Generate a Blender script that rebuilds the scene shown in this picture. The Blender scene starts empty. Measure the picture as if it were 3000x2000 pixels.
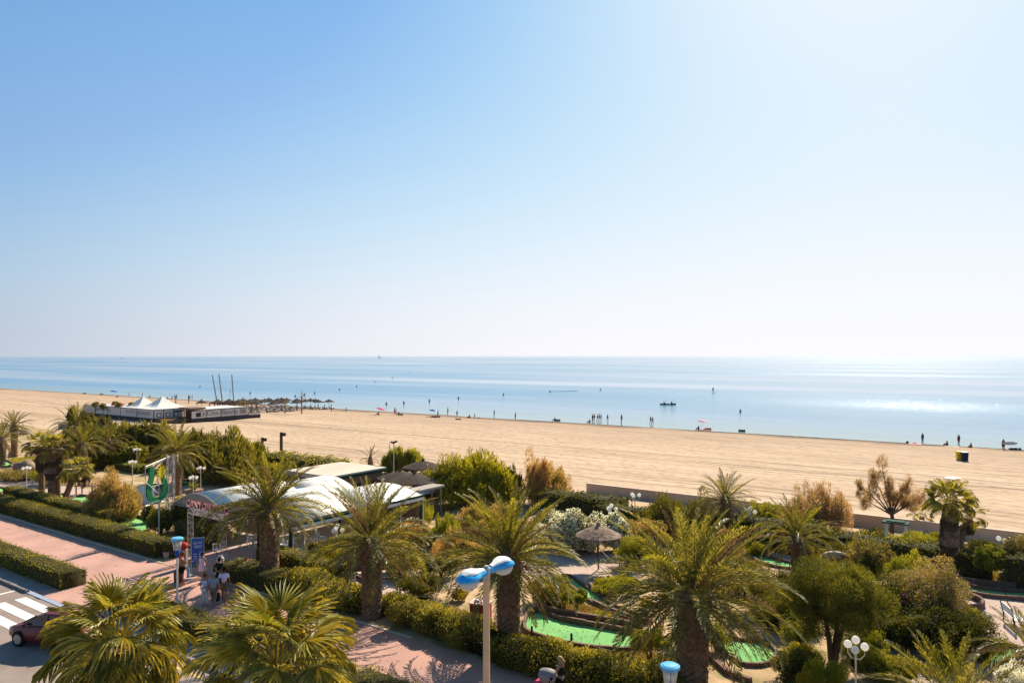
import bpy, math, random
import numpy as np
from mathutils import Vector, Matrix, Euler
R = math.radians
sc = bpy.context.scene
COL = sc.collection
# ------------------------------------------------------------------ camera, sky, sun
F, HZ, H = 2150.0, 1043.0, 12.3           # focal length (px of a 3000 px frame), horizon row, eye height
cd = bpy.data.cameras.new('camera'); cam = bpy.data.objects.new('camera', cd); COL.objects.link(cam)
cam.location = (0, 0, H); cam.rotation_euler = (R(90), 0, 0)
cd.sensor_fit = 'HORIZONTAL'; cd.sensor_width = 36; cd.lens = 36*F/3000; cd.shift_y = (HZ-1000)/3000
cd.clip_start = .1; cd.clip_end = 60000
sc.camera = cam
SUN_AZ, SUN_EL = 27.0, 38.0
w = bpy.data.worlds.new('World'); sc.world = w; w.use_nodes = True
nt = w.node_tree; nt.nodes.clear()
sky = nt.nodes.new('ShaderNodeTexSky'); sky.sky_type = 'NISHITA'; sky.sun_disc = False
sky.sun_elevation = R(SUN_EL); sky.sun_rotation = R(SUN_AZ)
sky.altitude = 0; sky.air_density = 1.0; sky.dust_density = 1.0; sky.ozone_density = 2.5
bg = nt.nodes.new('ShaderNodeBackground'); bg.inputs[1].default_value = .0667
wo = nt.nodes.new('ShaderNodeOutputWorld')
def wn(t, op=None, a=None, b=None, c=None, clamp=False):
    n = nt.nodes.new(t)
    if op: n.operation = op
    for i, q in enumerate((a, b, c)):
        if q is None: continue
        if hasattr(q, 'is_output'): nt.links.new(q, n.inputs[i])
        else: n.inputs[i].default_value = q
    if clamp: n.use_clamp = True
    return n
# the clear sky softened by summer haze: channels roll off towards white near the sun, the last degrees over the sea turn milky
SKY_GAIN, SKY_ROLL = (4.6, 9.5, 23.6), .114
v0 = wn('ShaderNodeVectorMath', 'MULTIPLY', sky.outputs[0], (.2, .2, .2))
vg = nt.nodes.new('ShaderNodeGamma'); vg.inputs[1].default_value = 2.2; nt.links.new(v0.outputs[0], vg.inputs[0])
v1 = wn('ShaderNodeVectorMath', 'MULTIPLY', vg.outputs[0], SKY_GAIN)
v2 = wn('ShaderNodeVectorMath', 'MULTIPLY_ADD', v1.outputs[0], (SKY_ROLL,)*3, (1, 1, 1))
v3 = wn('ShaderNodeVectorMath', 'DIVIDE', v1.outputs[0], v2.outputs[0])
tcw = nt.nodes.new('ShaderNodeTexCoord'); nz = wn('ShaderNodeVectorMath', 'NORMALIZE', tcw.outputs['Generated'])
sx = nt.nodes.new('ShaderNodeSeparateXYZ'); nt.links.new(nz.outputs[0], sx.inputs[0])
dt = wn('ShaderNodeVectorMath', 'DOT_PRODUCT', nz.outputs[0], (math.sin(R(SUN_AZ)), math.cos(R(SUN_AZ)), 0))
g1 = nt.nodes.new('ShaderNodeMapRange'); g1.interpolation_type = 'SMOOTHSTEP'; g1.inputs[1].default_value = .197; g1.inputs[2].default_value = 1.02
nt.links.new(dt.outputs['Value'], g1.inputs[0])
hz = nt.nodes.new('ShaderNodeMix'); hz.data_type = 'RGBA'; hz.inputs[6].default_value = (3.3, 4.05, 5.2, 1); hz.inputs[7].default_value = (8.2, 8.1, 8.5, 1)
nt.links.new(g1.outputs[0], hz.inputs[0])
e1 = wn('ShaderNodeMath', 'MAXIMUM', sx.outputs['Z'], 0.0); e2 = wn('ShaderNodeMath', 'MULTIPLY', e1.outputs[0], -4.1); e3 = wn('ShaderNodeMath', 'EXPONENT', e2.outputs[0])
mxw = nt.nodes.new('ShaderNodeMix'); mxw.data_type = 'RGBA'; nt.links.new(e3.outputs[0], mxw.inputs[0]); 
bs = nt.nodes.new('ShaderNodeSeparateXYZ'); nt.links.new(v3.outputs[0], bs.inputs[0])
vb = wn('ShaderNodeVectorMath', 'SCALE', (.155, .49, 1)); nt.links.new(bs.outputs['Z'], vb.inputs['Scale'])
vm = wn('ShaderNodeVectorMath', 'MAXIMUM', v3.outputs[0], vb.outputs[0]); nt.links.new(vm.outputs[0], mxw.inputs[6]); nt.links.new(hz.outputs[2], mxw.inputs[7])
nt.links.new(mxw.outputs[2], bg.inputs[0]); nt.links.new(bg.outputs[0], wo.inputs[0])
sd = bpy.data.lights.new('sun', 'SUN'); sd.energy = 5.0; sd.angle = R(.5); sd.color = (1, .90, .73)
sun = bpy.data.objects.new('sun', sd); COL.objects.link(sun)
sdir = Vector((math.sin(R(SUN_AZ))*math.cos(R(SUN_EL)), math.cos(R(SUN_AZ))*math.cos(R(SUN_EL)), math.sin(R(SUN_EL))))
sun.rotation_euler = sdir.to_track_quat('Z', 'Y').to_euler()
sc.view_settings.view_transform = 'Standard'; sc.view_settings.look = 'None'
sc.view_settings.gamma = 1; sc.view_settings.exposure = 0.85; sc.view_settings.use_curve_mapping = False
sc.cycles.use_denoising = True
sc.cycles.max_bounces = 6; sc.cycles.diffuse_bounces = 3; sc.cycles.glossy_bounces = 3
sc.cycles.transmission_bounces = 4; sc.cycles.transparent_max_bounces = 8; sc.cycles.volume_bounces = 0

# ------------------------------------------------------------------ place: s runs along the coast, w towards the sea
def SW(s, w_, z=0.0): return Vector((.8182*s+.5749*w_, -.5749*s+.8182*w_, z))
def toSW(X, Y): return (.8182*X-.5749*Y, .5749*X+.8182*Y)
PW = [-400, 16.9, 17.0, 57, 60, 82, 120, 133, 138, 150, 220, 400]
PZ = [-.12, -.12, 0, 0, -.3, -.85, -1.4, -1.75, -2.2, -3.0, -6, -9]
SEA = -2.2
def gz(w_): return float(np.interp(w_, PW, PZ))
def P(x, y, z=None, sea=False):           # the point of the ground (or of height z) seen at a place in the frame
    zz = SEA if sea else (0 if z is None else z)
    for _ in range(12):
        Y = F*(H-zz)/(y-HZ); X = (x-1500)*Y/F
        if z is None and not sea:
            zn = gz(toSW(X, Y)[1]); zz = .5*zz+.5*max(zn, SEA)
        else: break
    return Vector((X, Y, zz))
def AT(x, Y, z=0.0): return Vector(((x-1500)*Y/F, Y, z))   # lateral place at a given distance
ANG_S = math.atan2(-.5749, .8182)        # heading of the coast direction
ANG_V = math.atan2(.8182, .5749)

# ------------------------------------------------------------------ materials
def NN(nt, t, **k):
    n = nt.nodes.new(t)
    for a, b in k.items(): setattr(n, a, b)
    return n
def mat(name, col, rough=.7, col2=None, nscale=3., detail=4, bump=0., bscale=None, metal=0., spec=.1, coords='Object', stretch=None, lo=.35, hi=.65, emit=None):
    m = bpy.data.materials.new(name); m.use_nodes = True; t = m.node_tree
    b = t.nodes['Principled BSDF']; b.inputs['Roughness'].default_value = rough; b.inputs['Metallic'].default_value = metal
    b.inputs['Specular IOR Level'].default_value = spec
    b.inputs['Base Color'].default_value = (*col, 1)
    if col2 is None and bump == 0: 
        col2 = tuple(c*.82 for c in col); 
    tc = NN(t, 'ShaderNodeTexCoord'); src = tc.outputs[coords]
    if stretch:
        mp = NN(t, 'ShaderNodeMapping'); mp.inputs['Scale'].default_value = stretch[:3]
        if len(stretch) > 3: mp.inputs['Rotation'].default_value = (0, 0, stretch[3])
        t.links.new(src, mp.inputs[0]); src = mp.outputs[0]
    if col2 is not None:
        n = NN(t, 'ShaderNodeTexNoise'); n.inputs['Scale'].default_value = nscale; n.inputs['Detail'].default_value = detail
        r = NN(t, 'ShaderNodeMapRange'); r.inputs[1].default_value = lo; r.inputs[2].default_value = hi
        mx = NN(t, 'ShaderNodeMix', data_type='RGBA'); mx.inputs[6].default_value = (*col, 1); mx.inputs[7].default_value = (*col2, 1)
        t.links.new(src, n.inputs['Vector']); t.links.new(n.outputs[0], r.inputs[0]); t.links.new(r.outputs[0], mx.inputs[0])
        t.links.new(mx.outputs[2], b.inputs['Base Color'])
    if bump:
        n2 = NN(t, 'ShaderNodeTexNoise'); n2.inputs['Scale'].default_value = bscale or nscale*4; n2.inputs['Detail'].default_value = 5
        bp = NN(t, 'ShaderNodeBump'); bp.inputs['Strength'].default_value = 1; bp.inputs['Distance'].default_value = bump
        t.links.new(src, n2.inputs['Vector']); t.links.new(n2.outputs[0], bp.inputs['Height']); t.links.new(bp.outputs[0], b.inputs['Normal'])
    return m
def leafmat(name, a, b, trans=.4, rough=.6, tcol=None, spec=.08):
    """foliage: two colours mixed by the tint each clump carries, thin and partly letting light through"""
    m = bpy.data.materials.new(name); m.use_nodes = True; t = m.node_tree
    p = t.nodes['Principled BSDF']; o = t.nodes['Material Output']
    p.inputs['Roughness'].default_value = rough; p.inputs['Specular IOR Level'].default_value = spec
    at = NN(t, 'ShaderNodeAttribute', attribute_name='tint')
    oi = NN(t, 'ShaderNodeObjectInfo')
    ad = NN(t, 'ShaderNodeMath', operation='MULTIPLY_ADD'); ad.inputs[1].default_value = .35
    t.links.new(oi.outputs['Random'], ad.inputs[0]); t.links.new(at.outputs['Fac'], ad.inputs[2])
    mx = NN(t, 'ShaderNodeMix', data_type='RGBA'); mx.inputs[6].default_value = (*a, 1); mx.inputs[7].default_value = (*b, 1)
    sb = NN(t, 'ShaderNodeMath', operation='SUBTRACT'); sb.inputs[1].default_value = .17; sb.use_clamp = True
    t.links.new(ad.outputs[0], sb.inputs[0]); t.links.new(sb.outputs[0], mx.inputs[0])
    t.links.new(mx.outputs[2], p.inputs['Base Color'])
    tr = NN(t, 'ShaderNodeBsdfTranslucent')
    m2 = NN(t, 'ShaderNodeMix', data_type='RGBA', blend_type='MULTIPLY'); m2.inputs[0].default_value = 1
    m2.inputs[7].default_value = (*(tcol or (1.7, 1.4, .42)), 1)
    t.links.new(mx.outputs[2], m2.inputs[6]); t.links.new(m2.outputs[2], tr.inputs[0])
    ms = NN(t, 'ShaderNodeMixShader'); ms.inputs[0].default_value = trans
    t.links.new(p.outputs[0], ms.inputs[1]); t.links.new(tr.outputs[0], ms.inputs[2]); t.links.new(ms.outputs[0], o.inputs[0])
    return m

M = {}
def opal(name, c, tr=.68):
    m = mat(name, c, .25, spec=.5); t = m.node_tree; p = t.nodes['Principled BSDF']; b = NN(t, 'ShaderNodeBsdfTranslucent'); b.inputs[0].default_value = (.95, .93, .88, 1)
    x = NN(t, 'ShaderNodeMixShader'); x.inputs[0].default_value = tr; t.links.new(p.outputs[0], x.inputs[1]); t.links.new(b.outputs[0], x.inputs[2]); t.links.new(x.outputs[0], t.nodes['Material Output'].inputs[0]); return m
M['white'] = mat('white_paint', (.78, .77, .74), .5)
M['whiteroof'] = opal('white_membrane', (.92, .86, .74), .16)
M['tymp'] = mat('grey_membrane', (.42, .34, .28), .7)
M['glassglobe'] = opal('opal_globe', (.88, .87, .84)); M['glassbowl'] = opal('opal_bowl', (.80, .72, .64), .35)
M['polewhite'] = mat('pole_white', (.75, .66, .54), .5)
M['polebeige'] = mat('pole_beige', (.80, .47, .24), .55, (.62, .38, .20), 2)
M['blue'] = mat('lamp_blue', (.01, .34, .70), .22, spec=.6)
M['bluelight'] = mat('lamp_light_blue', (.12, .45, .72), .22, spec=.6)
M['darkblue'] = mat('dark_blue', (.03, .09, .35), .4)
M['black'] = mat('black_plastic', (.015, .014, .014), .5)
M['dark'] = mat('dark_brown', (.05, .035, .025), .8)
M['darkgreen'] = mat('dark_green_paint', (.02, .06, .045), .85, spec=.1)
M['grey'] = mat('grey_paint', (.28, .25, .24), .6)
M['steel'] = mat('galvanised_steel', (.55, .47, .42), .4, metal=.35)
M['wood'] = mat('wood', (.16, .09, .05), .75, (.10, .06, .035), 6)
M['red'] = mat('red', (.45, .03, .02), .45)
M['pink'] = mat('pink_cloth', (.60, .06, .16), .8)
M['yellow'] = mat('yellow', (.75, .55, .02), .5)
M['skin'] = mat('skin', (.42, .21, .13), .6)
M['skintan'] = mat('tanned_skin', (.40, .16, .07), .55)
M['hairdark'] = mat('dark_hair', (.025, .018, .014), .7)
M['hairblond'] = mat('blond_hair', (.45, .30, .13), .7)
M['hairgrey'] = mat('grey_hair', (.25, .20, .17), .8)
M['hairbrown'] = mat('brown_hair', (.15, .07, .03), .8)
M['thatch'] = mat('thatch', (.34, .23, .16), .9, (.12, .08, .06), 5, bump=.03, bscale=18)
M['thatchdark'] = mat('dark_thatch', (.075, .05, .038), .9, (.045, .032, .026), 5)
M['concrete'] = mat('concrete', (.42, .36, .31), .85, (.32, .27, .23), 1.2)
M['kerb'] = mat('kerb_stone', (.30, .26, .24), .85, (.22, .19, .18), 2)
M['edging'] = mat('edging_block', (.20, .11, .08), .85, (.13, .08, .06), 2.5)
M['seawall'] = mat('sea_wall_render', (.64, .46, .34), .9, (.52, .37, .27), .25, bump=.01)
M['brownwall'] = mat('brown_wall', (.22, .15, .11), .9)
M['turf'] = mat('green_felt', (.23, .47, .16), .95, (.15, .36, .12), .45, detail=8, lo=.35, hi=.7)
M['palmtrunk'] = mat('palm_trunk', (.30, .17, .10), .9, (.14, .08, .045), 6, bump=.03, bscale=16)
M['bark'] = mat('bark', (.12, .08, .055), .9, (.07, .05, .035), 5, bump=.02)
M['rock'] = mat('rock', (.30, .20, .14), .9, (.18, .12, .09), 2, bump=.05, bscale=4)
M['frond'] = leafmat('palm_frond', (.085, .095, .020), (.31, .27, .085), .42, rough=.42, spec=.3)
M['frondhot'] = leafmat('fresh_frond', (.15, .165, .022), (.34, .31, .05), .48, rough=.45, spec=.2)
M['fronddry'] = leafmat('dry_frond', (.26, .17, .08), (.20, .12, .05), .25, tcol=(1.3, 1.1, .8))
M['fan'] = leafmat('fan_leaf', (.13, .14, .022), (.50, .46, .11), .5, rough=.42, spec=.3)
M['fandry'] = leafmat('dry_fan_leaf', (.22, .14, .075), (.13, .08, .045), .2, tcol=(1.2, 1, .8))
M['hedge'] = leafmat('hedge_leaves', (.10, .095, .010), (.48, .42, .035), .35)
M['hedgecore'] = mat('light_blocking_core', (.05, .042, .014), .95)  # opaque core added inside the foliage to keep light from leaking through
M['shrub'] = leafmat('shrub_leaves', (.075, .080, .012), (.42, .37, .08), .42)
M['darkshrub'] = leafmat('dark_shrub_leaves', (.034, .042, .010), (.16, .155, .028), .35)
M['pine'] = leafmat('pine_needles', (.080, .085, .012), (.34, .32, .03), .42)
M['tamdark'] = leafmat('tamarisk_green', (.070, .070, .018), (.24, .22, .05), .42)
M['tamtan'] = leafmat('tamarisk_tan', (.46, .30, .16), (.30, .22, .09), .45, tcol=(1.3, 1.1, .7))
M['tamorange'] = leafmat('tamarisk_orange', (.52, .32, .12), (.34, .28, .07), .45, tcol=(1.3, 1.1, .7))
M['feather'] = leafmat('feathery_green', (.12, .14, .020), (.32, .32, .045), .42)
M['oleander'] = leafmat('oleander_leaves', (.065, .08, .018), (.36, .28, .12), .4)
M['lime'] = leafmat('lime_leaves', (.20, .22, .02), (.30, .27, .03), .4)
M['yellowleaf'] = leafmat('yellow_leaves', (.45, .36, .03), (.30, .26, .03), .35)
M['whiteflower'] = leafmat('white_flowers', (.95, .90, .74), (.75, .70, .48), .55, tcol=(1, 1, .9))
M['pinkflower'] = leafmat('pink_flowers', (.45, .10, .30), (.55, .20, .40), .3, tcol=(1, .9, 1))
M['broadpine'] = leafmat('broad_pine_needles', (.055, .066, .014), (.22, .215, .035), .36)
M['navy'] = mat('navy_plastic', (.012, .018, .05), .5)
M['pinkpale'] = leafmat('pale_pink_flowers', (.70, .36, .34), (.60, .42, .34), .4, tcol=(1, .9, .9))
M['dryplant'] = leafmat('dry_ground_cover', (.34, .22, .10), (.20, .18, .04), .3)

M['skirt'] = mat('dead_leaf_skirt', (.27, .17, .11), .9, (.13, .08, .055), 7, bump=.04, bscale=20)
# ------------------------------------------------------------------ mesh helpers
class MB:
    """collects shapes and links them as ONE mesh object"""
    def __init__(s): s.v = []; s.f = []
    def add(s, v, f):
        n = len(s.v); s.v += [tuple(p) for p in v]; s.f += [tuple(i+n for i in q) for q in f]; return s
    def box(s, c, size, rz=0., tilt=None, top=1., bev=0):
        x, y, z = [d/2 for d in size]
        pts = [(-x, -y, -z), (x, -y, -z), (x, y, -z), (-x, y, -z), (-x*top, -y*top, z), (x*top, -y*top, z), (x*top, y*top, z), (-x*top, y*top, z)]
        m = Matrix.Translation(c) @ (Euler(tilt).to_matrix().to_4x4() if tilt else Matrix.Rotation(rz, 4, 'Z'))
        return s.add([m @ Vector(p) for p in pts], [(0, 3, 2, 1), (4, 5, 6, 7), (0, 1, 5, 4), (1, 2, 6, 5), (2, 3, 7, 6), (3, 0, 4, 7)])
    def tube(s, pts, r, n=6, caps=True):
        pts = [Vector(p) for p in pts]; rr = r if isinstance(r, (list, tuple)) else [r]*len(pts)
        v = []; f = []; up = None
        for i, p in enumerate(pts):
            d = (pts[min(i+1, len(pts)-1)]-pts[max(i-1, 0)]).normalized()
            if up is None: up = d.orthogonal().normalized()
            up = (up-d*up.dot(d)); up = up.normalized() if up.length > 1e-5 else d.orthogonal().normalized()
            q = d.cross(up)
            for k in range(n):
                a = 2*math.pi*k/n; v.append(p+(up*math.cos(a)+q*math.sin(a))*rr[i])
        for i in range(len(pts)-1):
            for k in range(n):
                a, b = i*n+k, i*n+(k+1) % n; f.append((a, b, b+n, a+n))
        if caps: f.append(tuple(range(n-1, -1, -1))); f.append(tuple(range((len(pts)-1)*n, len(pts)*n)))
        return s.add(v, f)
    def lathe(s, prof, n=16, c=(0, 0, 0), sx=1., sy=1., m=None):
        v = []; f = []
        for (r, z) in prof:
            for k in range(n):
                a = 2*math.pi*k/n; p = Vector((r*math.cos(a)*sx, r*math.sin(a)*sy, z))
                if m: p = m @ p
                v.append(p+Vector(c))
        for i in range(len(prof)-1):
            for k in range(n):
                a, b = i*n+k, i*n+(k+1) % n; f.append((a, b, b+n, a+n))
        f.append(tuple(range(n-1, -1, -1))); f.append(tuple(range((len(prof)-1)*n, len(prof)*n)))
        return s.add(v, f)
    def ball(s, c, r, n=12, sz=1.):
        return s.lathe([(max(r*math.sin(math.pi*i/(n//2)), r*.02), -r*sz*math.cos(math.pi*i/(n//2))) for i in range(n//2+1)], n, c)
    def prism(s, poly, z0, z1):
        n = len(poly); v = [(p[0], p[1], z0) for p in poly]+[(p[0], p[1], z1) for p in poly]
        return s.add(v, [tuple(range(n-1, -1, -1)), tuple(range(n, 2*n))]+[(i, (i+1) % n, n+(i+1) % n, n+i) for i in range(n)])
    def mesh(s, name, m, smooth=False):
        me = bpy.data.meshes.new(name); me.from_pydata(s.v, [], s.f); me.materials.append(m)
        if smooth: me.polygons.foreach_set('use_smooth', [True]*len(me.polygons))
        me.update(); return me
    def build(s, name, m, parent=None, smooth=False, loc=None, rz=0.):
        return place(name, s.mesh(name, m, smooth), parent, loc, rz)
def place(name, me, parent=None, loc=None, rz=0., rot=None, sc_=None, m=None):
    o = bpy.data.objects.new(name, me); COL.objects.link(o)
    if parent: o.parent = parent
    if loc is not None: o.location = loc
    o.rotation_euler = rot if rot else (0, 0, rz)
    if sc_ is not None: o.scale = sc_ if isinstance(sc_, (tuple, list)) else (sc_,)*3
    if m: o.material_slots[0].link = 'OBJECT'; o.material_slots[0].material = m
    return o
def tag(o, label=None, cat=None, group=None, kind=None):
    if label: o['label'] = label
    if cat: o['category'] = cat
    if group: o['group'] = group
    if kind: o['kind'] = kind
    return o
def thing(name, label, cat, loc=(0, 0, 0), rz=0., group=None):
    o = bpy.data.objects.new(name, None); COL.objects.link(o); o.location = loc; o.rotation_euler = (0, 0, rz); o.empty_display_size = .2
    return tag(o, label, cat, group)
def copy_tree(o, parent=None):
    c = o.copy(); COL.objects.link(c)
    if parent: c.parent = parent
    for ch in KIDS.get(o, [x for x in o.children]): copy_tree(ch, c)
    return c
KIDS = {}
def sheet(name, pts, z, m, parent=None, kind=None):
    """flat polygon a little above the ground; z may be a number or None to follow the ground"""
    v = [(p[0], p[1], (z if z is not None else gz(toSW(p[0], p[1])[1])+.012)) for p in pts]
    me = bpy.data.meshes.new(name); me.from_pydata(v, [], [tuple(range(len(v)))]); me.materials.append(m)
    o = bpy.data.objects.new(name, me); COL.objects.link(o); o.parent = parent
    if kind: o['kind'] = kind
    return o
def smooth_loop(pts, k=4):
    """Catmull-Rom closed outline"""
    n = len(pts); out = []
    for i in range(n):
        p0, p1, p2, p3 = [Vector(pts[(i+j) % n]).to_2d() if False else Vector((pts[(i+j) % n][0], pts[(i+j) % n][1])) for j in (-1, 0, 1, 2)]
        for j in range(k):
            t = j/k
            out.append(.5*((2*p1)+(p2-p0)*t+(2*p0-5*p1+4*p2-p3)*t*t+(3*p1-p0-3*p2+p3)*t**3))
    return out
def text_mesh(name, body, size, m, ext=.01):
    c = bpy.data.curves.new(name, 'FONT'); c.body = body; c.size = size; c.extrude = ext; c.align_x = 'CENTER'; c.align_y = 'CENTER'; c.resolution_u = 2
    o = bpy.data.objects.new(name, c); COL.objects.link(o)
    bpy.context.view_layer.update()
    me = bpy.data.meshes.new_from_object(o.evaluated_get(bpy.context.evaluated_depsgraph_get()))
    bpy.data.objects.remove(o); me.materials.clear(); me.materials.append(m); return me
def text(body, size, m, parent, loc, heading, ext=.01, sc_=None, name='lettering'):
    """upright lettering that reads towards `heading` direction of its right hand side"""
    me = text_mesh(name, body, size, m, ext)
    o = place(name, me, parent, loc, rot=(R(90), 0, heading), sc_=sc_)
    return o
# ------------------------------------------------------------------ foliage: clouds of leaf-sized faces
rng = np.random.default_rng(7)
def sines(p, rg, k=5, f=1.):
    a = np.zeros(len(p))
    for i in range(k):
        d = rg.normal(size=3); d *= f*(1+.6*i)/np.linalg.norm(d)
        a += np.sin(p@d+rg.uniform(0, 6.28))/(1+.3*i)
    return a/k**.5
def unit(a): return a/np.maximum(np.linalg.norm(a, axis=1, keepdims=True), 1e-6)
def leaves_mesh(name, p, d, ln, wd, tint, m, core=None, nrm=None, spread=.75):
    """p centres, d long axes; one rhombic leaf each"""
    n = len(p); t = unit(np.cross(d, rng.normal(size=(n, 3)) if nrm is None else nrm+rng.normal(size=(n, 3))*spread))
    ln = np.asarray(ln).reshape(-1, 1)*np.ones((n, 1)); wd = np.asarray(wd).reshape(-1, 1)*np.ones((n, 1))
    v = np.empty((n, 4, 3), np.float32)
    v[:, 0] = p-d*ln/2; v[:, 1] = p+t*wd/2; v[:, 2] = p+d*ln/2; v[:, 3] = p-t*wd/2
    v = v.reshape(-1, 3); me = bpy.data.meshes.new(name)
    cv = np.zeros((0, 3)); cf = []
    if core: cv = np.array(core.v); cf = core.f
    nv = len(v)+len(cv); me.vertices.add(nv)
    me.vertices.foreach_set('co', np.concatenate([v, cv.astype(np.float32)]).ravel() if len(cv) else v.ravel())
    sizes = [4]*n+[len(q) for q in cf]; loops = np.concatenate([np.arange(4*n), np.array([i+4*n for q in cf for i in q], int)]) if cf else np.arange(4*n)
    me.loops.add(len(loops)); me.loops.foreach_set('vertex_index', loops.astype(np.int32))
    me.polygons.add(len(sizes)); starts = np.concatenate([[0], np.cumsum(sizes)[:-1]])
    me.polygons.foreach_set('loop_start', starts.astype(np.int32)); me.polygons.foreach_set('loop_total', np.array(sizes, np.int32))
    me.materials.append(m)
    if cf:
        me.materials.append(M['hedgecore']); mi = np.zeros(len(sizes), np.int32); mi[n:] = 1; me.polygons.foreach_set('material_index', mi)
    at = me.attributes.new('tint', 'FLOAT', 'POINT'); tt = np.concatenate([np.repeat(tint, 4), np.zeros(len(cv))]); at.data.foreach_set('value', tt.astype(np.float32))
    me.update(calc_edges=True); return me
def cloud(name, lobes, n, ln, wd, m, up=.3, gap=.0, freq=3., core=.62, seed=1, shell=.75, jitter=.12, spiky=0.):
    """lobes: (cx,cy,cz,rx,ry,rz).  leaves in clumps over and inside the lobes"""
    rg = np.random.default_rng(seed); L = np.array(lobes, float)
    ar = (L[:, 3]*L[:, 4]*L[:, 5])**(2/3); k = rg.choice(len(L), size=int(n*1.0), p=ar/ar.sum())
    u = unit(rg.normal(size=(len(k), 3))); rad = shell+(1-shell)*rg.random(len(k))**.7; rad += rg.normal(size=len(k))*jitter*.4
    deep = rg.random(len(k)) < .22; rad[deep] = rg.uniform(.4, .9, deep.sum())
    c = L[k, :3]; p = c+u*L[k, 3:6]*rad[:, None]
    bulge = sines(p*freq, rg, 5, 1.)+.7*sines(p*freq*2.7, rg, 5, 1.); p += u*(bulge*jitter)[:, None]*L[k, 3:6]
    if spiky: p[:, 2] += np.maximum(0, sines(p[:, :3]*np.array([1, 1, .2])*freq*1.6, rg, 4, 1.))*spiky*L[k, 5]*np.maximum(0, u[:, 2])
    keep = p[:, 2] > 0.01
    if gap: keep &= sines(p*freq*1.3, rg, 5, 1.) > (-1.2+gap*1.6)
    p = p[keep]; u = u[keep]
    d = unit(u*.7+rg.normal(size=p.shape)*.9*(1-up)+np.array([0, 0, up*1.6]))
    tint = np.clip(.45+.45*sines(p*freq*.8, rg, 4, 1.)+rg.normal(size=len(p))*.22, 0, 1)
    s_ = rg.uniform(.7, 1.35, len(p))
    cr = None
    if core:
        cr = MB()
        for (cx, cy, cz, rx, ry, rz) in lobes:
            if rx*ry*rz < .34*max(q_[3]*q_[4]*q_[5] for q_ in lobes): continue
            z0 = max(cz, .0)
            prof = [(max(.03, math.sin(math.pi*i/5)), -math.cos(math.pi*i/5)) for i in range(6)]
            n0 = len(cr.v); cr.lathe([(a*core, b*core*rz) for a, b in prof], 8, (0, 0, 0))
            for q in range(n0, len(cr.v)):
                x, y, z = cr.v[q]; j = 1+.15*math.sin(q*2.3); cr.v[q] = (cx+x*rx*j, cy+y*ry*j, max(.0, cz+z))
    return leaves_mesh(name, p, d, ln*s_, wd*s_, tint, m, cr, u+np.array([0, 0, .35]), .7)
def blob_lobes(wx, wy, h, z0=.0, k=6, seed=1, flat=.0):
    r = random.Random(seed); out = [(0, 0, z0+(h-z0)*.46, wx*.33, wy*.33, (h-z0)*.42)]
    for i in range(k):
        a = 2*math.pi*i/k+r.uniform(-.3, .3); q = r.uniform(.24, .33); zz = z0+(h-z0)*r.uniform(.32, .68)
        out.append((math.cos(a)*wx*q, math.sin(a)*wy*q, zz, wx*r.uniform(.17, .24), wy*r.uniform(.17, .24), min((h-z0)*r.uniform(.26, .36), h-zz)))
    for i in range(int(k*3.2)):           # smaller tufts that break the outline
        a = r.uniform(0, 6.283); b = math.asin(r.uniform(-.25, 1)); q = r.uniform(.30, .56); sz = r.uniform(.06, .17)
        out.append((math.cos(a)*math.cos(b)*wx*q, math.sin(a)*math.cos(b)*wy*q, max(.1, z0+(h-z0)*(.45+.48*math.sin(b)*q*2)), wx*sz, wy*sz, (h-z0)*sz*1.3))
    return out
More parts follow.
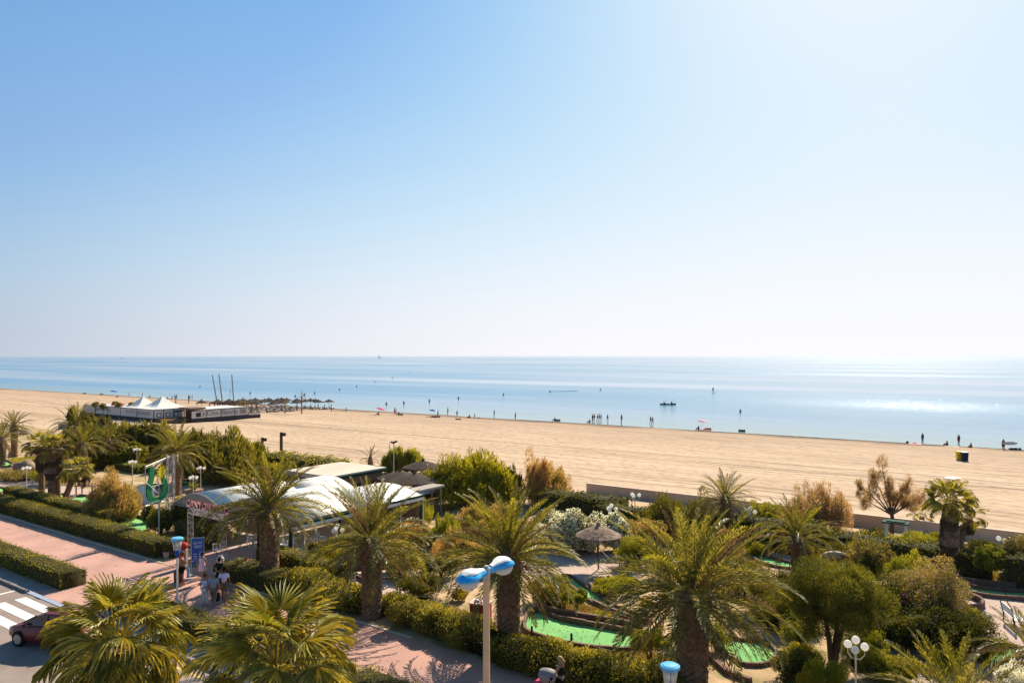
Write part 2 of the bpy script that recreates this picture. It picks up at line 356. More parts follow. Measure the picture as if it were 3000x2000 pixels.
def plant(name, label, cat, xb, yb, wpx, yt, m, style='bush', n=None, seed=1, group=None, depth=None, stem=True, z0f=.0, flowers=None, leaf=None, gap=0., Y=None, core=.62, stem_m=None, k=7):
    """a plant whose base is seen at (xb,yb), wpx wide and reaching up to row yt"""
    p = P(xb, yb) if Y is None else AT(xb, Y, gz(0)*0)
    if Y is not None:
        p.z = gz(toSW(p.x, p.y)[1])
    D = p.y; wx = wpx*D/F; h = H-(yt-HZ)*D/F-p.z
    h = max(h, .4); wy = depth or wx*.85
    o = thing(name, label, cat, p, group=group)
    sz = {'bush': (.10, .055, .2), 'needle': (.20, .028, .55), 'plume': (.24, .03, .75), 'small': (.07, .045, .2), 'fine': (.13, .02, .4)}[style]
    ln, wd, up = sz
    if leaf: ln, wd = leaf
    kf = max(.75, D/42); ln *= kf; wd *= kf
    area = (wx*wy+h*(wx+wy)*1.2)
    if n is None: n = int(min(40000, max(1500, area*2.3/(ln*wd))))
    lob = blob_lobes(wx, wy, h, h*z0f, k, seed)
    if style in ('plume', 'needle'):
        r_ = random.Random(seed*7+1); K = int(k*4.5); lob = [(0, 0, h*.30, wx*.27, wy*.27, h*.28)]
        for i in range(K):
            a = r_.uniform(0, 6.283); q = r_.random()**.6; env = math.sqrt(max(.05, 1-q*q*.9)); x = math.cos(a)*q*wx*.47; y = math.sin(a)*q*wy*.47
            zt = h*(.30+.68*env*r_.uniform(.45, 1.0)) if i else h*.97; ph = h*r_.uniform(.16, .30); pw_ = wx*r_.uniform(.05, .10)
            lob.append((x, y, zt-ph, pw_, pw_, ph))
            if i % 2: lob.append((x*1.0, y*1.0, zt*.5, wx*.16, wy*.16, zt*.38))
    me = cloud('crown', lob, n, ln, wd, m, up=up, gap=gap, freq=6./max(.8, (wx+h)*.5), core=core, seed=seed, spiky=.5 if style in ('plume', 'needle') else 0., jitter=.20)
    place('crown', me, o)
    if z0f > .25 and h > 2.5:
        r = random.Random(seed); b = MB(); tr = .05*h
        b.tube([(0, 0, -.1), (.05, 0, h*.15), (-.05, 0, h*.34)], [tr*1.25, tr, tr*.85], 10)
        for i in range(6):
            a = i*1.05+r.uniform(-.3, .3); q = wx*.30; b.tube([(-.04, 0, h*.30), (q*.45*math.cos(a), q*.45*math.sin(a), h*.44), (q*math.cos(a), q*math.sin(a), h*r.uniform(.55, .75))], [tr*.6, tr*.42, tr*.15], 7)
        b.build('trunk', stem_m or M['bark'], o)
    elif stem or z0f > .15:
        r = random.Random(seed); b = MB(); tr = max(.035, .022*h+.01)
        ns = 3 if z0f < .3 else 4
        for i in range(ns):
            a = r.uniform(0, 6.28); q = wx*.22*r.random()
            b.tube([(0.04*math.cos(a), .04*math.sin(a), -.05), (q*.35*math.cos(a), q*.35*math.sin(a), h*.25), (q*math.cos(a), q*math.sin(a), h*.62)], [tr*1.3, tr, tr*.4], 6)
        b.build('trunk', stem_m or M['bark'], o)
    if flowers:
        fm, fn = flowers[:2]; fs = flowers[2] if len(flowers) > 2 else .07
        place('blossom', cloud('blossom', [(a, b_, c+.03, d_*1.05, e*1.05, f_*1.05) for a, b_, c, d_, e, f_ in lob], fn, fs*kf, fs*.8*kf, fm, up=.1, gap=.35, freq=8./max(.8, (wx+h)*.5), core=0, seed=seed+50, shell=.97, jitter=.16), o)
    return o
def hedge(label, pts, width, h, seed=1, m=None, dens=330, leaf=(.075, .042), name='hedge', cat='hedge', rough=.05, group=None, z=0.):
    """clipped hedge along world points pts"""
    m = m or M['hedge']; rg = np.random.default_rng(seed); pts = [Vector((p[0], p[1])) for p in pts]; base = Vector((pts[0].x, pts[0].y, z))
    o = thing(name, label, cat, base, group=group)
    P_, D_ = [], []; core = MB(); hw = width/2; tot = 0
    for a, b in zip(pts[:-1], pts[1:]):
        L = (b-a).length; t = (b-a)/L; nrm = Vector((-t.y, t.x)); 
        A = np.array([a.x-base.x, a.y-base.y, 0]); T = np.array([t.x, t.y, 0]); N = np.array([nrm.x, nrm.y, 0]); Z = np.array([0, 0, 1.])
        def face(cnt, fn):
            q = rg.random(cnt)*(L+width*.6)-width*.3; e = rg.random(cnt); return fn(q, e)
        nt_, ns_ = int(dens*L*width), int(dens*L*h)
        q = rg.random(nt_)*(L+.6*hw)-.3*hw; e = rg.uniform(-1, 1, nt_)*hw*(1.02); crown = np.sqrt(np.maximum(0, 1-(np.abs(e)/hw)**6*.5))
        P_.append(A+q[:, None]*T+e[:, None]*N+(h*crown)[:, None]*Z); D_.append(np.tile(Z, (nt_, 1)))
        for sg in (-1, 1):
            q = rg.random(ns_)*(L+.6*hw)-.3*hw; zz = rg.random(ns_)*h
            P_.append(A+q[:, None]*T+sg*hw*N+zz[:, None]*Z); D_.append(np.tile(sg*N, (ns_, 1)))
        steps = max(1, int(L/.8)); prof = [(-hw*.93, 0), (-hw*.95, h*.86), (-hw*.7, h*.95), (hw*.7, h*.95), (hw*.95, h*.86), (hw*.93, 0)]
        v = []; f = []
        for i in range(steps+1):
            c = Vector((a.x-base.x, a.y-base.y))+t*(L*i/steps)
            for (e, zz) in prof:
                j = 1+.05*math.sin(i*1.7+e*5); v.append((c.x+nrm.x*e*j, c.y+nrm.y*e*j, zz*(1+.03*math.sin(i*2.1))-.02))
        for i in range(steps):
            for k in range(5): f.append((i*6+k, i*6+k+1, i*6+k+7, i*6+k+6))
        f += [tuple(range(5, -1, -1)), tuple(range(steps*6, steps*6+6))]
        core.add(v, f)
    for sg, a, b in ((1, pts[0], pts[1]), (-1, pts[-1], pts[-2])):
        t = (a-b).normalized(); nrm = Vector((-t.y, t.x)); cnt = int(dens*width*h); e = rg.uniform(-1, 1, cnt)*hw; zz = rg.random(cnt)*h
        A = np.array([a.x-base.x, a.y-base.y, 0]); P_.append(A+e[:, None]*np.array([nrm.x, nrm.y, 0])+np.array([t.x, t.y, 0])*.02+zz[:, None]*np.array([0, 0, 1.])); D_.append(np.tile([t.x, t.y, 0], (cnt, 1)))
    p = np.concatenate(P_); d = np.concatenate(D_)
    bump = sines(p*1.6, rg, 5, 1.)*rough+sines(p*5, rg, 4, 1.)*rough*.6; p = p+d*(bump+rg.normal(size=len(p))*.03)[:, None]; p[:, 2] = np.maximum(p[:, 2], .01)
    dd = unit(d*.15+rg.normal(size=p.shape)*.8); tint = np.clip(.4+.35*sines(p*1.3, rg, 4, 1.)+rg.normal(size=len(p))*.3, 0, 1); s_ = rg.uniform(.6, 1.3, len(p))
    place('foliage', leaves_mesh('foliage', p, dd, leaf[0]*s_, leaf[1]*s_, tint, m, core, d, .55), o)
    return o
# ------------------------------------------------------------------ palms
def frond_mesh(name, bend, m, pairs=46, seed=1, lf=.120, wl=.0115, vee=28, hang=0.):
    """feather leaf of length 1 growing along +X, arching down by `bend` degrees"""
    r = random.Random(seed); N = 14; pos = [Vector((0, 0, 0))]; ang = []
    for i in range(N):
        t = (i+.5)/N; a = -R(bend)*t**1.25; ang.append(a); pos.append(pos[-1]+Vector((math.cos(a), 0, math.sin(a)))/N)
    def pt(t):
        x = min(t, .9999)*N; i = int(x); return pos[i].lerp(pos[i+1], x-i), ang[i]
    b = MB(); b.tube([pt(t)[0] for t in (0, .12, .35, .6, .85, 1)], [.015, .010, .007, .005, .003, .001], 4)
    nr = len(b.v); tint = [.8]*nr
    for i in range(pairs):
        t = .10+.90*(i/pairs)**.95; c, a = pt(t); fw = Vector((math.cos(a), 0, math.sin(a))); upv = Vector((-math.sin(a), 0, math.cos(a)))
        L = lf*(math.sin(math.pi*min(1, (t*.86+.14)))**.55)*r.uniform(.72, 1.15)
        if L < .02: L = .02
        for sd_ in (-1, 1):
            sw = R(r.uniform(42, 66)-18*t); el = R(vee+r.uniform(-24, 20)); tn = r.random()**1.4
            d = fw*math.cos(sw)+(Vector((0, sd_, 0))*math.cos(el)+upv*math.sin(el))*math.sin(sw)
            d = (d+Vector((0, 0, -hang))).normalized()
            wv = d.cross(upv).normalized()*wl*.5; tip = c+d*L+Vector((0, 0, -L*(.10+.3*hang)))
            mid = c+d*L*.5
            b.add([c, mid+wv, tip, mid-wv], [(0, 1, 2), (0, 2, 3)]); tint += [tn]*4
    me = b.mesh(name, m); at = me.attributes.new('tint', 'FLOAT', 'POINT'); at.data.foreach_set('value', tint); return me
def fan_mesh(name, m, seed=1, droop=.55, segs=26, spread=118, fold=.03, petiole=1.02, R_=.80):
    """fan leaf: stalk along +X, then a pleated round blade with hanging tips"""
    r = random.Random(seed); b = MB(); tint = []
    st = [Vector((0, 0, 0)), Vector((petiole*.5, 0, .03)), Vector((petiole, 0, -.02))]
    b.tube(st, [.028, .02, .014], 4); tint += [.9]*len(b.v)
    c = st[-1]; tilt = Matrix.Rotation(R(r.uniform(8, 28)), 4, 'Y')
    for i in range(segs):
        a0 = R(-spread+2*spread*i/segs); a1 = R(-spread+2*spread*(i+1)/segs); am = (a0+a1)/2; tn = r.random()
        rr = R_*r.uniform(.9, 1.08)*(1-.25*(abs(am)/R(spread))**2); mid = .44*rr
        cup = -.10*abs(math.sin(am))
        def q(a, d, z): return c+tilt @ Vector((math.cos(a)*d, math.sin(a)*d, z+cup*d))
        dr = droop*r.uniform(.5, 1.3)
        v = [c, q(a0, mid, -fold), q(am, mid, fold), q(a1, mid, -fold),
             q(am-.42*(am-a0), rr*.74, -.06*dr), q(am+.42*(a1-am), rr*.74, -.06*dr), q(am, rr*.96, 0)-Vector((0, 0, .32*dr*rr)), q(am, rr*.98, 0)-Vector((0, 0, .62*dr*rr))]
        b.add(v, [(0, 1, 2), (0, 2, 3), (1, 4, 2), (2, 5, 3), (2, 4, 6), (2, 6, 5), (4, 7, 6), (5, 6, 7)]); tint += [tn]*8
    me = b.mesh(name, m); at = me.attributes.new('tint', 'FLOAT', 'POINT'); at.data.foreach_set('value', tint); return me
FR = {k: [frond_mesh('frond', bd, M['frond'], 54, s_) for s_, bd in enumerate(v)] for k, v in {'up': (22, 38, 50), 'mid': (62, 80, 95), 'low': (48, 60, 38)}.items()}
FR['hang'] = [frond_mesh('frond', bd, M['frond'], 44, 20+s_, lf=.10, hang=.6, vee=-10) for s_, bd in enumerate((25, 40))]
FA = {'up': [fan_mesh('fan_leaf', M['fan'], s_, .35) for s_ in range(3)], 'mid': [fan_mesh('fan_leaf', M['fan'], 5+s_, .9) for s_ in range(3)],
      'low': [fan_mesh('fan_leaf', M['fandry'], 9+s_, 1.2, fold=.05, spread=95, R_=.85) for s_ in range(2)]}
def trunk(b, h, r0, r1, n=20, rings=None, amp=.10, foot=1.15):
    rings = rings or max(8, int(h/.11)); prof = []; v = []; f = []
    for i in range(rings+1):
        z = h*i/rings-.1; t = i/rings; rad = r0+(r1-r0)*t; rad *= 1+(foot-1)*max(0, 1-t*6)
        for k in range(n):
            a = 2*math.pi*k/n; q = 1+amp*(1 if (i+k) % 2 else -1)*(.7+.3*math.sin(i*1.3+k)); v.append((rad*q*math.cos(a), rad*q*math.sin(a), z))
    for i in range(rings):
        for k in range(n): f.append((i*n+k, i*n+(k+1) % n, (i+1)*n+(k+1) % n, (i+1)*n+k))
    f.append(tuple(range(rings*n, rings*n+n))); return b.add(v, f)
def date_palm(label, loc, ht, L, tr, n=84, seed=1, group='feather palms in the gardens', lean=(0, 0), dry=.12, emax=88, emin=-48, hot=.10, name='date_palm'):
    r = random.Random(seed); o = thing(name, label, 'palm tree', loc, group=group)
    b = MB(); trunk(b, ht, tr*.92, tr*1.0); tm = b.build('trunk', M['palmtrunk'], o)
    top = Vector((lean[0], lean[1], ht))
    if lean != (0, 0):
        me = tm.data
        for v in me.vertices: q = (v.co.z/ht)**1.5 if v.co.z > 0 else 0; v.co.x += lean[0]*q; v.co.y += lean[1]*q
    c = MB(); c.lathe([(tr*1.0, -.25), (tr*1.28, .05), (tr*1.2, .35), (tr*.8, .7), (tr*.3, .95)], 12, top); c.build('crown_shaft', M['palmtrunk'], o)
    for i in range(n):
        t = i/(n-1); e = emax+(emin-emax)*t**.80+r.uniform(-9, 9); az = i*137.5+r.uniform(-14, 14); e = min(e, 89)
        kind = 'up' if e > 45 else ('mid' if e > 0 else ('low' if e > -28 else 'hang'))
        s_ = L*(r.uniform(.92, 1.05) if e > 0 else r.uniform(.62, .85))*(.86 if e > 70 else 1)
        m = None
        if e < -8 and r.random() < dry*3.5 or r.random() < dry*.3: m = M['fronddry']
        elif e > 40 and r.random() < hot*2.2: m = M['frondhot']
        rot = (Matrix.Rotation(R(az), 3, 'Z') @ Matrix.Rotation(R(-e), 3, 'Y') @ Matrix.Rotation(R(r.uniform(-25, 25)), 3, 'X')).to_euler()
        off = Vector((math.cos(R(az))*tr*.7*math.cos(R(e)), math.sin(R(az))*tr*.7*math.cos(R(e)), .35+.4*math.sin(R(e))))
        place('frond', r.choice(FR[kind]), o, top+off, rot=rot, sc_=s_, m=m)
    return o
def fan_palm(label, loc, ht, L, tr, n=46, seed=1, group='fan palms', skirt=0., lean=(0, 0), emin=-55, flower=False, skirt_r=1., topdry=.0):
    r = random.Random(seed); o = thing('fan_palm', label, 'palm tree', loc, group=group)
    b = MB(); trunk(b, ht, tr*1.15, tr, n=14, amp=.05, foot=1.5); tm = b.build('trunk', M['palmtrunk'], o)
    top = Vector((lean[0], lean[1], ht))
    if lean != (0, 0):
        for v in tm.data.vertices: q = (v.co.z/ht)**1.4 if v.co.z > 0 else 0; v.co.x += lean[0]*q; v.co.y += lean[1]*q
    if skirt:
        k = int(34*skirt_r+8); sb = MB(); z0 = ht-skirt
        sb.lathe([(tr*1.2, z0), (tr*2.6*skirt_r, z0+skirt*.08), (tr*2.2*skirt_r, z0+skirt*.5), (tr*1.5, ht-.05)], 12, (lean[0]*.85, lean[1]*.85, 0)); sb.build('dead_leaf_skirt', M['skirt'], o)
        for i in range(k):
            t = i/k; az = i*137.5; z = ht-.1-t*(skirt-L*.6); e = -72-12*r.random()
            rot = (Matrix.Rotation(R(az), 3, 'Z') @ Matrix.Rotation(R(-e), 3, 'Y')).to_euler()
            place('dead_leaf', r.choice(FA['low']), o, (lean[0]*(z/ht)**1.4+math.cos(R(az))*tr*1.3*skirt_r, lean[1]*(z/ht)**1.4+math.sin(R(az))*tr*1.3*skirt_r, z), rot=rot, sc_=L*.52)
    for i in range(n):
        t = i/(n-1); e = 86+(emin-86)*t**.85+r.uniform(-8, 8); e = min(e, 88); az = i*137.5+r.uniform(-15, 15)
        kind = 'up' if e > 35 else ('mid' if e > -32 else 'low')
        rot = (Matrix.Rotation(R(az), 3, 'Z') @ Matrix.Rotation(R(-e), 3, 'Y') @ Matrix.Rotation(R(r.uniform(-35, 35)), 3, 'X')).to_euler()
        m = None
        if kind == 'mid' and r.random() < topdry: m = M['fandry']
        if kind != 'low' and r.random() < .15: m = M['frondhot']
        place('fan_leaf', r.choice(FA[kind]), o, top+Vector((math.cos(R(az))*tr*.6, math.sin(R(az))*tr*.6, .05+.2*math.sin(R(e)))), rot=rot, sc_=L*r.uniform(.5, .58), m=m)
    if flower:
        for i in range(7):
            az = i*51+r.uniform(-15, 15); b = MB(); pts = []
            for j in range(7):
                t = j/6; d = L*.85*t; pts.append((math.cos(R(az))*d, math.sin(R(az))*d, .25+.5*L*math.sin(t*2.2)-.35*L*t*t))
            b.tube(pts, [.02, .018, .015, .012, .01, .008, .004], 4)
            for j in range(26):
                q = pts[min(6, 3+j % 4)]; b.tube([q, (q[0]+r.uniform(-.15, .15), q[1]+r.uniform(-.15, .15), q[2]-r.uniform(.15, .5))], [.006, .003], 3)
            b.build('flower_stalk', M['fronddry'], o, loc=top)
    return o
# ------------------------------------------------------------------ people
def skin_mesh(name, chains, m, root=0, sub=1):
    """one continuous surface grown round a skeleton.  chains: dict of joints {name:(pos,rx,ry)}, edges"""
    joints, edges = chains; idx = {k: i for i, k in enumerate(joints)}
    me = bpy.data.meshes.new(name); me.from_pydata([joints[k][0] for k in joints], [(idx[a], idx[b]) for a, b in edges], [])
    o = bpy.data.objects.new(name, me); COL.objects.link(o)
    md = o.modifiers.new('skin', 'SKIN'); md.use_smooth_shade = True
    if not me.skin_vertices: me.skin_vertices.new()
    sv = me.skin_vertices[0].data
    for k, i in idx.items(): sv[i].radius = (joints[k][1], joints[k][2]); sv[i].use_root = (i == root)
    if sub: ms = o.modifiers.new('sub', 'SUBSURF'); ms.levels = ms.render_levels = sub
    bpy.context.view_layer.update()
    out = bpy.data.meshes.new_from_object(o.evaluated_get(bpy.context.evaluated_depsgraph_get()))
    bpy.data.objects.remove(o); out.materials.clear(); out.materials.append(m); out.name = name; return out
POSE = {  # joint positions of a figure 1.72 m tall facing +Y, left = -X
 'stand': dict(pel=(0, 0, .95), sp=(0, .0, 1.12), ch=(0, 0, 1.33), nk=(0, 0, 1.48), hd=(0, .02, 1.60), ht=(0, .02, 1.70), hpL=(-.09, 0, .90), knL=(-.10, .02, .50), anL=(-.10, 0, .09), toL=(-.11, .15, .03), hpR=(.09, 0, .90), knR=(.11, .03, .50), anR=(.12, .02, .09), toR=(.14, .17, .03), shL=(-.17, 0, 1.41), elL=(-.23, -.02, 1.14), haL=(-.24, .06, .90), fiL=(-.24, .09, .80), shR=(.17, 0, 1.41), elR=(.24, -.02, 1.14), haR=(.24, .08, .90), fiR=(.24, .11, .80)),
}
POSE['walk'] = dict(POSE['stand'], knL=(-.10, .16, .53), anL=(-.10, .24, .10), toL=(-.10, .39, .06), knR=(.10, -.02, .50), anR=(.10, -.26, .14), toR=(.10, -.14, .03), elL=(-.23, -.10, 1.15), haL=(-.23, -.12, .91), fiL=(-.23, -.11, .81), elR=(.23, .04, 1.15), haR=(.22, .22, .96), fiR=(.22, .30, .90))
POSE['sit'] = dict(POSE['stand'], pel=(0, 0, .14), sp=(0, -.02, .30), ch=(0, -.02, .50), nk=(0, .02, .65), hd=(0, .05, .77), ht=(0, .05, .87), hpL=(-.09, .03, .12), knL=(-.12, .40, .40), anL=(-.12, .66, .07), toL=(-.12, .80, .04), hpR=(.09, .03, .12), knR=(.12, .40, .38), anR=(.13, .68, .07), toR=(.13, .82, .04), shL=(-.17, -.01, .58), elL=(-.22, .14, .40), haL=(-.14, .34, .44), fiL=(-.10, .42, .44), shR=(.17, -.01, .58), elR=(.22, .14, .40), haR=(.14, .34, .44), fiR=(.10, .42, .42))
POSE['lie'] = dict(POSE['stand'], pel=(0, 0, .12), sp=(0, -.17, .13), ch=(0, -.38, .13), nk=(0, -.53, .13), hd=(0, -.65, .14), ht=(0, -.76, .14), hpL=(-.09, .05, .11), knL=(-.11, .45, .16), anL=(-.12, .86, .08), toL=(-.13, .90, .20), hpR=(.09, .05, .11), knR=(.11, .44, .22), anR=(.12, .82, .08), toR=(.14, .88, .18), shL=(-.17, -.46, .12), elL=(-.26, -.20, .08), haL=(-.26, .04, .07), fiL=(-.25, .13, .07), shR=(.17, -.46, .12), elR=(.28, -.22, .08), haR=(.24, .02, .07), fiR=(.22, .12, .07))
POSE['push'] = dict(POSE['walk'], elL=(-.22, .08, 1.16), haL=(-.18, .36, 1.06), fiL=(-.17, .45, 1.04), elR=(.22, .08, 1.16), haR=(.18, .36, 1.06), fiR=(.17, .45, 1.04))
POSE['reach'] = dict(POSE['stand'], elR=(.27, .16, 1.20), haR=(.22, .42, 1.22), fiR=(.20, .52, 1.24), elL=(-.24, .02, 1.14), haL=(-.25, .10, .90))
POSE['arms_out'] = dict(POSE['stand'], elR=(.36, -.02, 1.22), haR=(.46, .04, 1.02), fiR=(.49, .06, .94), elL=(-.36, -.02, 1.22), haL=(-.46, .04, 1.04), fiL=(-.50, .06, .96))
def body_chain(p, fem=False, fingers=True):
    k = .92 if fem else 1.0
    J = {'pel': (p['pel'], .135, .105), 'sp': (p['sp'], .115*k, .09), 'ch': (p['ch'], .155*k, .105), 'nk': (p['nk'], .055, .055), 'hd': (p['hd'], .082, .098), 'ht': (p['ht'], .05, .06)}
    E = [('pel', 'sp'), ('sp', 'ch'), ('ch', 'nk'), ('nk', 'hd'), ('hd', 'ht')]
    for s_ in 'LR':
        J['hp'+s_] = (p['hp'+s_], .085, .09); J['kn'+s_] = (p['kn'+s_], .055, .058); J['an'+s_] = (p['an'+s_], .037, .04); J['to'+s_] = (p['to'+s_], .036, .024)
        J['sh'+s_] = (p['sh'+s_], .058*k, .058); J['el'+s_] = (p['el'+s_], .038*k, .038); J['ha'+s_] = (p['ha'+s_], .025, .028); J['fi'+s_] = (p['fi'+s_], .030, .016)
        E += [('pel', 'hp'+s_), ('hp'+s_, 'kn'+s_), ('kn'+s_, 'an'+s_), ('an'+s_, 'to'+s_), ('ch', 'sh'+s_), ('sh'+s_, 'el'+s_), ('el'+s_, 'ha'+s_), ('ha'+s_, 'fi'+s_)]
    return J, E
def sub_chain(J, names, edges, grow=.018, moves=None):
    out = {}
    for n in names: out[n] = (tuple((moves or {}).get(n, J[n][0])), J[n][1]+grow, J[n][2]+grow)
    return out, edges
def lerp(a, b, t): return tuple(a[i]+(b[i]-a[i])*t for i in range(3))
CACHE = {}
def person(label, loc, heading, pose='stand', skin='skin', top=None, bottom=None, hair='hairdark', fem=False, long_hair=False, dress=None, height=1.72, group=None, hat=None, fingers=False, parent=None, sub=1):
    """top: (material, 'shirt'|'vest'); bottom: (material, 'shorts'|'trousers'|'skirt')"""
    p = POSE[pose]; o = thing('person', label, 'person', loc, heading-math.pi/2, group)
    o.scale = (height/1.72,)*3
    if parent: o.parent = parent
    J, E = body_chain(p, fem)
    def get(key, fn):
        if key not in CACHE: CACHE[key] = fn()
        return CACHE[key]
    place('body', get(('body', pose, fem, sub), lambda: skin_mesh('body', (J, E), M['skin'], 0, sub)), o, m=M[skin])
    hd, ht, nk = Vector(p['hd']), Vector(p['ht']), Vector(p['nk']); up = (ht-nk).normalized()
    fw = Vector((0, 1, 0)) if pose != 'lie' else Vector((0, 0, 1))
    sd_ = up.cross(fw); fw = sd_.cross(up)*-1 if False else fw
    if sub:
        def face():
            b = MB(); c = hd+up*.015
            b.tube([c+fw*.085+up*.02, c+fw*.112-up*.012], [.008, .014], 5)
            return b.mesh('nose', M['skin'], True)
        place('nose', get(('nose', pose), face), o, m=M[skin])
        def eyes():
            b = MB(); c = hd+up*.03
            for s_ in (-1, 1): b.ball(c+fw*.085+Vector((s_*.033, 0, 0)), .011, 6)
            b.tube([c+fw*.092-up*.075-Vector((.022, 0, 0)), c+fw*.092-up*.075+Vector((.022, 0, 0))], .005, 4)
            return b.mesh('eyes_and_mouth', M['hairdark'])
        place('eyes_and_mouth', get(('eyes', pose), eyes), o)
        def ears():
            b = MB()
            for s_ in (-1, 1): b.ball(hd+up*.01+Vector((s_*.092, 0, 0))-fw*.005, .022, 6)
            return b.mesh('ears', M['skin'], True)
        place('ears', get(('ears', pose), ears), o, m=M[skin])
        def fing():
            b = MB()
            for s_ in 'LR':
                a, f = Vector(p['ha'+s_]), Vector(p['fi'+s_]); d = (f-a).normalized(); side = Vector((0, 1, 0)) if abs(d.z) > .6 else Vector((1, 0, 0)); inn = Vector((1 if s_ == 'L' else -1, 0, 0))
                for i, l_ in enumerate((.065, .075, .07, .055)):
                    q = f+side*(.024-.016*i); b.tube([q-d*.01, q+d*l_*.55+inn*.006, q+d*l_+inn*.025], [.0085, .008, .006], 5)
                q = a.lerp(f, .35)+side*.026; b.tube([q, q+side*.022+d*.035, q+side*.02+d*.065], [.011, .009, .007], 5)
            return b.mesh('fingers', M['skin'], True)
        place('fingers', get(('fing', pose), fing), o, m=M[skin])
    def hairf():
        b = MB(); c = hd+up*.035-fw*.012
        mm = Matrix(((sd_.x, fw.x, up.x, 0), (sd_.y, fw.y, up.y, 0), (sd_.z, fw.z, up.z, 0), (0, 0, 0, 1)))
        b.lathe([(.094, -.03), (.104, .02), (.092, .07), (.055, .105), (.01, .118)], 10, c, 1, 1.1, mm)
        b.lathe([(.06, -.08), (.088, -.04), (.09, .0)], 8, c-fw*.028, 1, .85, mm)
        if long_hair: b.tube([c-fw*.075, c-fw*.11-up*.10, c-fw*.115-up*.26], [.075, .07, .035], 7)
        return b.mesh('hair', M['hairdark'], True)
    place('hair', get(('hair', pose, long_hair), hairf), o, m=M[hair])
    if hat:
        b = MB(); b.lathe([(.17, 0), (.16, .015), (.10, .02), (.095, .09), (.02, .11)], 12, hd+up*.06); b.build('hat', M[hat], o)
    if top:
        def tf():
            nm = ['pel', 'sp', 'ch']; ed = [('pel', 'sp'), ('sp', 'ch')]; mv = {'pel': lerp(p['pel'], p['sp'], .25)}
            nm += ['nk']; ed += [('ch', 'nk')]; mv['nk'] = lerp(p['ch'], p['nk'], .72)
            for s_ in 'LR':
                nm.append('sh'+s_); ed.append(('ch', 'sh'+s_))
                if top[1] == 'shirt': nm.append('el'+s_); ed.append(('sh'+s_, 'el'+s_)); mv['el'+s_] = lerp(p['sh'+s_], p['el'+s_], .7)
            JJ, EE = sub_chain(J, nm, ed, .016, mv)
            if top[1] == 'shirt':
                for s_ in 'LR': JJ['el'+s_] = (JJ['el'+s_][0], .062, .062)
            JJ['nk'] = (JJ['nk'][0], .06, .06); return skin_mesh('top', (JJ, EE), M['white'], 0, sub)
        place('shirt', get(('top', pose, fem, top[1], sub), tf), o, m=M[top[0]])
    if bottom:
        def bf():
            k = {'shorts': .85, 'trousers': None, 'skirt': .8, 'briefs': .18}[bottom[1]]; nm = ['pel']; ed = []; mv = {}
            for s_ in 'LR':
                nm += ['hp'+s_, 'kn'+s_]; ed += [('pel', 'hp'+s_), ('hp'+s_, 'kn'+s_)]
                if k: mv['kn'+s_] = lerp(p['hp'+s_], p['kn'+s_], k)
                else: nm.append('an'+s_); ed.append(('kn'+s_, 'an'+s_)); mv['an'+s_] = lerp(p['kn'+s_], p['an'+s_], .93)
            JJ, EE = sub_chain(J, nm, ed, .018, mv); return skin_mesh('bottom', (JJ, EE), M['white'], 0, sub)
        place('trousers' if bottom[1] == 'trousers' else 'shorts', get(('bot', pose, fem, bottom[1], sub), bf), o, m=M[bottom[0]])
    if dress:
        b = MB(); a, c = Vector(p['pel']), Vector(p['ch']); x, y = (a.x+c.x)/2, (a.y+c.y)/2; hem = dress[1]
        b.lathe([(.23, hem), (.215, hem+.15), (.185, a.z), (.15, p['sp'][2]+.03), (.175, c.z-.03), (.165, c.z+.05), (.09, c.z+.10)], 14, (x, y, 0), 1, .78)
        b.build('dress', M[dress[0]], o, smooth=True)
    return o
# ------------------------------------------------------------------ lamps
GL_ball = MB().ball((0, 0, 0), .135, 14).mesh('globe', M['glassglobe'], True)
def globe_lamp(label, loc, h=2.35, n=4, arm=.30, rz=0., pot=False, group='white globe lamps in the mini golf garden', low=0.):
    o = thing('globe_lamp', label, 'lamp', loc, rz, group)
    b = MB(); b.lathe([(.10, 0), (.085, .12), (.045, .35), (.032, .5), (.028, h-.25), (.045, h-.22), (.03, h-.18), (.02, h-.1)], 10); b.build('post', M['polewhite'], o)
    if pot:
        q = MB(); q.lathe([(.22, 0), (.30, .22), (.32, .30), (.26, .33), (.1, .31)], 14); q.build('pot_base', M['concrete'], o)
    for i in range(n):
        a = 2*math.pi*i/max(1, n-1) if n > 3 else 2*math.pi*i/n
        if n > 3 and i == n-1:
            place('globe', GL_ball, o, (0, 0, h+.20)); q = MB(); q.tube([(0, 0, h-.15), (0, 0, h+.08)], .018, 6); q.build('stem', M['polewhite'], o); continue
        x, y = math.cos(a), math.sin(a); q = MB()
        q.tube([(0, 0, h-.42), (x*arm*.5, y*arm*.5, h-.46), (x*arm, y*arm, h-.32), (x*arm, y*arm, h-.16-low)], .014, 5); q.build('arm', M['polewhite'], o)
        place('globe', GL_ball, o, (x*arm, y*arm, h-.03-low))
    return o
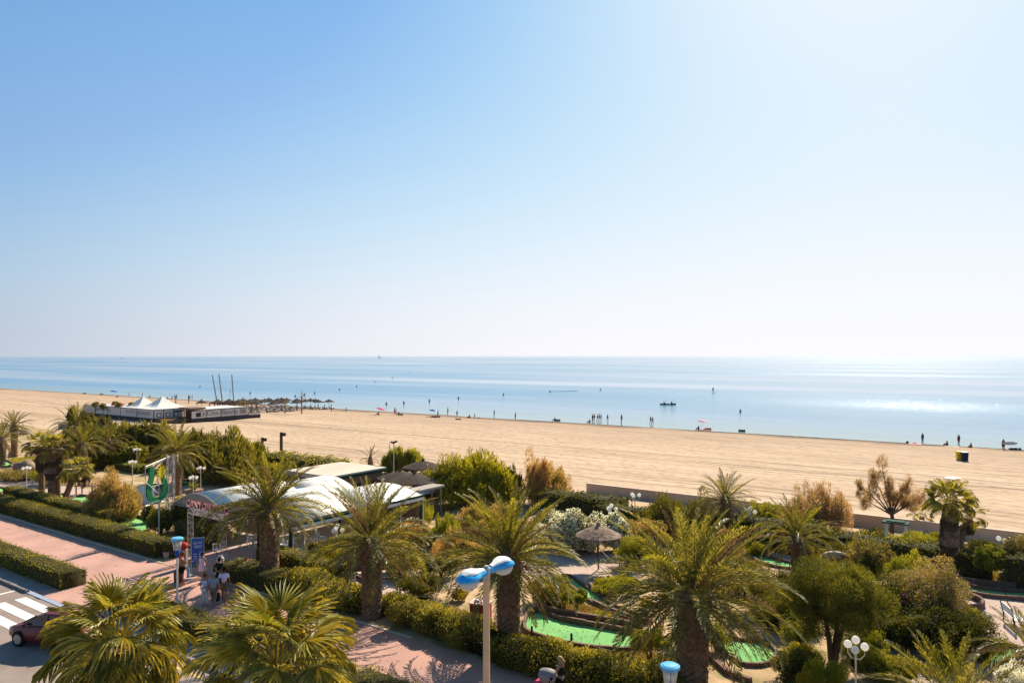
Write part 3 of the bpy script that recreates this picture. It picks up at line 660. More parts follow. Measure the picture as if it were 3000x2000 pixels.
def cone_lamp(label, loc, h=3.95, group='promenade lamps with blue caps'):
    o = thing('street_lamp', label, 'lamp', loc, 0, group)
    MB().lathe([(.075, 0), (.06, .3), (.045, .35), (.04, h-1.0)], 12).build('post', M['polewhite'], o)
    MB().lathe([(.05, h-1.02), (.08, h-.95), (.16, h-.66)], 16).build('lamp_foot', M['darkblue'], o, True)
    g = MB(); g.lathe([(.155, h-.655), (.215, h-.22)], 16); g.build('lamp_glass', M['lampglass'], o, True)
    MB().ball((0, 0, h-.45), .07, 10).build('bulb', M['glassglobe'], o, True)
    c = MB(); c.lathe([(.262, h-.215), (.275, h-.18), (.27, h-.12), (.20, h-.085), (.05, h-.075)], 20); c.build('cap', M['bluelight'], o)
    for i in range(3):
        a = 2.1*i+.4; MB().tube([(.15*math.cos(a), .15*math.sin(a), h-.66), (.235*math.cos(a), .235*math.sin(a), h-.2)], .012, 4).build('stay', M['darkblue'], o)
    return o
gm = bpy.data.materials.new('lamp_glass'); gm.use_nodes = True
_p = gm.node_tree.nodes['Principled BSDF']; _p.inputs['Base Color'].default_value = (.75, .68, .55, 1); _p.inputs['Roughness'].default_value = .25; _p.inputs['Alpha'].default_value = .6
M['lampglass'] = gm
# ------------------------------------------------------------------ small builders
def thatch_parasol(label, loc, r=1.15, h=2.3, m='thatch', group='thatched parasols on the beach', cat='parasol', me={}):
    o = thing('thatched_parasol', label, cat, loc, random.Random(int(loc[0]*100)).uniform(0, 3), group); k = (r, h, m)
    if k not in me:
        c = MB(); c.lathe([(r, h-.62), (r*.98, h-.55), (r*.5, h-.22), (.13, h+.0), (.10, h+.16), (.02, h+.2)], 18)
        rr = random.Random(5)
        for i in range(54):
            a = 6.283*i/54; q = r*rr.uniform(.96, 1.08); c.tube([(math.cos(a)*r*.9, math.sin(a)*r*.9, h-.53), (math.cos(a)*q, math.sin(a)*q, h-.62-rr.uniform(.04, .14))], [.05, .01], 3, False)
        me[k] = (c.mesh('thatch', M[m]), MB().lathe([(.045, -.3), (.04, h-.2)], 8).mesh('post', M['wood']))
    place('thatch', me[k][0], o); place('post', me[k][1], o); return o
def parasol(label, loc, m, r=.95, h=1.9, tilt=0., group=None):
    o = thing('parasol', label, 'parasol', loc, 0, group)
    mm = Matrix.Rotation(tilt, 4, 'Y'); c = MB(); c.lathe([(r, h-.35), (r*.7, h-.15), (r*.3, h-.02), (.02, h+.03)], 8, (0, 0, 0), 1, 1, mm); c.build('canopy', M[m], o)
    MB().tube([mm @ Vector((0, 0, -.1)), mm @ Vector((0, 0, h))], .02, 6).build('pole', M['polewhite'], o); return o
def truss(b, a, c, w_=.26, n=10, r=.022, br=.013):
    """square lattice mast from a to c"""
    a, c = Vector(a), Vector(c); d = (c-a).normalized(); x = (d.cross(Vector((0, 0, 1))) if abs(d.z) < .9 else Vector((.8182, -.5749, 0))).normalized(); y = d.cross(x)
    cor = [x*w_/2+y*w_/2, -x*w_/2+y*w_/2, -x*w_/2-y*w_/2, x*w_/2-y*w_/2]
    for q in cor: b.tube([a+q, c+q], r, 5)
    L = (c-a).length
    for i in range(n):
        t0, t1 = L*i/n, L*(i+1)/n
        for k in range(4):
            p, q = cor[k], cor[(k+1) % 4]
            if i % 2: p, q = q, p
            b.tube([a+p+d*t0, a+q+d*t1], br, 4, False); b.tube([a+p+d*t0, a+q+d*t0], br, 4, False)
    return b
def bench(label, loc, rz, seat='wood', frame='dark', L=1.6, group='park benches', h=.45):
    o = thing('park_bench', label, 'bench', loc, rz, group)
    for i in range(4): MB().box((0, -.18+.12*i, h), (L, .10, .035)).build('seat_slat', M[seat], o)
    for i in range(3): MB().box((0, .27+.03*i, h+.15+.13*i), (L, .03, .10)).build('back_slat', M[seat], o)
    for s_ in (-1, 1):
        MB().box((s_*L*.42, -.17, h/2-.02), (.06, .05, h-.04)).box((s_*L*.42, .22, h/2), (.06, .05, h)).build('leg', M[frame], o)
        MB().tube([(s_*L*.42, .25, h), (s_*L*.42, .34, h+.5)], .03, 5).build('back_post', M[frame], o)
    return o
def plastic_chair(label, loc, rz, group, m='white'):
    o = thing('plastic_chair', label, 'chair', loc, rz, group)
    if m not in CACHE:
        bk = MB(); bk.box((0, .22, .83), (.42, .03, .10)).box((0, .215, .62), (.42, .03, .04))
        for i in range(5): bk.box((-.17+.085*i, .22, .72), (.03, .02, .16))
        CACHE[m] = (MB().box((0, 0, .43), (.46, .44, .035)).mesh('seat', M[m]), bk.mesh('backrest', M[m]),
                    MB().tube([(0, 0, .42), (0, 0, 0)], [.028, .02], 5).mesh('leg', M[m]), MB().tube([(0, -.2, .43), (0, -.2, .64), (0, .2, .66)], .02, 5).mesh('armrest', M[m]))
    s_, b_, l_, a_ = CACHE[m]; place('seat', s_, o); place('backrest', b_, o)
    for x in (-.2, .2):
        for y in (-.19, .2): place('leg', l_, o, (x, y, 0))
        place('armrest', a_, o, (x*1.1, 0, 0))
    return o
def bin_(label, loc, m, h=1.05, w_=.5, rz=0., lid=None, cat='bin', name='waste_bin', group=None):
    o = thing(name, label, cat, loc, rz, group)
    MB().box((0, 0, h*.46), (w_, w_, h*.88), top=1.12).build('container', M[m], o); MB().box((0, 0, h*.93), (w_*1.22, w_*1.2, h*.06)).build('lid', M[lid or m], o)
    for s_ in (-1, 1): MB().lathe([(.07, -.03), (.07, .03)], 10, (s_*w_*.4, -w_*.5, .08), m=Matrix.Rotation(R(90), 4, 'Y')).build('wheel', M['black'], o)
    return o
def edged_green(label, px, seed=1, edge=.18, inner=None, world=None, eh=.16, z=.014, group='mini golf lanes', smooth=3):
    pts = world or [P(x, y) for x, y in px]; loop = smooth_loop(pts, smooth) if smooth > 1 else [Vector((p[0], p[1])) for p in pts]
    ar = sum(loop[i].x*loop[(i+1) % len(loop)].y-loop[(i+1) % len(loop)].x*loop[i].y for i in range(len(loop)))
    if ar < 0: loop.reverse()
    c = sum(loop, Vector((0, 0)))/len(loop); o = thing('mini_golf_lane', label, 'mini golf lane', (c.x, c.y, 0), 0, group)
    me = bpy.data.meshes.new('felt'); me.from_pydata([(p.x-c.x, p.y-c.y, z) for p in loop], [], [tuple(range(len(loop)))]); me.materials.append(M['turf']); place('felt', me, o)
    L = sum((loop[(i+1) % len(loop)]-loop[i]).length for i in range(len(loop))); step = max(.55, L/60); blk = CACHE.setdefault('blk', MB().box((0, 0, .5), (1, 1, 1), top=.94).mesh('edging_block', M['edging']))
    acc = 0; pos = 0; i = 0; pts2 = [loop[0]]
    for i in range(len(loop)):
        a, b = loop[i], loop[(i+1) % len(loop)]; l_ = (b-a).length; t = step-acc
        while t < l_: pts2.append(a.lerp(b, t/l_)); t += step
        acc = l_-(t-step)
    r = random.Random(seed)
    for i in range(len(pts2)):
        a, b = pts2[i], pts2[(i+1) % len(pts2)]; d = b-a
        if d.length < .05: continue
        mid = (a+b)/2-c; nrm = Vector((d.y, -d.x)).normalized()*.07
        place('edging_block', blk, o, (mid.x+nrm.x, mid.y+nrm.y, 0), math.atan2(d.y, d.x), sc_=(d.length+.04, .14, eh*r.uniform(.92, 1.08)))
    return o
# ================================================================== THE SETTING
def strip(name, s0, s1, ws, m, dz=0., kind='structure', ds=None, bump=None, zf=gz, parent=None):
    """ground between coast-parallel lines; local x = s, local y = w"""
    ns = 1 if not ds else int((s1-s0)/ds); ss = [s0+(s1-s0)*i/ns for i in range(ns+1)]
    v = [(a, b, zf(b)+dz+(bump(a, b) if bump else 0)) for a in ss for b in ws]; k = len(ws)
    f = [(i*k+j, (i+1)*k+j, (i+1)*k+j+1, i*k+j+1) for i in range(ns) for j in range(k-1)]
    me = bpy.data.meshes.new(name); me.from_pydata(v, [], f); me.materials.append(m); me.polygons.foreach_set('use_smooth', [True]*len(f))
    o = bpy.data.objects.new(name, me); COL.objects.link(o); o.rotation_euler = (0, 0, ANG_S)
    if parent: o.parent = parent; o.rotation_euler = (0, 0, 0)
    elif kind: o['kind'] = kind
    return o
M['road'] = mat('asphalt', (.30, .23, .195), .92, (.22, .17, .145), .6, detail=9, bump=.004, bscale=60)
M['pinkpath'] = mat('pink_paving', (.50, .285, .225), .92, (.39, .225, .18), .55, detail=9, bump=.004, bscale=40, lo=.35, hi=.68)
M['earth'] = mat('garden_earth', (.50, .33, .19), .95, (.24, .19, .08), .7, detail=8, bump=.03, bscale=9, lo=.42, hi=.62)
M['gravel'] = mat('pale_gravel', (.50, .37, .30), .95, (.40, .29, .235), .8, detail=8, bump=.012, bscale=25, lo=.3, hi=.7)
M['soil'] = mat('hedge_soil', (.16, .10, .065), .95, (.10, .065, .04), 2, bump=.03)
M['line'] = mat('road_paint', (.72, .69, .64), .7, (.55, .52, .48), 3, detail=6, lo=.55, hi=.75)
M['prom'] = mat('promenade_concrete', (.62, .52, .42), .9, (.52, .43, .34), .3)
# beach sand: raked tracks running with the coast, footprints
def sandmat():
    m = bpy.data.materials.new('sand'); m.use_nodes = True; t = m.node_tree; L = t.links.new; p = t.nodes['Principled BSDF']; p.inputs['Roughness'].default_value = .95; p.inputs['Specular IOR Level'].default_value = .1
    tc = NN(t, 'ShaderNodeTexCoord')
    def noise(scl, sc3, det=4, off=0):
        mp = NN(t, 'ShaderNodeMapping'); mp.inputs['Scale'].default_value = sc3; mp.inputs['Location'].default_value = (off, off, 0)
        n = NN(t, 'ShaderNodeTexNoise'); n.inputs['Scale'].default_value = scl; n.inputs['Detail'].default_value = det
        L(tc.outputs['Object'], mp.inputs[0]); L(mp.outputs[0], n.inputs['Vector']); return n.outputs[0]
    def rng_(x, a, b, c=0., d=1.):
        r = NN(t, 'ShaderNodeMapRange'); r.inputs[1].default_value = a; r.inputs[2].default_value = b; r.inputs[3].default_value = c; r.inputs[4].default_value = d; L(x, r.inputs[0]); return r.outputs[0]
    def mixc(f, a, b):
        x = NN(t, 'ShaderNodeMix', data_type='RGBA'); 
        for s_, q in ((0, f), (6, a), (7, b)):
            if isinstance(q, tuple): x.inputs[s_].default_value = (*q, 1)
            else: L(q, x.inputs[s_])
        return x.outputs[2]
    sp = NN(t, 'ShaderNodeSeparateXYZ'); L(tc.outputs['Object'], sp.inputs[0])
    base = mixc(rng_(noise(.03, (1, 3, 1), 5), .35, .65), (.53, .38, .255), (.46, .32, .215))
    tracks = rng_(noise(1.0, (.011, .62, 1), 6), .50, .60)            # long thin darker lines
    zone = rng_(noise(1.0, (.004, .07, 1), 2, 40), .36, .56)
    tk = NN(t, 'ShaderNodeMath', operation='MULTIPLY'); L(tracks, tk.inputs[0]); L(zone, tk.inputs[1])
    tk2 = NN(t, 'ShaderNodeMath', operation='MULTIPLY'); L(tk.outputs[0], tk2.inputs[0]); tk2.inputs[1].default_value = .62
    c = mixc(tk2.outputs[0], base, (.19, .125, .075))
    rt = NN(t, 'ShaderNodeMapping'); rt.inputs['Rotation'].default_value = (0, 0, .42); L(tc.outputs['Object'], rt.inputs[0])
    rs = NN(t, 'ShaderNodeMapping'); rs.inputs['Scale'].default_value = (.014, .9, 1); L(rt.outputs[0], rs.inputs[0])
    rn = NN(t, 'ShaderNodeTexNoise'); rn.inputs['Scale'].default_value = 1; rn.inputs['Detail'].default_value = 4; rn.inputs['Distortion'].default_value = .3; L(rs.outputs[0], rn.inputs['Vector'])
    c = mixc(rng_(rn.outputs[0], .60, .68, 0, .45), c, (.24, .165, .105))
    big = rng_(noise(.05, (1, 1.3, 1), 6, 21), .42, .62, 0, .5); c = mixc(big, c, (.42, .295, .195))
    foot = rng_(noise(1.1, (.8, 1.5, 1), 7, 9), .50, .66, 0, .75)
    c = mixc(foot, c, (.27, .185, .115))
    c = mixc(rng_(sp.outputs['Y'], 96, 128, 0, .5), c, (.30, .20, .13))
    # the wet edge
    wet = rng_(sp.outputs['Y'], 126.5, 136.0); wn = noise(.08, (1, 1, 1), 3)
    wm = NN(t, 'ShaderNodeMath', operation='MULTIPLY_ADD'); L(wn, wm.inputs[0]); wm.inputs[1].default_value = .8; L(wet, wm.inputs[2])
    wr = rng_(wm.outputs[0], .62, 1.0)
    c = mixc(wr, c, (.15, .095, .06))
    L(c, p.inputs['Base Color'])
    n2 = noise(1.6, (1, 1, 1), 6, 3); bp = NN(t, 'ShaderNodeBump'); bp.inputs['Distance'].default_value = .10; bp.inputs['Strength'].default_value = .8
    ad = NN(t, 'ShaderNodeMath', operation='MULTIPLY_ADD'); L(tk.outputs[0], ad.inputs[0]); ad.inputs[1].default_value = -1.6; L(n2, ad.inputs[2])
    L(ad.outputs[0], bp.inputs['Height']); L(bp.outputs[0], p.inputs['Normal'])
    return m
M['sand'] = sandmat()
def seamat():
    m = bpy.data.materials.new('sea_water'); m.use_nodes = True; t = m.node_tree; L = t.links.new; p = t.nodes['Principled BSDF']
    tc = NN(t, 'ShaderNodeTexCoord'); sp = NN(t, 'ShaderNodeSeparateXYZ'); L(tc.outputs['Object'], sp.inputs[0])
    def noise(scl, sc3, det=4, off=0, dist=0.):
        mp = NN(t, 'ShaderNodeMapping'); mp.inputs['Scale'].default_value = sc3; mp.inputs['Location'].default_value = (off, off, 0)
        n = NN(t, 'ShaderNodeTexNoise'); n.inputs['Scale'].default_value = scl; n.inputs['Detail'].default_value = det; n.inputs['Distortion'].default_value = dist
        L(tc.outputs['Object'], mp.inputs[0]); L(mp.outputs[0], n.inputs['Vector']); return n.outputs[0]
    def rng_(x, a, b, c=0., d=1.):
        r = NN(t, 'ShaderNodeMapRange'); r.inputs[1].default_value = a; r.inputs[2].default_value = b; r.inputs[3].default_value = c; r.inputs[4].default_value = d; L(x, r.inputs[0]); return r.outputs[0]
    # slicks: smooth lanes among rippled water
    sl = noise(1, (.0016, .0105, 1), 5, 3, .4)
    slick = rng_(sl, .36, .60)
    rg_ = rng_(slick, 0, 1, .08, .20); L(rg_, p.inputs['Roughness'])
    col = NN(t, 'ShaderNodeMix', data_type='RGBA'); sh = rng_(sp.outputs['Y'], 136, 175); L(sh, col.inputs[0])
    col.inputs[6].default_value = (.16, .24, .22, 1); col.inputs[7].default_value = (.022, .17, .30, 1); L(col.outputs[2], p.inputs['Base Color'])
    p.inputs['IOR'].default_value = 1.333; p.inputs['Specular IOR Level'].default_value = .5
    w1 = noise(1, (.8, 1.7, 1), 5, 0, .6); w2 = noise(1, (.05, .18, 1), 2, 8)
    ad = NN(t, 'ShaderNodeMath', operation='MULTIPLY_ADD'); L(w2, ad.inputs[0]); ad.inputs[1].default_value = 1.6; L(w1, ad.inputs[2])
    bp = NN(t, 'ShaderNodeBump'); bp.inputs['Distance'].default_value = .12; L(rng_(slick, 0, 1, .14, 1.0), bp.inputs['Strength'])
    L(ad.outputs[0], bp.inputs['Height']); L(bp.outputs[0], p.inputs['Normal'])
    return m
M['sea'] = seamat()
M['foam'] = mat('foam', (.75, .75, .73), .7)
strip('road', -140, 45, [-14, 0, 16.9], M['road'], ds=20)
strip('ground', -260, 110, [17.0, 17.9, 30, 49.6, 56.9], M['earth'], ds=37)
def beach_bump(a, b): return .05*math.sin(a*.11+b*.3)+.06*math.sin(b*.5+a*.02)+.04*math.sin(a*.35-b*.21) if 61 < b < 134 else 0
strip('beach', -700, 230, [56.9, 58, 60]+[60+1.5*i for i in range(1, 50)]+[136, 138, 142, 150, 160, 200, 300], M['sand'], ds=3.0, bump=beach_bump)
strip('far_beach', -9000, -700, [40, 57, 60, 82, 120, 133, 138, 150, 200, 300], M['sand'])
strip('far_ground', -9000, -260, [-60, 30, 40], M['earth'], dz=-.05); strip('far_dune', -9000, -700, [-60, 57], M['earth'], dz=-.1)
sea = strip('sea', -30000, 30000, [136.5, 30000], M['sea'], zf=lambda b: SEA)
# beneath everything, so no edge of the world shows
strip('promenade', -260, 110, [50.2, 57.4], M['prom'], dz=.004)
pav = strip('pavement', -140, 45, [17.02, 17.85], M['kerb'], dz=.004)
kb = MB().box((.5, 0, -.045), (.985, .18, .13)).mesh('kerb_stone', M['kerb'])
for i in range(90):
    s_ = -78+i
    if -42.7 < s_+.5 < -37.3: continue
    place('kerb_stone', kb, pav, (s_, 16.93, .006))
path = strip('pink_path', -140, 45, [19.35, 23.65], M['pinkpath'], dz=.004)
ke = MB().box((.5, 0, .01), (.99, .10, .07)).mesh('edging_kerb', M['prom'])
for i in range(70):
    s_ = -92+i
    if not (-42.4 < s_ < -36): place('edging_kerb', ke, path, (s_, 23.72, 0))
    if not (-43.4 < s_ < -36.6): place('edging_kerb', ke, path, (s_, 19.28, 0))
# paved openings: crossing to path, and path to the garden gate
sheet('crossing_apron', [SW(-42.4, 17.0), SW(-37.2, 17.0), SW(-37.2, 19.3), SW(-42.4, 19.3)], .010, M['pinkpath'], kind='structure')
sheet('gate_forecourt', [SW(-42.3, 23.7), SW(-36.2, 23.7), SW(-36.4, 31), SW(-42.0, 31)], .010, M['pinkpath'], kind='structure')
# painted road markings
mk = thing('zebra_crossing', 'white striped zebra crossing on the road in front of the red car', 'road marking', SW(-40, 14, 0))
for i in range(9):
    w1 = 16.55-.93*i; c = [SW(-42.3, w1), SW(-37.9, w1), SW(-37.9, w1-.52), SW(-42.3, w1-.52)]
    base = Vector(mk.location); sheet('stripe', [q-base for q in c], -.114, M['line'], mk)
sl_ = tag(sheet('stop_line', [SW(-44.0, 16.7), SW(-43.8, 16.7), SW(-43.8, 9.5), SW(-44.0, 9.5)], -.114, M['line']), 'thin white stop line painted across the road left of the zebra crossing', 'road marking')
tag(sheet('edge_line', [SW(-33.5, 16.35), SW(-21, 16.35), SW(-21, 16.22), SW(-33.5, 16.22)], -.114, mat('yellow_paint', (.62, .45, .12), .7)), 'yellow line painted along the road kerb between the two big fan palms', 'road marking')
# paths and plots of the mini golf garden
def patch(name, px, m, z=.008, k=3):
    return sheet(name, smooth_loop([P(x, y) for x, y in px], k), z, m, kind='structure')
patch('gravel_path', [(2700, 1880), (2790, 1800), (2810, 1752), (2900, 1752), (3060, 1768), (3200, 1800), (3160, 1880), (3020, 1960), (2800, 1985), (2600, 1960), (2590, 1890)], M['gravel'])
patch('gravel_path', [(1560, 1622), (1700, 1618), (1900, 1640), (1930, 1668), (1850, 1690), (1760, 1700), (1660, 1692), (1500, 1665)], M['gravel'])
patch('gravel_path', [(840, 1700), (950, 1668), (1060, 1660), (1200, 1668), (1290, 1690), (1420, 1700), (1400, 1716), (1240, 1735), (1150, 1745), (1050, 1760), (960, 1745)], M['gravel'])
patch('gravel_path', [(-60, 1404), (60, 1394), (140, 1415), (240, 1430), (330, 1440), (420, 1452), (420, 1475), (330, 1480), (250, 1470), (150, 1450), (60, 1440), (-60, 1460)], M['gravel'])
patch('gravel_path', [(200, 1500), (250, 1488), (310, 1505), (330, 1525), (300, 1545), (240, 1530)], M['gravel'])
patch('gravel_path', [(520, 1424), (600, 1424), (640, 1440), (560, 1450), (500, 1450)], M['gravel'])
patch('gravel_path', [(2100, 1598), (2230, 1606), (2360, 1650), (2420, 1700), (2360, 1700), (2250, 1655), (2130, 1625)], M['gravel'])
patch('gravel_path', [(2560, 1950), (2700, 1890), (2850, 1945), (2850, 2030), (2650, 2040)], M['gravel'], .009)
patch('gravel_path', [(2220, 1860), (2280, 1880), (2330, 1890), (2300, 1860), (2230, 1845)], M['gravel'])
# ground cover nobody could count
def scatter(name, polys, n, m, h=.12, seed=3, ln=.13, wd=.05):
    rg = np.random.default_rng(seed); pts = []
    for (px, cnt) in polys:
        q = [P(x, y) for x, y in px]; c = np.array([[a.x, a.y] for a in q]); mn, mx_ = c.min(0), c.max(0); k = 0
        z = rg.uniform(mn, mx_, (cnt*3, 2)); ins = np.zeros(len(z), bool); j = len(c)-1
        for i in range(len(c)):
            cond = ((c[i, 1] > z[:, 1]) != (c[j, 1] > z[:, 1])) & (z[:, 0] < (c[j, 0]-c[i, 0])*(z[:, 1]-c[i, 1])/(c[j, 1]-c[i, 1]+1e-9)+c[i, 0]); ins ^= cond; j = i
        pts.append(z[ins][:cnt])
    p = np.concatenate(pts); p = np.column_stack([p, rg.random(len(p))*h]); keep = sines(p*1.1, rg, 5, 1.) > -.35; p = p[keep]
    d = unit(rg.normal(size=p.shape)+[0, 0, 1.]); t = np.clip(.5+.4*sines(p*.9, rg, 4, 1.)+rg.normal(size=len(p))*.2, 0, 1)
    o = place(name, leaves_mesh(name, p, d, ln*rg.uniform(.6, 1.3, len(p)), wd, t, m)); o['kind'] = 'stuff'; return o
scatter('dry_grass', [
    ([(1600, 1770), (1700, 1770), (1800, 1805), (1860, 1840), (1700, 1815), (1600, 1795)], 7000),
    ([(2700, 1660), (2800, 1655), (2930, 1670), (3000, 1700), (2900, 1715), (2780, 1700)], 6000),
    ([(0, 1370), (140, 1385), (300, 1400), (400, 1420), (250, 1425), (80, 1400), (0, 1395)], 7000),
    ([(200, 1495), (340, 1515), (470, 1560), (520, 1590), (400, 1570), (250, 1530)], 7000),
    ([(400, 1490), (520, 1500), (520, 1540), (440, 1540)], 5000),
    ([(1080, 1745), (1300, 1770), (1480, 1830), (1480, 1850), (1300, 1800), (1100, 1765)], 7000),
    ([(1540, 1860), (1700, 1905), (1900, 1915), (2000, 1930), (2100, 1960), (1900, 1960), (1700, 1930), (1560, 1890)], 9000),
    ([(2180, 1560), (2400, 1590), (2700, 1650), (2500, 1680), (2300, 1620)], 7000),
    ([(1500, 1520), (1600, 1530), (1600, 1600), (1400, 1640), (1350, 1560)], 7000)], 0, M['dryplant'], .14)
scatter('lime_ground_cover', [([(1740, 1700), (1840, 1690), (1900, 1720), (1830, 1745), (1760, 1725)], 5000), ([(1650, 1790), (1760, 1800), (1840, 1830), (1700, 1815)], 3500),
    ([(1880, 1760), (1960, 1790), (1900, 1800)], 1500), ([(20, 1340), (160, 1340), (180, 1352), (30, 1356)], 4000)], 0, M['lime'], .2, 5, .12, .06)
scatter('fallen_leaves', [([(560, 1720), (760, 1790), (1000, 1850), (1250, 1960), (1100, 1990), (900, 1890), (640, 1800)], 500), ([(0, 1515), (250, 1600), (450, 1680), (400, 1700), (200, 1620), (0, 1560)], 260),
    ([(1560, 1800), (1860, 1866), (1860, 1900), (1600, 1872)], 120), ([(2110, 1885), (2250, 1890), (2250, 1940), (2120, 1905)], 70), ([(2800, 1760), (3000, 1775), (3000, 1900), (2750, 1880)], 260), ([(250, 1440), (420, 1460), (330, 1520), (220, 1500)], 300), ([(900, 1690), (1200, 1670), (1400, 1710), (1000, 1750)], 300)], 0, M['fronddry'], .03, 8, .10, .05)
fo = MB(); r_ = random.Random(9); fv = []; ff = []
for i in range(1400):
    s_ = -330+i*.27; a_ = 137.55+.35*math.sin(s_*.21)+.2*math.sin(s_*.83+1)+.12*math.sin(s_*2.3); b_ = .06+.22*max(0, math.sin(s_*.33+.4*math.sin(s_*.11)))
    fv += [SW(s_, a_, SEA+.015), SW(s_, a_+b_, SEA+.015)]
fo.add(fv, [(2*i, 2*i+2, 2*i+3, 2*i+1) for i in range(1399)]); fo.build('foam_line', M['foam'])['kind'] = 'structure'
# sea wall
wl = thing('sea_wall', 'long low brown sea wall between the promenade and the sand', 'wall', SW(-32.7, 58.4, 0), ANG_S)
for i in range(26):
    MB().box((1.5+3*i, 0, .28), (2.99, .35, 1.0)).build('wall_block', M['seawall'], wl); MB().box((1.5+3*i, 0, .80), (2.985, .42, .05)).build('coping', M['seawall'], wl)
wl2 = thing('sea_wall', 'short pale grey stretch of sea wall by the leftmost palms', 'wall', SW(-118, 58.4, 0), ANG_S)
for i in range(14): MB().box((1.5+3*i-18, 0, .28), (2.99, .35, 1.0)).build('wall_block', M['concrete'], wl2)
# ================================================================== HEDGES
hedge('low clipped hedge beside the road at the left edge, before the crossing', [SW(-85, 18.55), SW(-41.6, 18.55)], 1.35, .9, 1, dens=150)
hedge('clipped hedge beside the road between the two big fan palms', [SW(-36.6, 18.55), SW(-20.6, 18.55)], 1.35, .85, 2, dens=170)
hedge('loose hedge along the near side of the pink path, bottom centre', [SW(-20.0, 18.6), SW(-6, 18.6)], 1.4, .85, 3, M['shrub'], dens=190, rough=.1)
hedge('long clipped hedge behind the pink path, left of the gate', [SW(-92, 24.75), SW(-43.6, 24.75), SW(-42.9, 25.6)], 1.5, 1.0, 4, dens=150)
hedge('second taller hedge stepped behind the long one at the left edge', [SW(-72, 27.0), SW(-54.6, 26.6)], 1.2, 1.15, 5, dens=130)
hedge('clipped hedge right of the lattice gate, under the first feather palm', [SW(-37.0, 27.2), SW(-30.2, 27.0)], 1.3, 1.15, 6, M['hedge'], dens=160)
hedge('low hedge between gate and pink path with a sunlit top', [SW(-36.3, 24.5), SW(-31.6, 24.6)], 1.6, .95, 7, M['shrub'], dens=190, rough=.08)
hedge('bright hedge running beside the open hall, behind the green post', [SW(-34.3, 28.6), SW(-34.3, 34.0)], 1.1, 1.3, 8, dens=150)
hedge('small hedge block left of the gate, behind the blue capped lamp', [SW(-46.0, 27.3), SW(-42.6, 27.2)], 1.1, 1.5, 9, dens=150)
# shrub masses behind the path among the palms
def mass(label, s0, s1, w0, wd_, h, m, seed, n, cat='shrub', leaf=(.105, .05), flowers=None):
    c = SW((s0+s1)/2, w0); o = thing('shrub', label, cat, c, ANG_S, 'shrubs'); L = s1-s0; k = max(2, int(L/1.1)); r = random.Random(seed); lob = []
    for i in range(k):
        x = -L/2+L*(i+.5)/k+r.uniform(-.2, .2); lob.append((x, r.uniform(-.15, .15)*wd_, h*.45, L/k*1.0, wd_*r.uniform(.42, .56), h*r.uniform(.44, .56)))
    for i in range(k): lob.append((r.uniform(-.5, .5)*L, r.uniform(-.3, .3)*wd_, h*.62, .55, .5, h*.36))
    place('crown', cloud('crown', lob, n, leaf[0], leaf[1], m, up=.2, gap=.15, freq=2.2, core=.78, seed=seed, shell=.85, jitter=.1), o)
    for q_ in (0, -.3, .3): MB().tube([(L*q_, 0, -.05), (L*q_+.1, 0, h*.5)], [.06, .03], 6).build('stem', M['bark'], o)
    if flowers: place('blossom', cloud('blossom', [(a, b, c_+.04, d, e, f) for a, b, c_, d, e, f in lob], flowers[1], .09, .06, flowers[0], up=.1, gap=.5, freq=1.5, core=0, seed=seed+9, shell=.96, jitter=.1), o)
    return o
mass('dense green shrub between the first and second feather palm, behind the path', -31.4, -26.2, 25.0, 2.2, 1.25, M['shrub'], 1, 26000)
mass('rounded shrub with a dry patch on top, between second and third feather palm', -23.4, -18.9, 24.7, 2.1, 1.2, M['shrub'], 2, 26000, flowers=(M['dryplant'], 5000))
mass('low green shrub just right of the second feather palm trunk', -25.2, -22.9, 25.6, 1.7, .95, M['shrub'], 3, 10000)
mass('wide glossy shrub bank behind the woman with the pushchair', -17.2, -10.6, 24.4, 2.3, 1.2, M['shrub'], 4, 34000)
mass('shrub bank at the bottom edge right of the blue capped lamp', -9.4, -5.5, 24.0, 1.8, .95, M['shrub'], 5, 14000)
mass('dark shrub at the foot of the third feather palm', -19.2, -17.0, 24.2, 1.6, .9, M['darkshrub'], 6, 10000)
# hedges on the sea side
hedge('tall dark hedge along the promenade, left of the grey green tamarisk', [SW(-31.0, 49.3), SW(-24.6, 49.2)], 2.2, 1.75, 10, M['darkshrub'], dens=60, leaf=(.17, .10), rough=.10)
hedge('dark clipped hedge block behind the thatched sunshade', [SW(-25.2, 47.0), SW(-21.6, 47.0)], 1.6, 1.7, 11, M['darkshrub'], dens=70, leaf=(.15, .09))
hedge('dark hedge behind the small palm near the middle of the sea wall', [SW(-19.0, 48.0), SW(-10.5, 48.0)], 1.9, 1.9, 12, M['darkshrub'], dens=70, leaf=(.15, .09), rough=.12)
hedge('long dark hedge below the sea wall, left of the skirted fan palm', [SW(-9.3, 48.4), SW(-1.8, 48.2)], 1.8, 1.5, 13, M['darkshrub'], dens=80, leaf=(.14, .08), rough=.1)
hedge('dark hedge below the sea wall at the right edge', [SW(-1.0, 47.6), SW(16, 47.2)], 1.8, 1.75, 14, M['darkshrub'], dens=80, leaf=(.14, .08), rough=.1)
hedge('olive hedge along the sand behind the first feather palm', [SW(-66.5, 49.6), SW(-55.4, 49.4)], 2.6, 2.0, 15, M['shrub'], dens=50, leaf=(.2, .12), rough=.2)
hedge('low hedge beside the white rail, left of the skirted fan palm cluster', [SW(-96, 47), SW(-82, 47)], 1.6, 1.5, 16, M['shrub'], dens=45, leaf=(.2, .12))
hedge('bright low hedge in the garden at the left edge under the small lamp', [SW(-84, 41), SW(-76, 41)], 1.6, .8, 17, M['lime'], dens=50, leaf=(.18, .10))
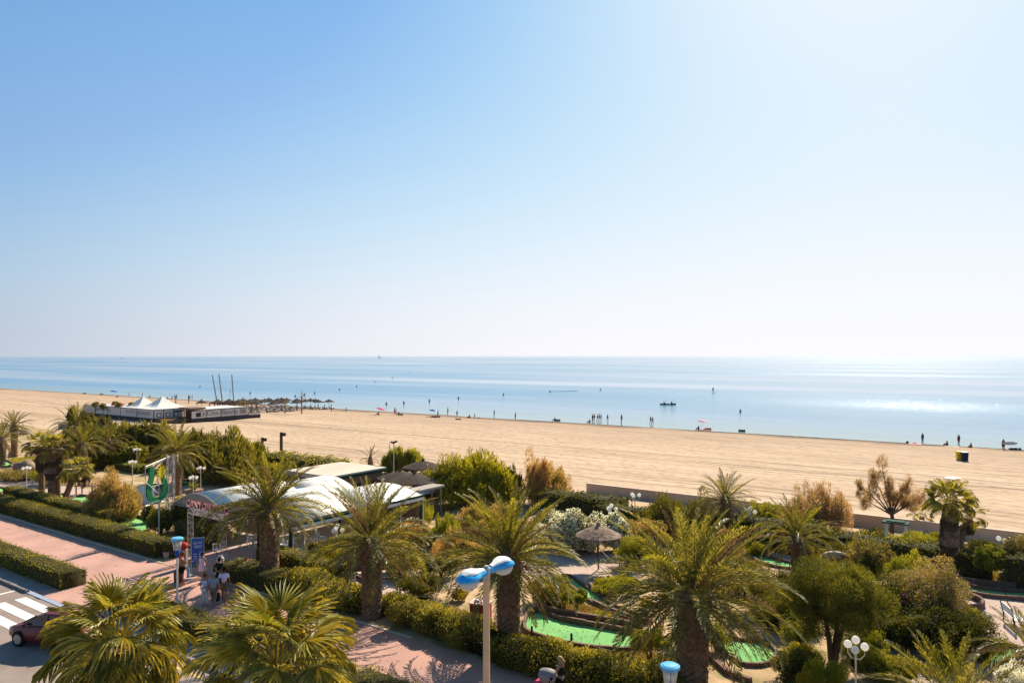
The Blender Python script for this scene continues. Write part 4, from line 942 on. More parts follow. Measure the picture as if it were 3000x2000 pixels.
# ================================================================== FEATHER PALMS
def DP(label, s_, w_, ht, L, tr, **k): return date_palm(label, SW(s_, w_), ht, L, tr, **k)
DP('tall feather palm between the gate and the open hall, fronds over the roof', -33.8, 25.1, 3.45, 3.55, .52, n=86, seed=1, emin=-20)
DP('feather palm in front of the open hall, second along the pink path', -25.3, 24.5, 3.05, 3.6, .48, n=80, seed=2, emin=-28)
DP('feather palm behind the twin headed street lamp', -17.9, 25.2, 3.3, 3.5, .50, n=90, seed=3, emin=-28)
DP('largest feather palm, its trunk cut by the bottom edge, beside the green felt', -9.9, 25.4, 3.25, 3.85, .58, n=100, seed=4, emin=-32, dry=.16)
DP('feather palm crown rising from the bottom edge, right of the four globe lamp', -1.6, 24.8, 1.15, 2.8, .48, n=64, seed=5, emin=-20)
date_palm('feather palm leaning in at the bottom right corner', AT(3030, 27.5), .5, 2.2, .35, n=48, seed=6, emin=-10)
date_palm('small feather palm with tall fresh fronds in front of the sea wall hedge', P(2125, 1590), 2.3, 2.25, .34, n=60, seed=7, emin=-30, dry=.2)
date_palm('feather palm with arching fronds left of the white ring sculpture', P(2337, 1708), 1.9, 2.45, .34, n=66, seed=8, emin=-35)
date_palm('highest feather palm of the grove at the left, sand behind its crown', P(222, 1345), 3.5, 3.1, .45, n=64, seed=9, emin=-40, hot=.05)
date_palm('feather palm at the left edge with the beach behind it', P(42, 1338), 3.2, 2.3, .36, n=60, seed=10, emin=-35, hot=.05)
date_palm('palm cut by the left edge of the picture', P(4, 1362), 2.4, 2.6, .40, n=52, seed=11, emin=-45, hot=.05, dry=.3)
date_palm('feather palm with a curved trunk in the middle of the left grove', P(253, 1392), 2.7, 2.5, .38, n=60, seed=12, emin=-30, lean=(-.4, 0))
date_palm('feather palm with a thick dark trunk at the right of the left grove', P(315, 1372), 2.5, 2.6, .42, n=60, seed=13, emin=-35, hot=.05)
date_palm('feather palm with arching fronds behind the green U shaped sign', P(517, 1450), 3.2, 3.2, .40, n=76, seed=14, emin=-38, hot=.05)
date_palm('young upright feather palm in front of the beach restaurant wall', P(436, 1350), 2.3, 2.4, .28, n=40, seed=15, emin=5, hot=.4)
date_palm('young palm behind the gate hedge, between sign and hall', P(462, 1340), 1.6, 2.8, .28, n=34, seed=16, emin=0)
date_palm('small sparse palm behind the hall roofs', P(1085, 1412), 1.7, 1.5, .22, n=26, seed=17, emin=-55, dry=.5)
# ================================================================== FAN PALMS
fan_palm('largest fan palm at the lower left, hiding half of the red car', SW(-18.15, 9.1), 5.2, 1.62, .22, n=74, seed=1, skirt=2.6, skirt_r=1.1, emin=-78)
fan_palm('bright fan palm at the bottom, its leaves in front of the hedge', SW(-12.3, 9.3), 6.0, 1.62, .20, n=66, seed=2, skirt=2.0, skirt_r=1.0, emin=-66, flower=True)
fan_palm('skirted fan palm with a fresh green top near the sea wall, right side', P(2781, 1702), 4.2, 1.3, .20, n=42, seed=3, skirt=2.4, emin=-18, skirt_r=.95, group='fan palms near the sea wall')
fan_palm('small fan palm leaning against the skirted one, to its right', P(2795, 1665), 3.0, .95, .18, n=18, seed=4, lean=(.9, 0), emin=-40, skirt=.5, skirt_r=.6, group='fan palms near the sea wall')
fan_palm('tiny fan palm in front of the sea wall, left of the skirted one', P(2701, 1560), 1.15, .95, .12, n=16, seed=5, emin=-40, skirt=.4, skirt_r=.6, group='fan palms near the sea wall')
fan_palm('left palm of the skirted fan palm clump behind the hedge', P(122, 1462), 4.5, 1.35, .22, n=26, seed=6, skirt=1.7, skirt_r=.7, emin=-25, group='fan palm clump at the left', topdry=.2)
fan_palm('thickest middle palm of the skirted fan palm clump', P(152, 1474), 4.4, 1.45, .27, n=26, seed=7, skirt=2.0, emin=-25, skirt_r=.8, group='fan palm clump at the left', topdry=.6, flower=True)
fan_palm('slim palm close behind the middle one of the fan palm clump', P(170, 1472), 4.5, 1.3, .17, n=20, seed=8, skirt=1.5, skirt_r=.7, emin=-25, group='fan palm clump at the left', topdry=.5)
fan_palm('short leaning palm at the right of the fan palm clump', P(190, 1472), 2.6, 1.3, .22, n=30, seed=9, lean=(1.0, 0), emin=-45, group='fan palm clump at the left')
# ================================================================== TREES AND BUSHES
pl = plant
pl('dense_bush', 'big dense green pine bush at the edge of the sand, left of centre', 'tree', 1375, 1475, 270, 1312, M['pine'], 'needle', 34000, 3, gap=.1, leaf=(.26, .05), k=11)
pl('bush', 'dark thin bush on the right flank of the big pine bush', 'bush', 1490, 1470, 90, 1345, M['darkshrub'], 'plume', 9000, 4, gap=.45, core=.3)
pl('tamarisk', 'olive brown tamarisk standing before the open sand, centre', 'tree', 1592, 1478, 165, 1328, M['tamorange'], 'plume', 22000, 5, core=0, gap=.25, leaf=(.22, .035), k=9)
pl('tamarisk', 'grey green feathery tamarisk in front of the sea wall, centre', 'tree', 1985, 1570, 215, 1432, M['tamdark'], 'plume', 34000, 6, leaf=(.2, .03), k=9)
pl('tamarisk', 'tan tamarisk with a raised plume, leaning over the sea wall', 'tree', 2405, 1560, 200, 1395, M['tamtan'], 'plume', 26000, 7, core=0, gap=.3, leaf=(.2, .03), k=9)
pl('bush', 'orange tinted bush between second and third feather palm, upper one', 'bush', 1390, 1580, 210, 1475, M['tamorange'], 'plume', 20000, 8, core=0, leaf=(.17, .04))
pl('bush', 'yellow green bush behind the fronds of the third feather palm', 'bush', 1300, 1600, 130, 1490, M['feather'], 'plume', 12000, 9)
pl('bush', 'pinkish oleander behind the first globe lamp', 'bush', 1465, 1555, 90, 1470, M['oleander'], 'bush', 8000, 90)
pl('bush', 'orange brown tamarisk shrub in the left mini golf garden', 'bush', 325, 1520, 150, 1372, M['tamorange'], 'plume', 26000, 10, core=0, leaf=(.19, .03), gap=.2, k=9)
pl('bush', 'dark green base shrub in front of the orange brown tamarisk', 'bush', 345, 1524, 90, 1440, M['tamdark'], 'plume', 9000, 11)
pl('tamarisk', 'large dark tamarisk between sign and first feather palm', 'tree', 630, 1412, 235, 1250, M['tamdark'], 'plume', 30000, 12, leaf=(.28, .05), k=10)
pl('tamarisk', 'tamarisk nearest the beach restaurant, right of the big dark one', 'tree', 708, 1384, 135, 1262, M['pine'], 'plume', 14000, 13, leaf=(.28, .05))
pl('tamarisk', 'dark tamarisk mass behind the left grove, reaching the restaurant wall', 'tree', 325, 1345, 240, 1216, M['tamdark'], 'plume', 26000, 14, leaf=(.32, .06), k=10)
pl('tamarisk', 'leafy tree crown behind the highest feather palm', 'tree', 250, 1338, 120, 1188, M['tamdark'], 'plume', 14000, 15, leaf=(.32, .07), gap=.2)
pl('tamarisk', 'dark tree between the left grove and the sign', 'tree', 415, 1352, 150, 1233, M['tamdark'], 'plume', 16000, 16, leaf=(.3, .06))
pl('bush', 'brown dry shrub below the restaurant corner', 'bush', 487, 1320, 60, 1235, M['tamorange'], 'plume', 5000, 17, core=0, gap=.4)
pl('bush', 'tree mass filling the gap left of the sign palm', 'tree', 545, 1372, 120, 1255, M['tamdark'], 'plume', 16000, 18, leaf=(.3, .06))
pl('bush', 'dark bush under the middle of the left grove', 'bush', 290, 1372, 110, 1310, M['pine'], 'bush', 9000, 19, leaf=(.2, .12))
pl('bush', 'dark bush behind the trunk with the globe lamps, left grove', 'bush', 370, 1368, 110, 1300, M['pine'], 'bush', 9000, 20, leaf=(.2, .12))
pl('reeds', 'pale green reeds standing against the sand behind the thatched roofs', 'reeds', 1160, 1385, 70, 1300, M['feather'], 'needle', 6000, 21, gap=.5, core=0, leaf=(.45, .04))
pl('reeds', 'second clump of pale reeds, nearer the big pine bush', 'reeds', 1215, 1385, 60, 1312, M['feather'], 'needle', 5000, 22, gap=.5, core=0, leaf=(.45, .04))
pl('flowering_bush', 'wide bush covered in white blossom behind the thatched sunshade', 'bush', 1690, 1612, 190, 1503, M['darkshrub'], 'bush', 16000, 23, flowers=(M['whiteflower'], 20000, .11))
pl('flowering_bush', 'rounder bush with white blossom right of the thatched sunshade', 'bush', 1800, 1612, 90, 1512, M['darkshrub'], 'bush', 9000, 24, flowers=(M['whiteflower'], 9000, .11))
pl('flowering_bush', 'small bush with fading pale blossom behind the third feather palm', 'bush', 1618, 1585, 90, 1490, M['shrub'], 'bush', 7000, 25, flowers=(M['whiteflower'], 2500, .08))
pl('bush', 'soft round feathery bush left of the largest feather palm', 'bush', 1862, 1660, 110, 1572, M['feather'], 'fine', 16000, 26)
pl('bush', 'reddish green bush above the soft round one', 'bush', 1890, 1600, 134, 1524, M['tamorange'], 'bush', 9000, 27)
pl('clipped_bush', 'bright block shaped clipped bush beside the third feather palm', 'bush', 1618, 1772, 130, 1690, M['lime'], 'small', 24000, 28, stem=False, core=.8)
pl('bush', 'low yellow green shrub in the curved bed, left of the largest palm', 'bush', 1800, 1738, 120, 1692, M['lime'], 'small', 16000, 29, stem=False, depth=2.2)
pl('bonsai_tree', 'small umbrella shaped tree on the dry bed above the big felt', 'tree', 1688, 1794, 80, 1728, M['feather'], 'small', 9000, 30, z0f=.42, core=.5)
pl('bonsai_tree', 'small round headed tree just in front of the big felt', 'tree', 1906, 1962, 131, 1841, M['lime'], 'small', 12000, 31, z0f=.42, core=.5)
pl('bush', 'bright yellow flowering bush left of the twin headed street lamp', 'bush', 1345, 1760, 46, 1726, M['yellowleaf'], 'small', 3500, 32, stem=False)
pl('bush', 'dark bush behind the wire fence, centre', 'bush', 1235, 1752, 135, 1682, M['darkshrub'], 'small', 16000, 33)
pl('tree', 'large pine with a broad olive crown, right of the largest palm', 'pine tree', 2440, 1945, 275, 1640, M['broadpine'], 'fine', 56000, 34, z0f=.24, leaf=(.15, .03), gap=.22, k=10)
pl('bush', 'dark shrub left of the broad pine', 'bush', 2300, 1760, 122, 1660, M['tamdark'], 'fine', 12000, 35)
pl('bush', 'bright lime shrub below the broad pine', 'bush', 2340, 1900, 109, 1792, M['feather'], 'small', 9000, 36)
pl('bush', 'leafy shrub between pine and four globe lamp', 'bush', 2535, 1930, 134, 1827, M['feather'], 'needle', 7000, 37, gap=.3, leaf=(.18, .03))
pl('oleander', 'oleander with reddish leaf tips right of the white ring sculpture', 'bush', 2545, 1708, 146, 1571, M['oleander'], 'bush', 16000, 38, gap=.12)
pl('bush', 'feathery light green shrub left of the skirted fan palm', 'bush', 2640, 1650, 128, 1565, M['feather'], 'fine', 14000, 39, leaf=(.16, .03))
pl('bush', 'feathery light green shrub in front of the skirted fan palm', 'bush', 2730, 1640, 134, 1559, M['feather'], 'fine', 14000, 40, leaf=(.16, .03))
pl('bush', 'tall lime green shrub between oleander and gravel', 'bush', 2640, 1740, 115, 1632, M['feather'], 'fine', 12000, 41, leaf=(.14, .03))
pl('oleander', 'broad oleander with pink flecked leaves in the right foreground', 'bush', 2715, 1850, 240, 1650, M['oleander'], 'bush', 30000, 42, gap=.08, leaf=(.10, .045), flowers=(M['pinkpale'], 2600, .07))
pl('oleander', 'dark oleander with a few magenta flowers beside the broad one', 'bush', 2590, 1850, 190, 1695, M['darkshrub'], 'bush', 20000, 43, leaf=(.10, .045))
o_ = thing('flower_cluster', 'magenta flower cluster on the dark oleander', 'flowers', P(2603, 1850)+Vector((0, -.95, 0)))
place('blossom', cloud('blossom', [(-.15, 0, 1.55, .2, .14, .07), (.15, .05, 1.62, .16, .1, .07), (.22, .05, 1.95, .07, .07, .12)], 150, .07, .06, M['pinkflower'], core=0, seed=3), o_)
pl('bush', 'very dark laurel bush below the broad oleander', 'bush', 2800, 1905, 235, 1770, M['darkshrub'], 'bush', 20000, 44)
pl('bush', 'dark laurel in the shade behind the bench', 'bush', 2690, 1890, 230, 1750, M['darkshrub'], 'bush', 16000, 45)
pl('bush', 'bright green spur of shrub beside the gravel, right', 'bush', 2835, 1835, 85, 1770, M['lime'], 'bush', 4000, 46)
pl('small_tree', 'small round tree beside the potted globe lamp', 'tree', 2902, 1708, 95, 1604, M['feather'], 'bush', 6000, 47, z0f=.3, leaf=(.12, .06))
pl('oleander', 'oleander with salmon flowers cut by the right edge', 'bush', 2985, 1700, 109, 1565, M['oleander'], 'bush', 12000, 48)
pl('clipped_bush', 'round yellow green bush at the bottom edge, left of the four globe lamp', 'bush', 2410, 2050, 130, 1932, M['lime'], 'small', 20000, 49, stem=False)
pl('bush', 'variegated pale leaved shrub in the bottom right corner', 'bush', 2985, 2060, 120, 1950, M['whiteflower'], 'bush', 8000, 50, leaf=(.09, .04))
pl('bush', 'lime shrub behind the large palm, right of its trunk', 'bush', 2100, 1905, 73, 1829, M['lime'], 'small', 6000, 51)
pl('bush', 'dark bush between largest palm and broad pine', 'bush', 2210, 1790, 170, 1671, M['tamdark'], 'fine', 16000, 52)
pl('bush', 'yellow shrub patch beside the far right felt strip', 'bush', 2222, 1625, 85, 1587, M['lime'], 'small', 5000, 53)
pl('bush', 'bright shrub in front of the barrel roofed hall, left end', 'bush', 540, 1555, 80, 1450, M['lime'], 'bush', 12000, 54)
pl('bush', 'dark tree right beside the sign mast', 'tree', 470, 1565, 80, 1478, M['tamdark'], 'small', 9000, 55)
pl('bush', 'small shrub against the sign foot', 'bush', 435, 1530, 40, 1478, M['shrub'], 'bush', 3500, 56)
pl('bush', 'yellow flowering shrub by the yellow board, right garden', 'bush', 2420, 1650, 48, 1612, M['yellowleaf'], 'small', 2500, 57, stem=False)
pl('bush', 'tan bush at the foot of the hall, right of the white canopy', 'bush', 1230, 1530, 90, 1440, M['feather'], 'plume', 7000, 58)
pl('bush', 'yellowish bush in front of the dark hedge block', 'bush', 1850, 1575, 60, 1520, M['feather'], 'fine', 5000, 59)
pl('bush', 'dark shrub under the fence, right of the second palm', 'bush', 1130, 1795, 90, 1745, M['shrub'], 'small', 7000, 60)
pl('bush', 'oleander with yellow sprays on the promenade hedge, right centre', 'bush', 2240, 1545, 109, 1469, M['lime'], 'bush', 5000, 61)

for i, (x, y, wpx, yt, mm_, st_y, lab) in enumerate((
    (2180, 1710, 130, 1625, 'tamdark', 'fine', 'dark shrub behind the right fronds of the largest palm'),
    (2255, 1850, 120, 1750, 'darkshrub', 'fine', 'shaded shrub between the largest palm and the broad pine trunk'),
    (2480, 1800, 110, 1705, 'darkshrub', 'bush', 'shaded bush just behind the crown of the broad pine'),
    (2560, 1985, 150, 1890, 'feather', 'needle', 'bright feathery shrub below the four globe lamp'),
    (2050, 1650, 150, 1560, 'shrub', 'bush', 'mixed shrub left of the arching feather palm'),
    (2125, 1640, 110, 1545, 'tamtan', 'plume', 'reddish dry shrub under the small upright palm'),
    (1960, 1690, 120, 1610, 'lime', 'bush', 'bright shrub hidden among the fronds of the largest palm'),
    (1430, 1680, 140, 1590, 'feather', 'plume', 'green shrub left behind the third feather palm'),
    (1290, 1690, 120, 1620, 'tamdark', 'bush', 'dark shrub behind the fronds of the second feather palm'),
    (1200, 1610, 130, 1520, 'tamorange', 'plume', 'orange grey shrub right of the open hall'),
    (2200, 1745, 110, 1690, 'feather', 'small', 'low green shrub beside the arching palm trunk'),
    (2400, 1745, 120, 1660, 'pine', 'fine', 'olive shrub at the foot of the arching feather palm'),
    (2640, 1905, 130, 1800, 'darkshrub', 'bush', 'dark shrub directly above the slatted bench'),
    (2750, 1760, 130, 1672, 'oleander', 'bush', 'reddish oleander top beside the oval bed'),
    (2900, 1935, 110, 1860, 'feather', 'small', 'leafy shrub at the foot of the pale bench'),
    (1010, 1660, 120, 1590, 'hedge', 'small', 'shrub under the left fronds of the second feather palm'),
    (2020, 1905, 120, 1830, 'darkshrub', 'bush', 'dark shrub pressed against the largest palm trunk'),
    (2340, 2010, 150, 1900, 'darkshrub', 'bush', 'dark shrub in the shade left of the round yellow bush'),
    (150, 1420, 110, 1370, 'lime', 'small', 'low yellow shrub behind the fan palm clump'),
    (50, 1405, 150, 1375, 'dryplant', 'small', 'dry reddish ground shrub left of the clump'),
    (830, 1400, 150, 1345, 'shrub', 'plume', 'untidy shrub top behind the flat roofed building'),
    (1010, 1440, 110, 1370, 'tamdark', 'plume', 'brown green shrub beside the snack roofs'),
    (2330, 1830, 170, 1715, 'tamdark', 'fine', 'large dark shrub pressed against the left side of the broad pine'),
    (2530, 1880, 130, 1770, 'tamdark', 'fine', 'shrub filling the space right of the pine trunk'),
    (2350, 1960, 110, 1880, 'hedge', 'small', 'shrub just above the round yellow green bush'),
    (2680, 1700, 130, 1610, 'feather', 'plume', 'feathery shrub before the skirted fan palm trunk, lower one'),
    (2830, 1690, 90, 1640, 'shrub', 'bush', 'small shrub right of the skirted fan palm trunk'),
    (2480, 1665, 120, 1590, 'tamdark', 'fine', 'shrub above the white ring sculpture'),
    (2390, 1610, 150, 1540, 'darkshrub', 'bush', 'dark shrub under the leaning tan tamarisk'),
    (2280, 1600, 120, 1540, 'tamtan', 'plume', 'dry shrub above the turquoise felt'),
    (2560, 1600, 140, 1550, 'shrub', 'bush', 'shrub row top under the sparse tamarisk'),
    (2060, 1720, 120, 1640, 'tamdark', 'fine', 'shrub deep behind the largest palm crown'),
    (1500, 1650, 110, 1580, 'lime', 'bush', 'bright shrub behind the third feather palm crown'),
    (1340, 1640, 150, 1540, 'tamorange', 'plume', 'orange shrub above the dark fence bush'),
    (1180, 1690, 110, 1620, 'shrub', 'bush', 'shrub right of the railed enclosure'),
    (2880, 1640, 110, 1580, 'darkshrub', 'bush', 'dark shrub crown left of the potted globe lamp'),
    (2640, 1990, 130, 1925, 'shrub', 'bush', 'shrub at the bottom edge under the slatted bench'),
    (2760, 1960, 110, 1890, 'darkshrub', 'bush', 'dark shrub between slatted bench and bottom felt'))):
    pl('bush', lab, 'bush', x, y, wpx, yt, M[mm_], st_y, None, 100+i)
# the sparse tamarisk tree with visible limbs
def sparse_tree(label, loc, h, wd_, seed=1):
    r = random.Random(seed); o = thing('tamarisk', label, 'tree', loc, group='tamarisks'); lob = []; b = MB()
    b.tube([(0, 0, -.1), (.05, 0, h*.22), (-.05, 0, h*.3)], [.16, .13, .12], 8)
    for (x, z) in [(-.55, .62), (-.40, .80), (-.25, .97), (-.05, .70), (.18, .62), (.42, .45), (.55, .40), (.05, .50), (-.15, .55), (-.72, .66), (.30, .72), (-.60, .45), (.62, .52)]:
        X, Z = x*wd_*.62, z*h; Yv = r.uniform(-.6, .6); b.tube([(0, 0, h*.25), (X*.45, Yv*.4, h*.25+(Z-h*.25)*.45), (X, Yv, Z)], [.07, .045, .015], 5)
        lob.append((X, Yv, Z, .36, .36, .50)); lob.append((X*.8+r.uniform(-.3, .3), Yv, Z*.9, .32, .32, .4)); lob.append((X*1.05, Yv*.6, Z*.82, .25, .25, .35))
    b.build('trunk', M['bark'], o); place('crown', cloud('crown', lob, 16000, .22, .022, M['tamtan'], up=.5, gap=.35, freq=3, core=0, seed=seed, shell=.3, jitter=.3, spiky=.8), o); return o
sparse_tree('sparse open tamarisk tree with bare limbs before the sea wall, right', P(2612, 1560), 5.0, 4.6)
# ================================================================== OPEN HALL WITH BARREL ROOFS
def barrel(name, parent, s0, s1, w0, w1, eave, apex, m, n=14, th=.05, power=1.0):
    v = []; f = []
    def prof(t, d): return (s0+(s1-s0)*t, eave+(apex-eave)*math.sin(math.pi*t)**power-d)
    for wv in (w0, w1):
        for d in (0, th):
            for i in range(n+1): a, z = prof(i/n, d); v.append((a, wv, z))
    k = n+1
    for i in range(n):
        f += [(i, i+1, 2*k+i+1, 2*k+i), (k+i, 3*k+i, 3*k+i+1, k+i+1), (i, k+i, k+i+1, i+1), (2*k+i, 2*k+i+1, 3*k+i+1, 3*k+i)]
    f += [(0, 2*k, 3*k, k), (n, k+n, 3*k+n, 2*k+n)]
    b = MB(); b.add(v, f); o = b.build(name, m, parent, True)
    ns = int((w1-w0)/1.3)
    for j in range(ns+1):
        wv = w0+(w1-w0)*j/ns; MB().tube([(prof(i/n, 0)[0], min(max(wv, w0+.03), w1-.03), prof(i/n, 0)[1]+.004) for i in range(n+1)], .018, 4, False).build('seam', M['tymp'] if j in (0, ns) else M['banner_seam'], o)
    return o
M['banner_seam'] = mat('seam_grey', (.72, .69, .62), .8)
hall = thing('open_hall', 'open sided hall with white barrel roofs behind the lattice gate', 'building', (0, 0, 0), ANG_S)
barrel('roof', hall, -42.0, -35.7, 28.0, 33.3, 2.45, 3.6, M['whiteroof'])
barrel('roof', hall, -42.0, -35.6, 33.35, 39.6, 2.25, 2.85, M['whiteroof'])
barrel('roof', hall, -48.2, -42.4, 28.0, 34.6, 2.2, 3.15, M['whiteroof'])
barrel('roof', hall, -48.0, -42.4, 34.7, 39.4, 2.15, 2.85, M['whiteroof'])
for (a, b_, ap, wv) in ((-48.15, -42.45, 3.10, 28.06), (-41.95, -35.75, 3.55, 28.06)):
    q = MB(); n = 14; e0 = 2.14 if a < -45 else 2.39; pts = [(a+(b_-a)*i/n, e0+(ap-e0)*math.sin(math.pi*i/n)) for i in range(n+1)]
    q.add([(x, wv, z) for x, z in pts]+[(x, wv+.03, z) for x, z in pts], [tuple(range(n+1)), tuple(range(2*n+1, n, -1))]); q.build('gable_infill', M['tymp'], hall)
for wv in (28.05, 33.3, 37.2, 39.5): MB().box((-35.75, wv, 1.1), (.14, .14, 2.2)).build('post', M['darkgreen'], hall); MB().box((-35.66, wv+.10, 1.15), (.05, .06, 2.3)).build('downpipe', M['white'], hall)
for x in (-38.9, -42.2, -45.3, -48.1):
    for wv in (28.1, 34.65, 39.3): MB().box((x, wv, 1.08), (.12, .12, 2.15)).build('post', M['dark'], hall)
MB().box((-35.62, 33.8, 2.26), (.10, 11.7, .14)).build('fascia', M['darkgreen'], hall); MB().box((-35.60, 33.8, 2.08), (.06, 11.6, .20)).build('gutter_board', M['white'], hall)
MB().box((-38.8, 28.0, 2.30), (6.2, .10, .14)).build('fascia', M['darkgreen'], hall); MB().box((-45.3, 28.0, 2.14), (5.8, .10, .12)).build('fascia', M['grey'], hall)
MB().box((-36.6, 28.05, .45), (1.7, .12, .9)).build('low_wall', M['concrete'], hall); MB().box((-35.7, 31, .30), (.10, 5.6, .6)).build('low_wall', M['concrete'], hall)
MB().box((-42.0, 39.3, 1.07), (12.2, .15, 2.14)).build('back_wall', M['brownwall'], hall); MB().box((-48.2, 34.0, 1.05), (.12, 10.4, 2.1)).build('side_wall', M['brownwall'], hall)
MB().box((-42.0, 33.7, .012), (12.4, 11.4, .02)).build('floor', M['gravel'], hall)
for i, (s_, w_) in enumerate(((-36.6, 29.4), (-37.4, 29.1), (-38.3, 29.5), (-36.8, 31.3), (-37.8, 31.6), (-39.0, 31.1))):
    plastic_chair(['plastic chair just inside the hall corner by the green post', 'plastic chair second from the green post inside the hall', 'plastic chair third from the green post inside the hall', 'plastic chair deeper in the hall behind the bright hedge', 'plastic chair beside the deeper one in the hall', 'plastic chair farthest inside the hall behind the palm trunk'][i], SW(s_, w_, .022), ANG_S+R(150+i*35), 'white plastic chairs in the hall')
for i, (s_, w_) in enumerate(((-40.6, 29.0), (-39.6, 28.9), (-41.4, 29.3))):
    plastic_chair(['plastic chair seen between the right gate mast and the palm trunk', 'plastic chair closest to the palm trunk under the roof edge', 'plastic chair just behind the right gate mast'][i], SW(s_, w_, .022), ANG_S+R(20+i*60), 'white plastic chairs in the hall')
for i, (s_, w_) in enumerate(((-36.6, 33.0), (-36.6, 34.4))):
    o = thing('round_back_chair', ['wicker chair with a round back, left one inside the hall', 'wicker chair with a round back, right one inside the hall'][i], 'chair', SW(s_, w_, .02), ANG_S+R(80), 'round backed wicker chairs')
    MB().tube([(.3*math.cos(a*.5236), .1, .95+.3*math.sin(a*.5236)) for a in range(13)], .03, 6, False).build('back_ring', M['thatch'], o); MB().lathe([(.26, .40), (.28, .46)], 14).build('seat', M['thatch'], o)
    for a in range(4): MB().tube([(.2*math.cos(a*1.57+.8), .2*math.sin(a*1.57+.8), .42), (.24*math.cos(a*1.57+.8), .24*math.sin(a*1.57+.8), 0)], .02, 5).build('leg', M['wood'], o)
# flat roofed back building
fb = thing('flat_roofed_building', 'low brown building with a pale flat roof behind the hall', 'building', (0, 0, 0), ANG_S)
MB().box((-48.2, 42.6, 1.3), (5.2, 5.6, 2.6)).build('wall', M['brownwall'], fb); MB().box((-48.2, 42.6, 2.66), (5.7, 6.1, .12)).build('roof', M['prom'], fb); MB().box((-45.3, 42.6, 2.5), (.1, 6.1, .22)).build('fascia', M['darkgreen'], fb); MB().box((-48.2, 39.5, 2.5), (5.8, .1, .22)).build('fascia', M['concrete'], fb)
for i in range(3): MB().box((-45.58, 40.8+1.6*i, 1.3), (.06, .9, .9)).build('window', M['dark'], fb)
fb2 = thing('white_canopy', 'small white canopy roof right of the hall under the big pine bush', 'canopy', P(1240, 1490), ANG_S+R(90))
MB().box((0, 0, 1.55), (3.4, 2.0, .06), tilt=(R(6), 0, 0)).build('canopy', M['white'], fb2)
for x in (-1.5, 1.5):
    for y in (-.8, .8): MB().box((x, y, .76), (.06, .06, 1.52)).build('post', M['grey'], fb2)
fb3 = thing('snack_counter', 'long pale counter roof in front of the thatched roofs', 'kiosk', AT(1222, 55.5), ANG_S+R(90))
MB().box((0, 0, 2.2), (5.0, 1.2, .16)).build('roof', M['concrete'], fb3); [MB().box((x, y, 1.06), (.1, .1, 2.12)).build('post', M['grey'], fb3) for x in (-2.2, 2.2) for y in (-.45, .45)]; MB().box((0, 0, .5), (4.2, .6, 1.0)).build('counter', M['wood'], fb3)
for i, (x, Y, r_, h_) in enumerate(((1172, 62, 2.0, 2.6), (1215, 60, 2.1, 2.7), (1262, 62, 2.0, 2.7), (1240, 66, 1.9, 2.9))):
    thatch_parasol(['thatched shade roof nearest the small sparse palm', 'thatched shade roof in the middle of the four behind the hall', 'thatched shade roof touching the big pine bush', 'highest thatched shade roof behind the hall'][i], AT(x, Y), r_, h_, 'thatchdark', 'thatched shade roofs behind the hall', 'sunshade')
# ================================================================== LATTICE GATE, SIGN
gate = thing('lattice_gate', 'entrance gate of steel lattice masts with raised letters on top', 'gate', SW(-41.2, 25.0), ANG_S)
for x in (0, 3.4): truss(MB(), (x, 0, 0), (x, 0, 2.95), .30, 9).build('mast', M['steel'], gate)
truss(MB(), (-.1, 0, 3.0), (3.6, 0, 3.0), .26, 9).build('beam', M['steel'], gate)
truss(MB(), (3.4, .15, 2.85), (3.4, 3.1, 2.85), .26, 8).build('beam', M['steel'], gate)
truss(MB(), (0, .15, 2.85), (0, 3.1, 2.85), .26, 8).build('beam', M['steel'], gate)
M['letter'] = mat('letter_cream', (.70, .48, .42), .5); M['letterred'] = mat('letter_red', (.22, .03, .03), .5)
text('CANYON PARC', .62, M['letterred'], gate, (1.72, .045, 3.40), 0, .07); text('CANYON PARC', .60, M['letter'], gate, (1.70, -.04, 3.40), 0, .01)
A_ = AT(497, 51.0); B_ = AT(426, 48.8); hd_ = math.atan2(A_.y-B_.y, A_.x-B_.x); Wd = (A_-B_).length
sg = thing('sign_mast', 'lattice mast carrying a green U shaped sign with a yellow sun', 'sign', B_, hd_)
truss(MB(), (Wd+.1, 0, 0), (Wd+.1, 0, 5.45), .42, 16, .028, .015).build('mast', M['steel'], sg)
MB().tube([(0, 0, 2.0), (0, 0, 4.95)], .03, 6).tube([(0, 0, 4.95), (Wd, 0, 5.35)], .03, 6).tube([(Wd-.25, 0, 2.3), (Wd-.25, 0, 5.3)], .025, 6).tube([(0, 0, 2.35), (Wd, 0, 2.35)], .03, 6).tube([(0, 0, 4.3), (.5, 0, 4.3)], .02, 5).tube([(0, .0, 4.85), (Wd, 0, 5.25)], .015, 5).build('frame', M['steel'], sg)
MB().tube([(Wd*.55, 0, 0), (Wd*.55, 0, 2.4)], .06, 6).build('post', M['polewhite'], sg); MB().box((Wd+.45, 0, 1.6), (.35, .25, .7)).build('meter_box', M['concrete'], sg)
M['signgreen'] = mat('sign_green', (.02, .20, .07), .5); ug = []
cx, cz, ro, ri = Wd*.47, 3.25, Wd*.44, Wd*.25
out = [(Wd*.18, 4.85), (Wd*.15, 4.2), (cx-ro, cz+.25)]+[(cx-ro*math.cos(R(a)), cz-ro*.92*math.sin(R(a))) for a in range(0, 181, 12)]+[(cx+ro*.93, cz+.35), (cx+ro*.45, 4.35), (cx+ro*.35, 4.15), (cx+ri*.75, cz+.5)]+[(cx+ri*math.cos(R(a)), cz-ri*.95*math.sin(R(a))) for a in range(0, 181, 15)]+[(cx-ri*.85, cz+.4), (Wd*.33, 4.0), (Wd*.34, 4.85)]
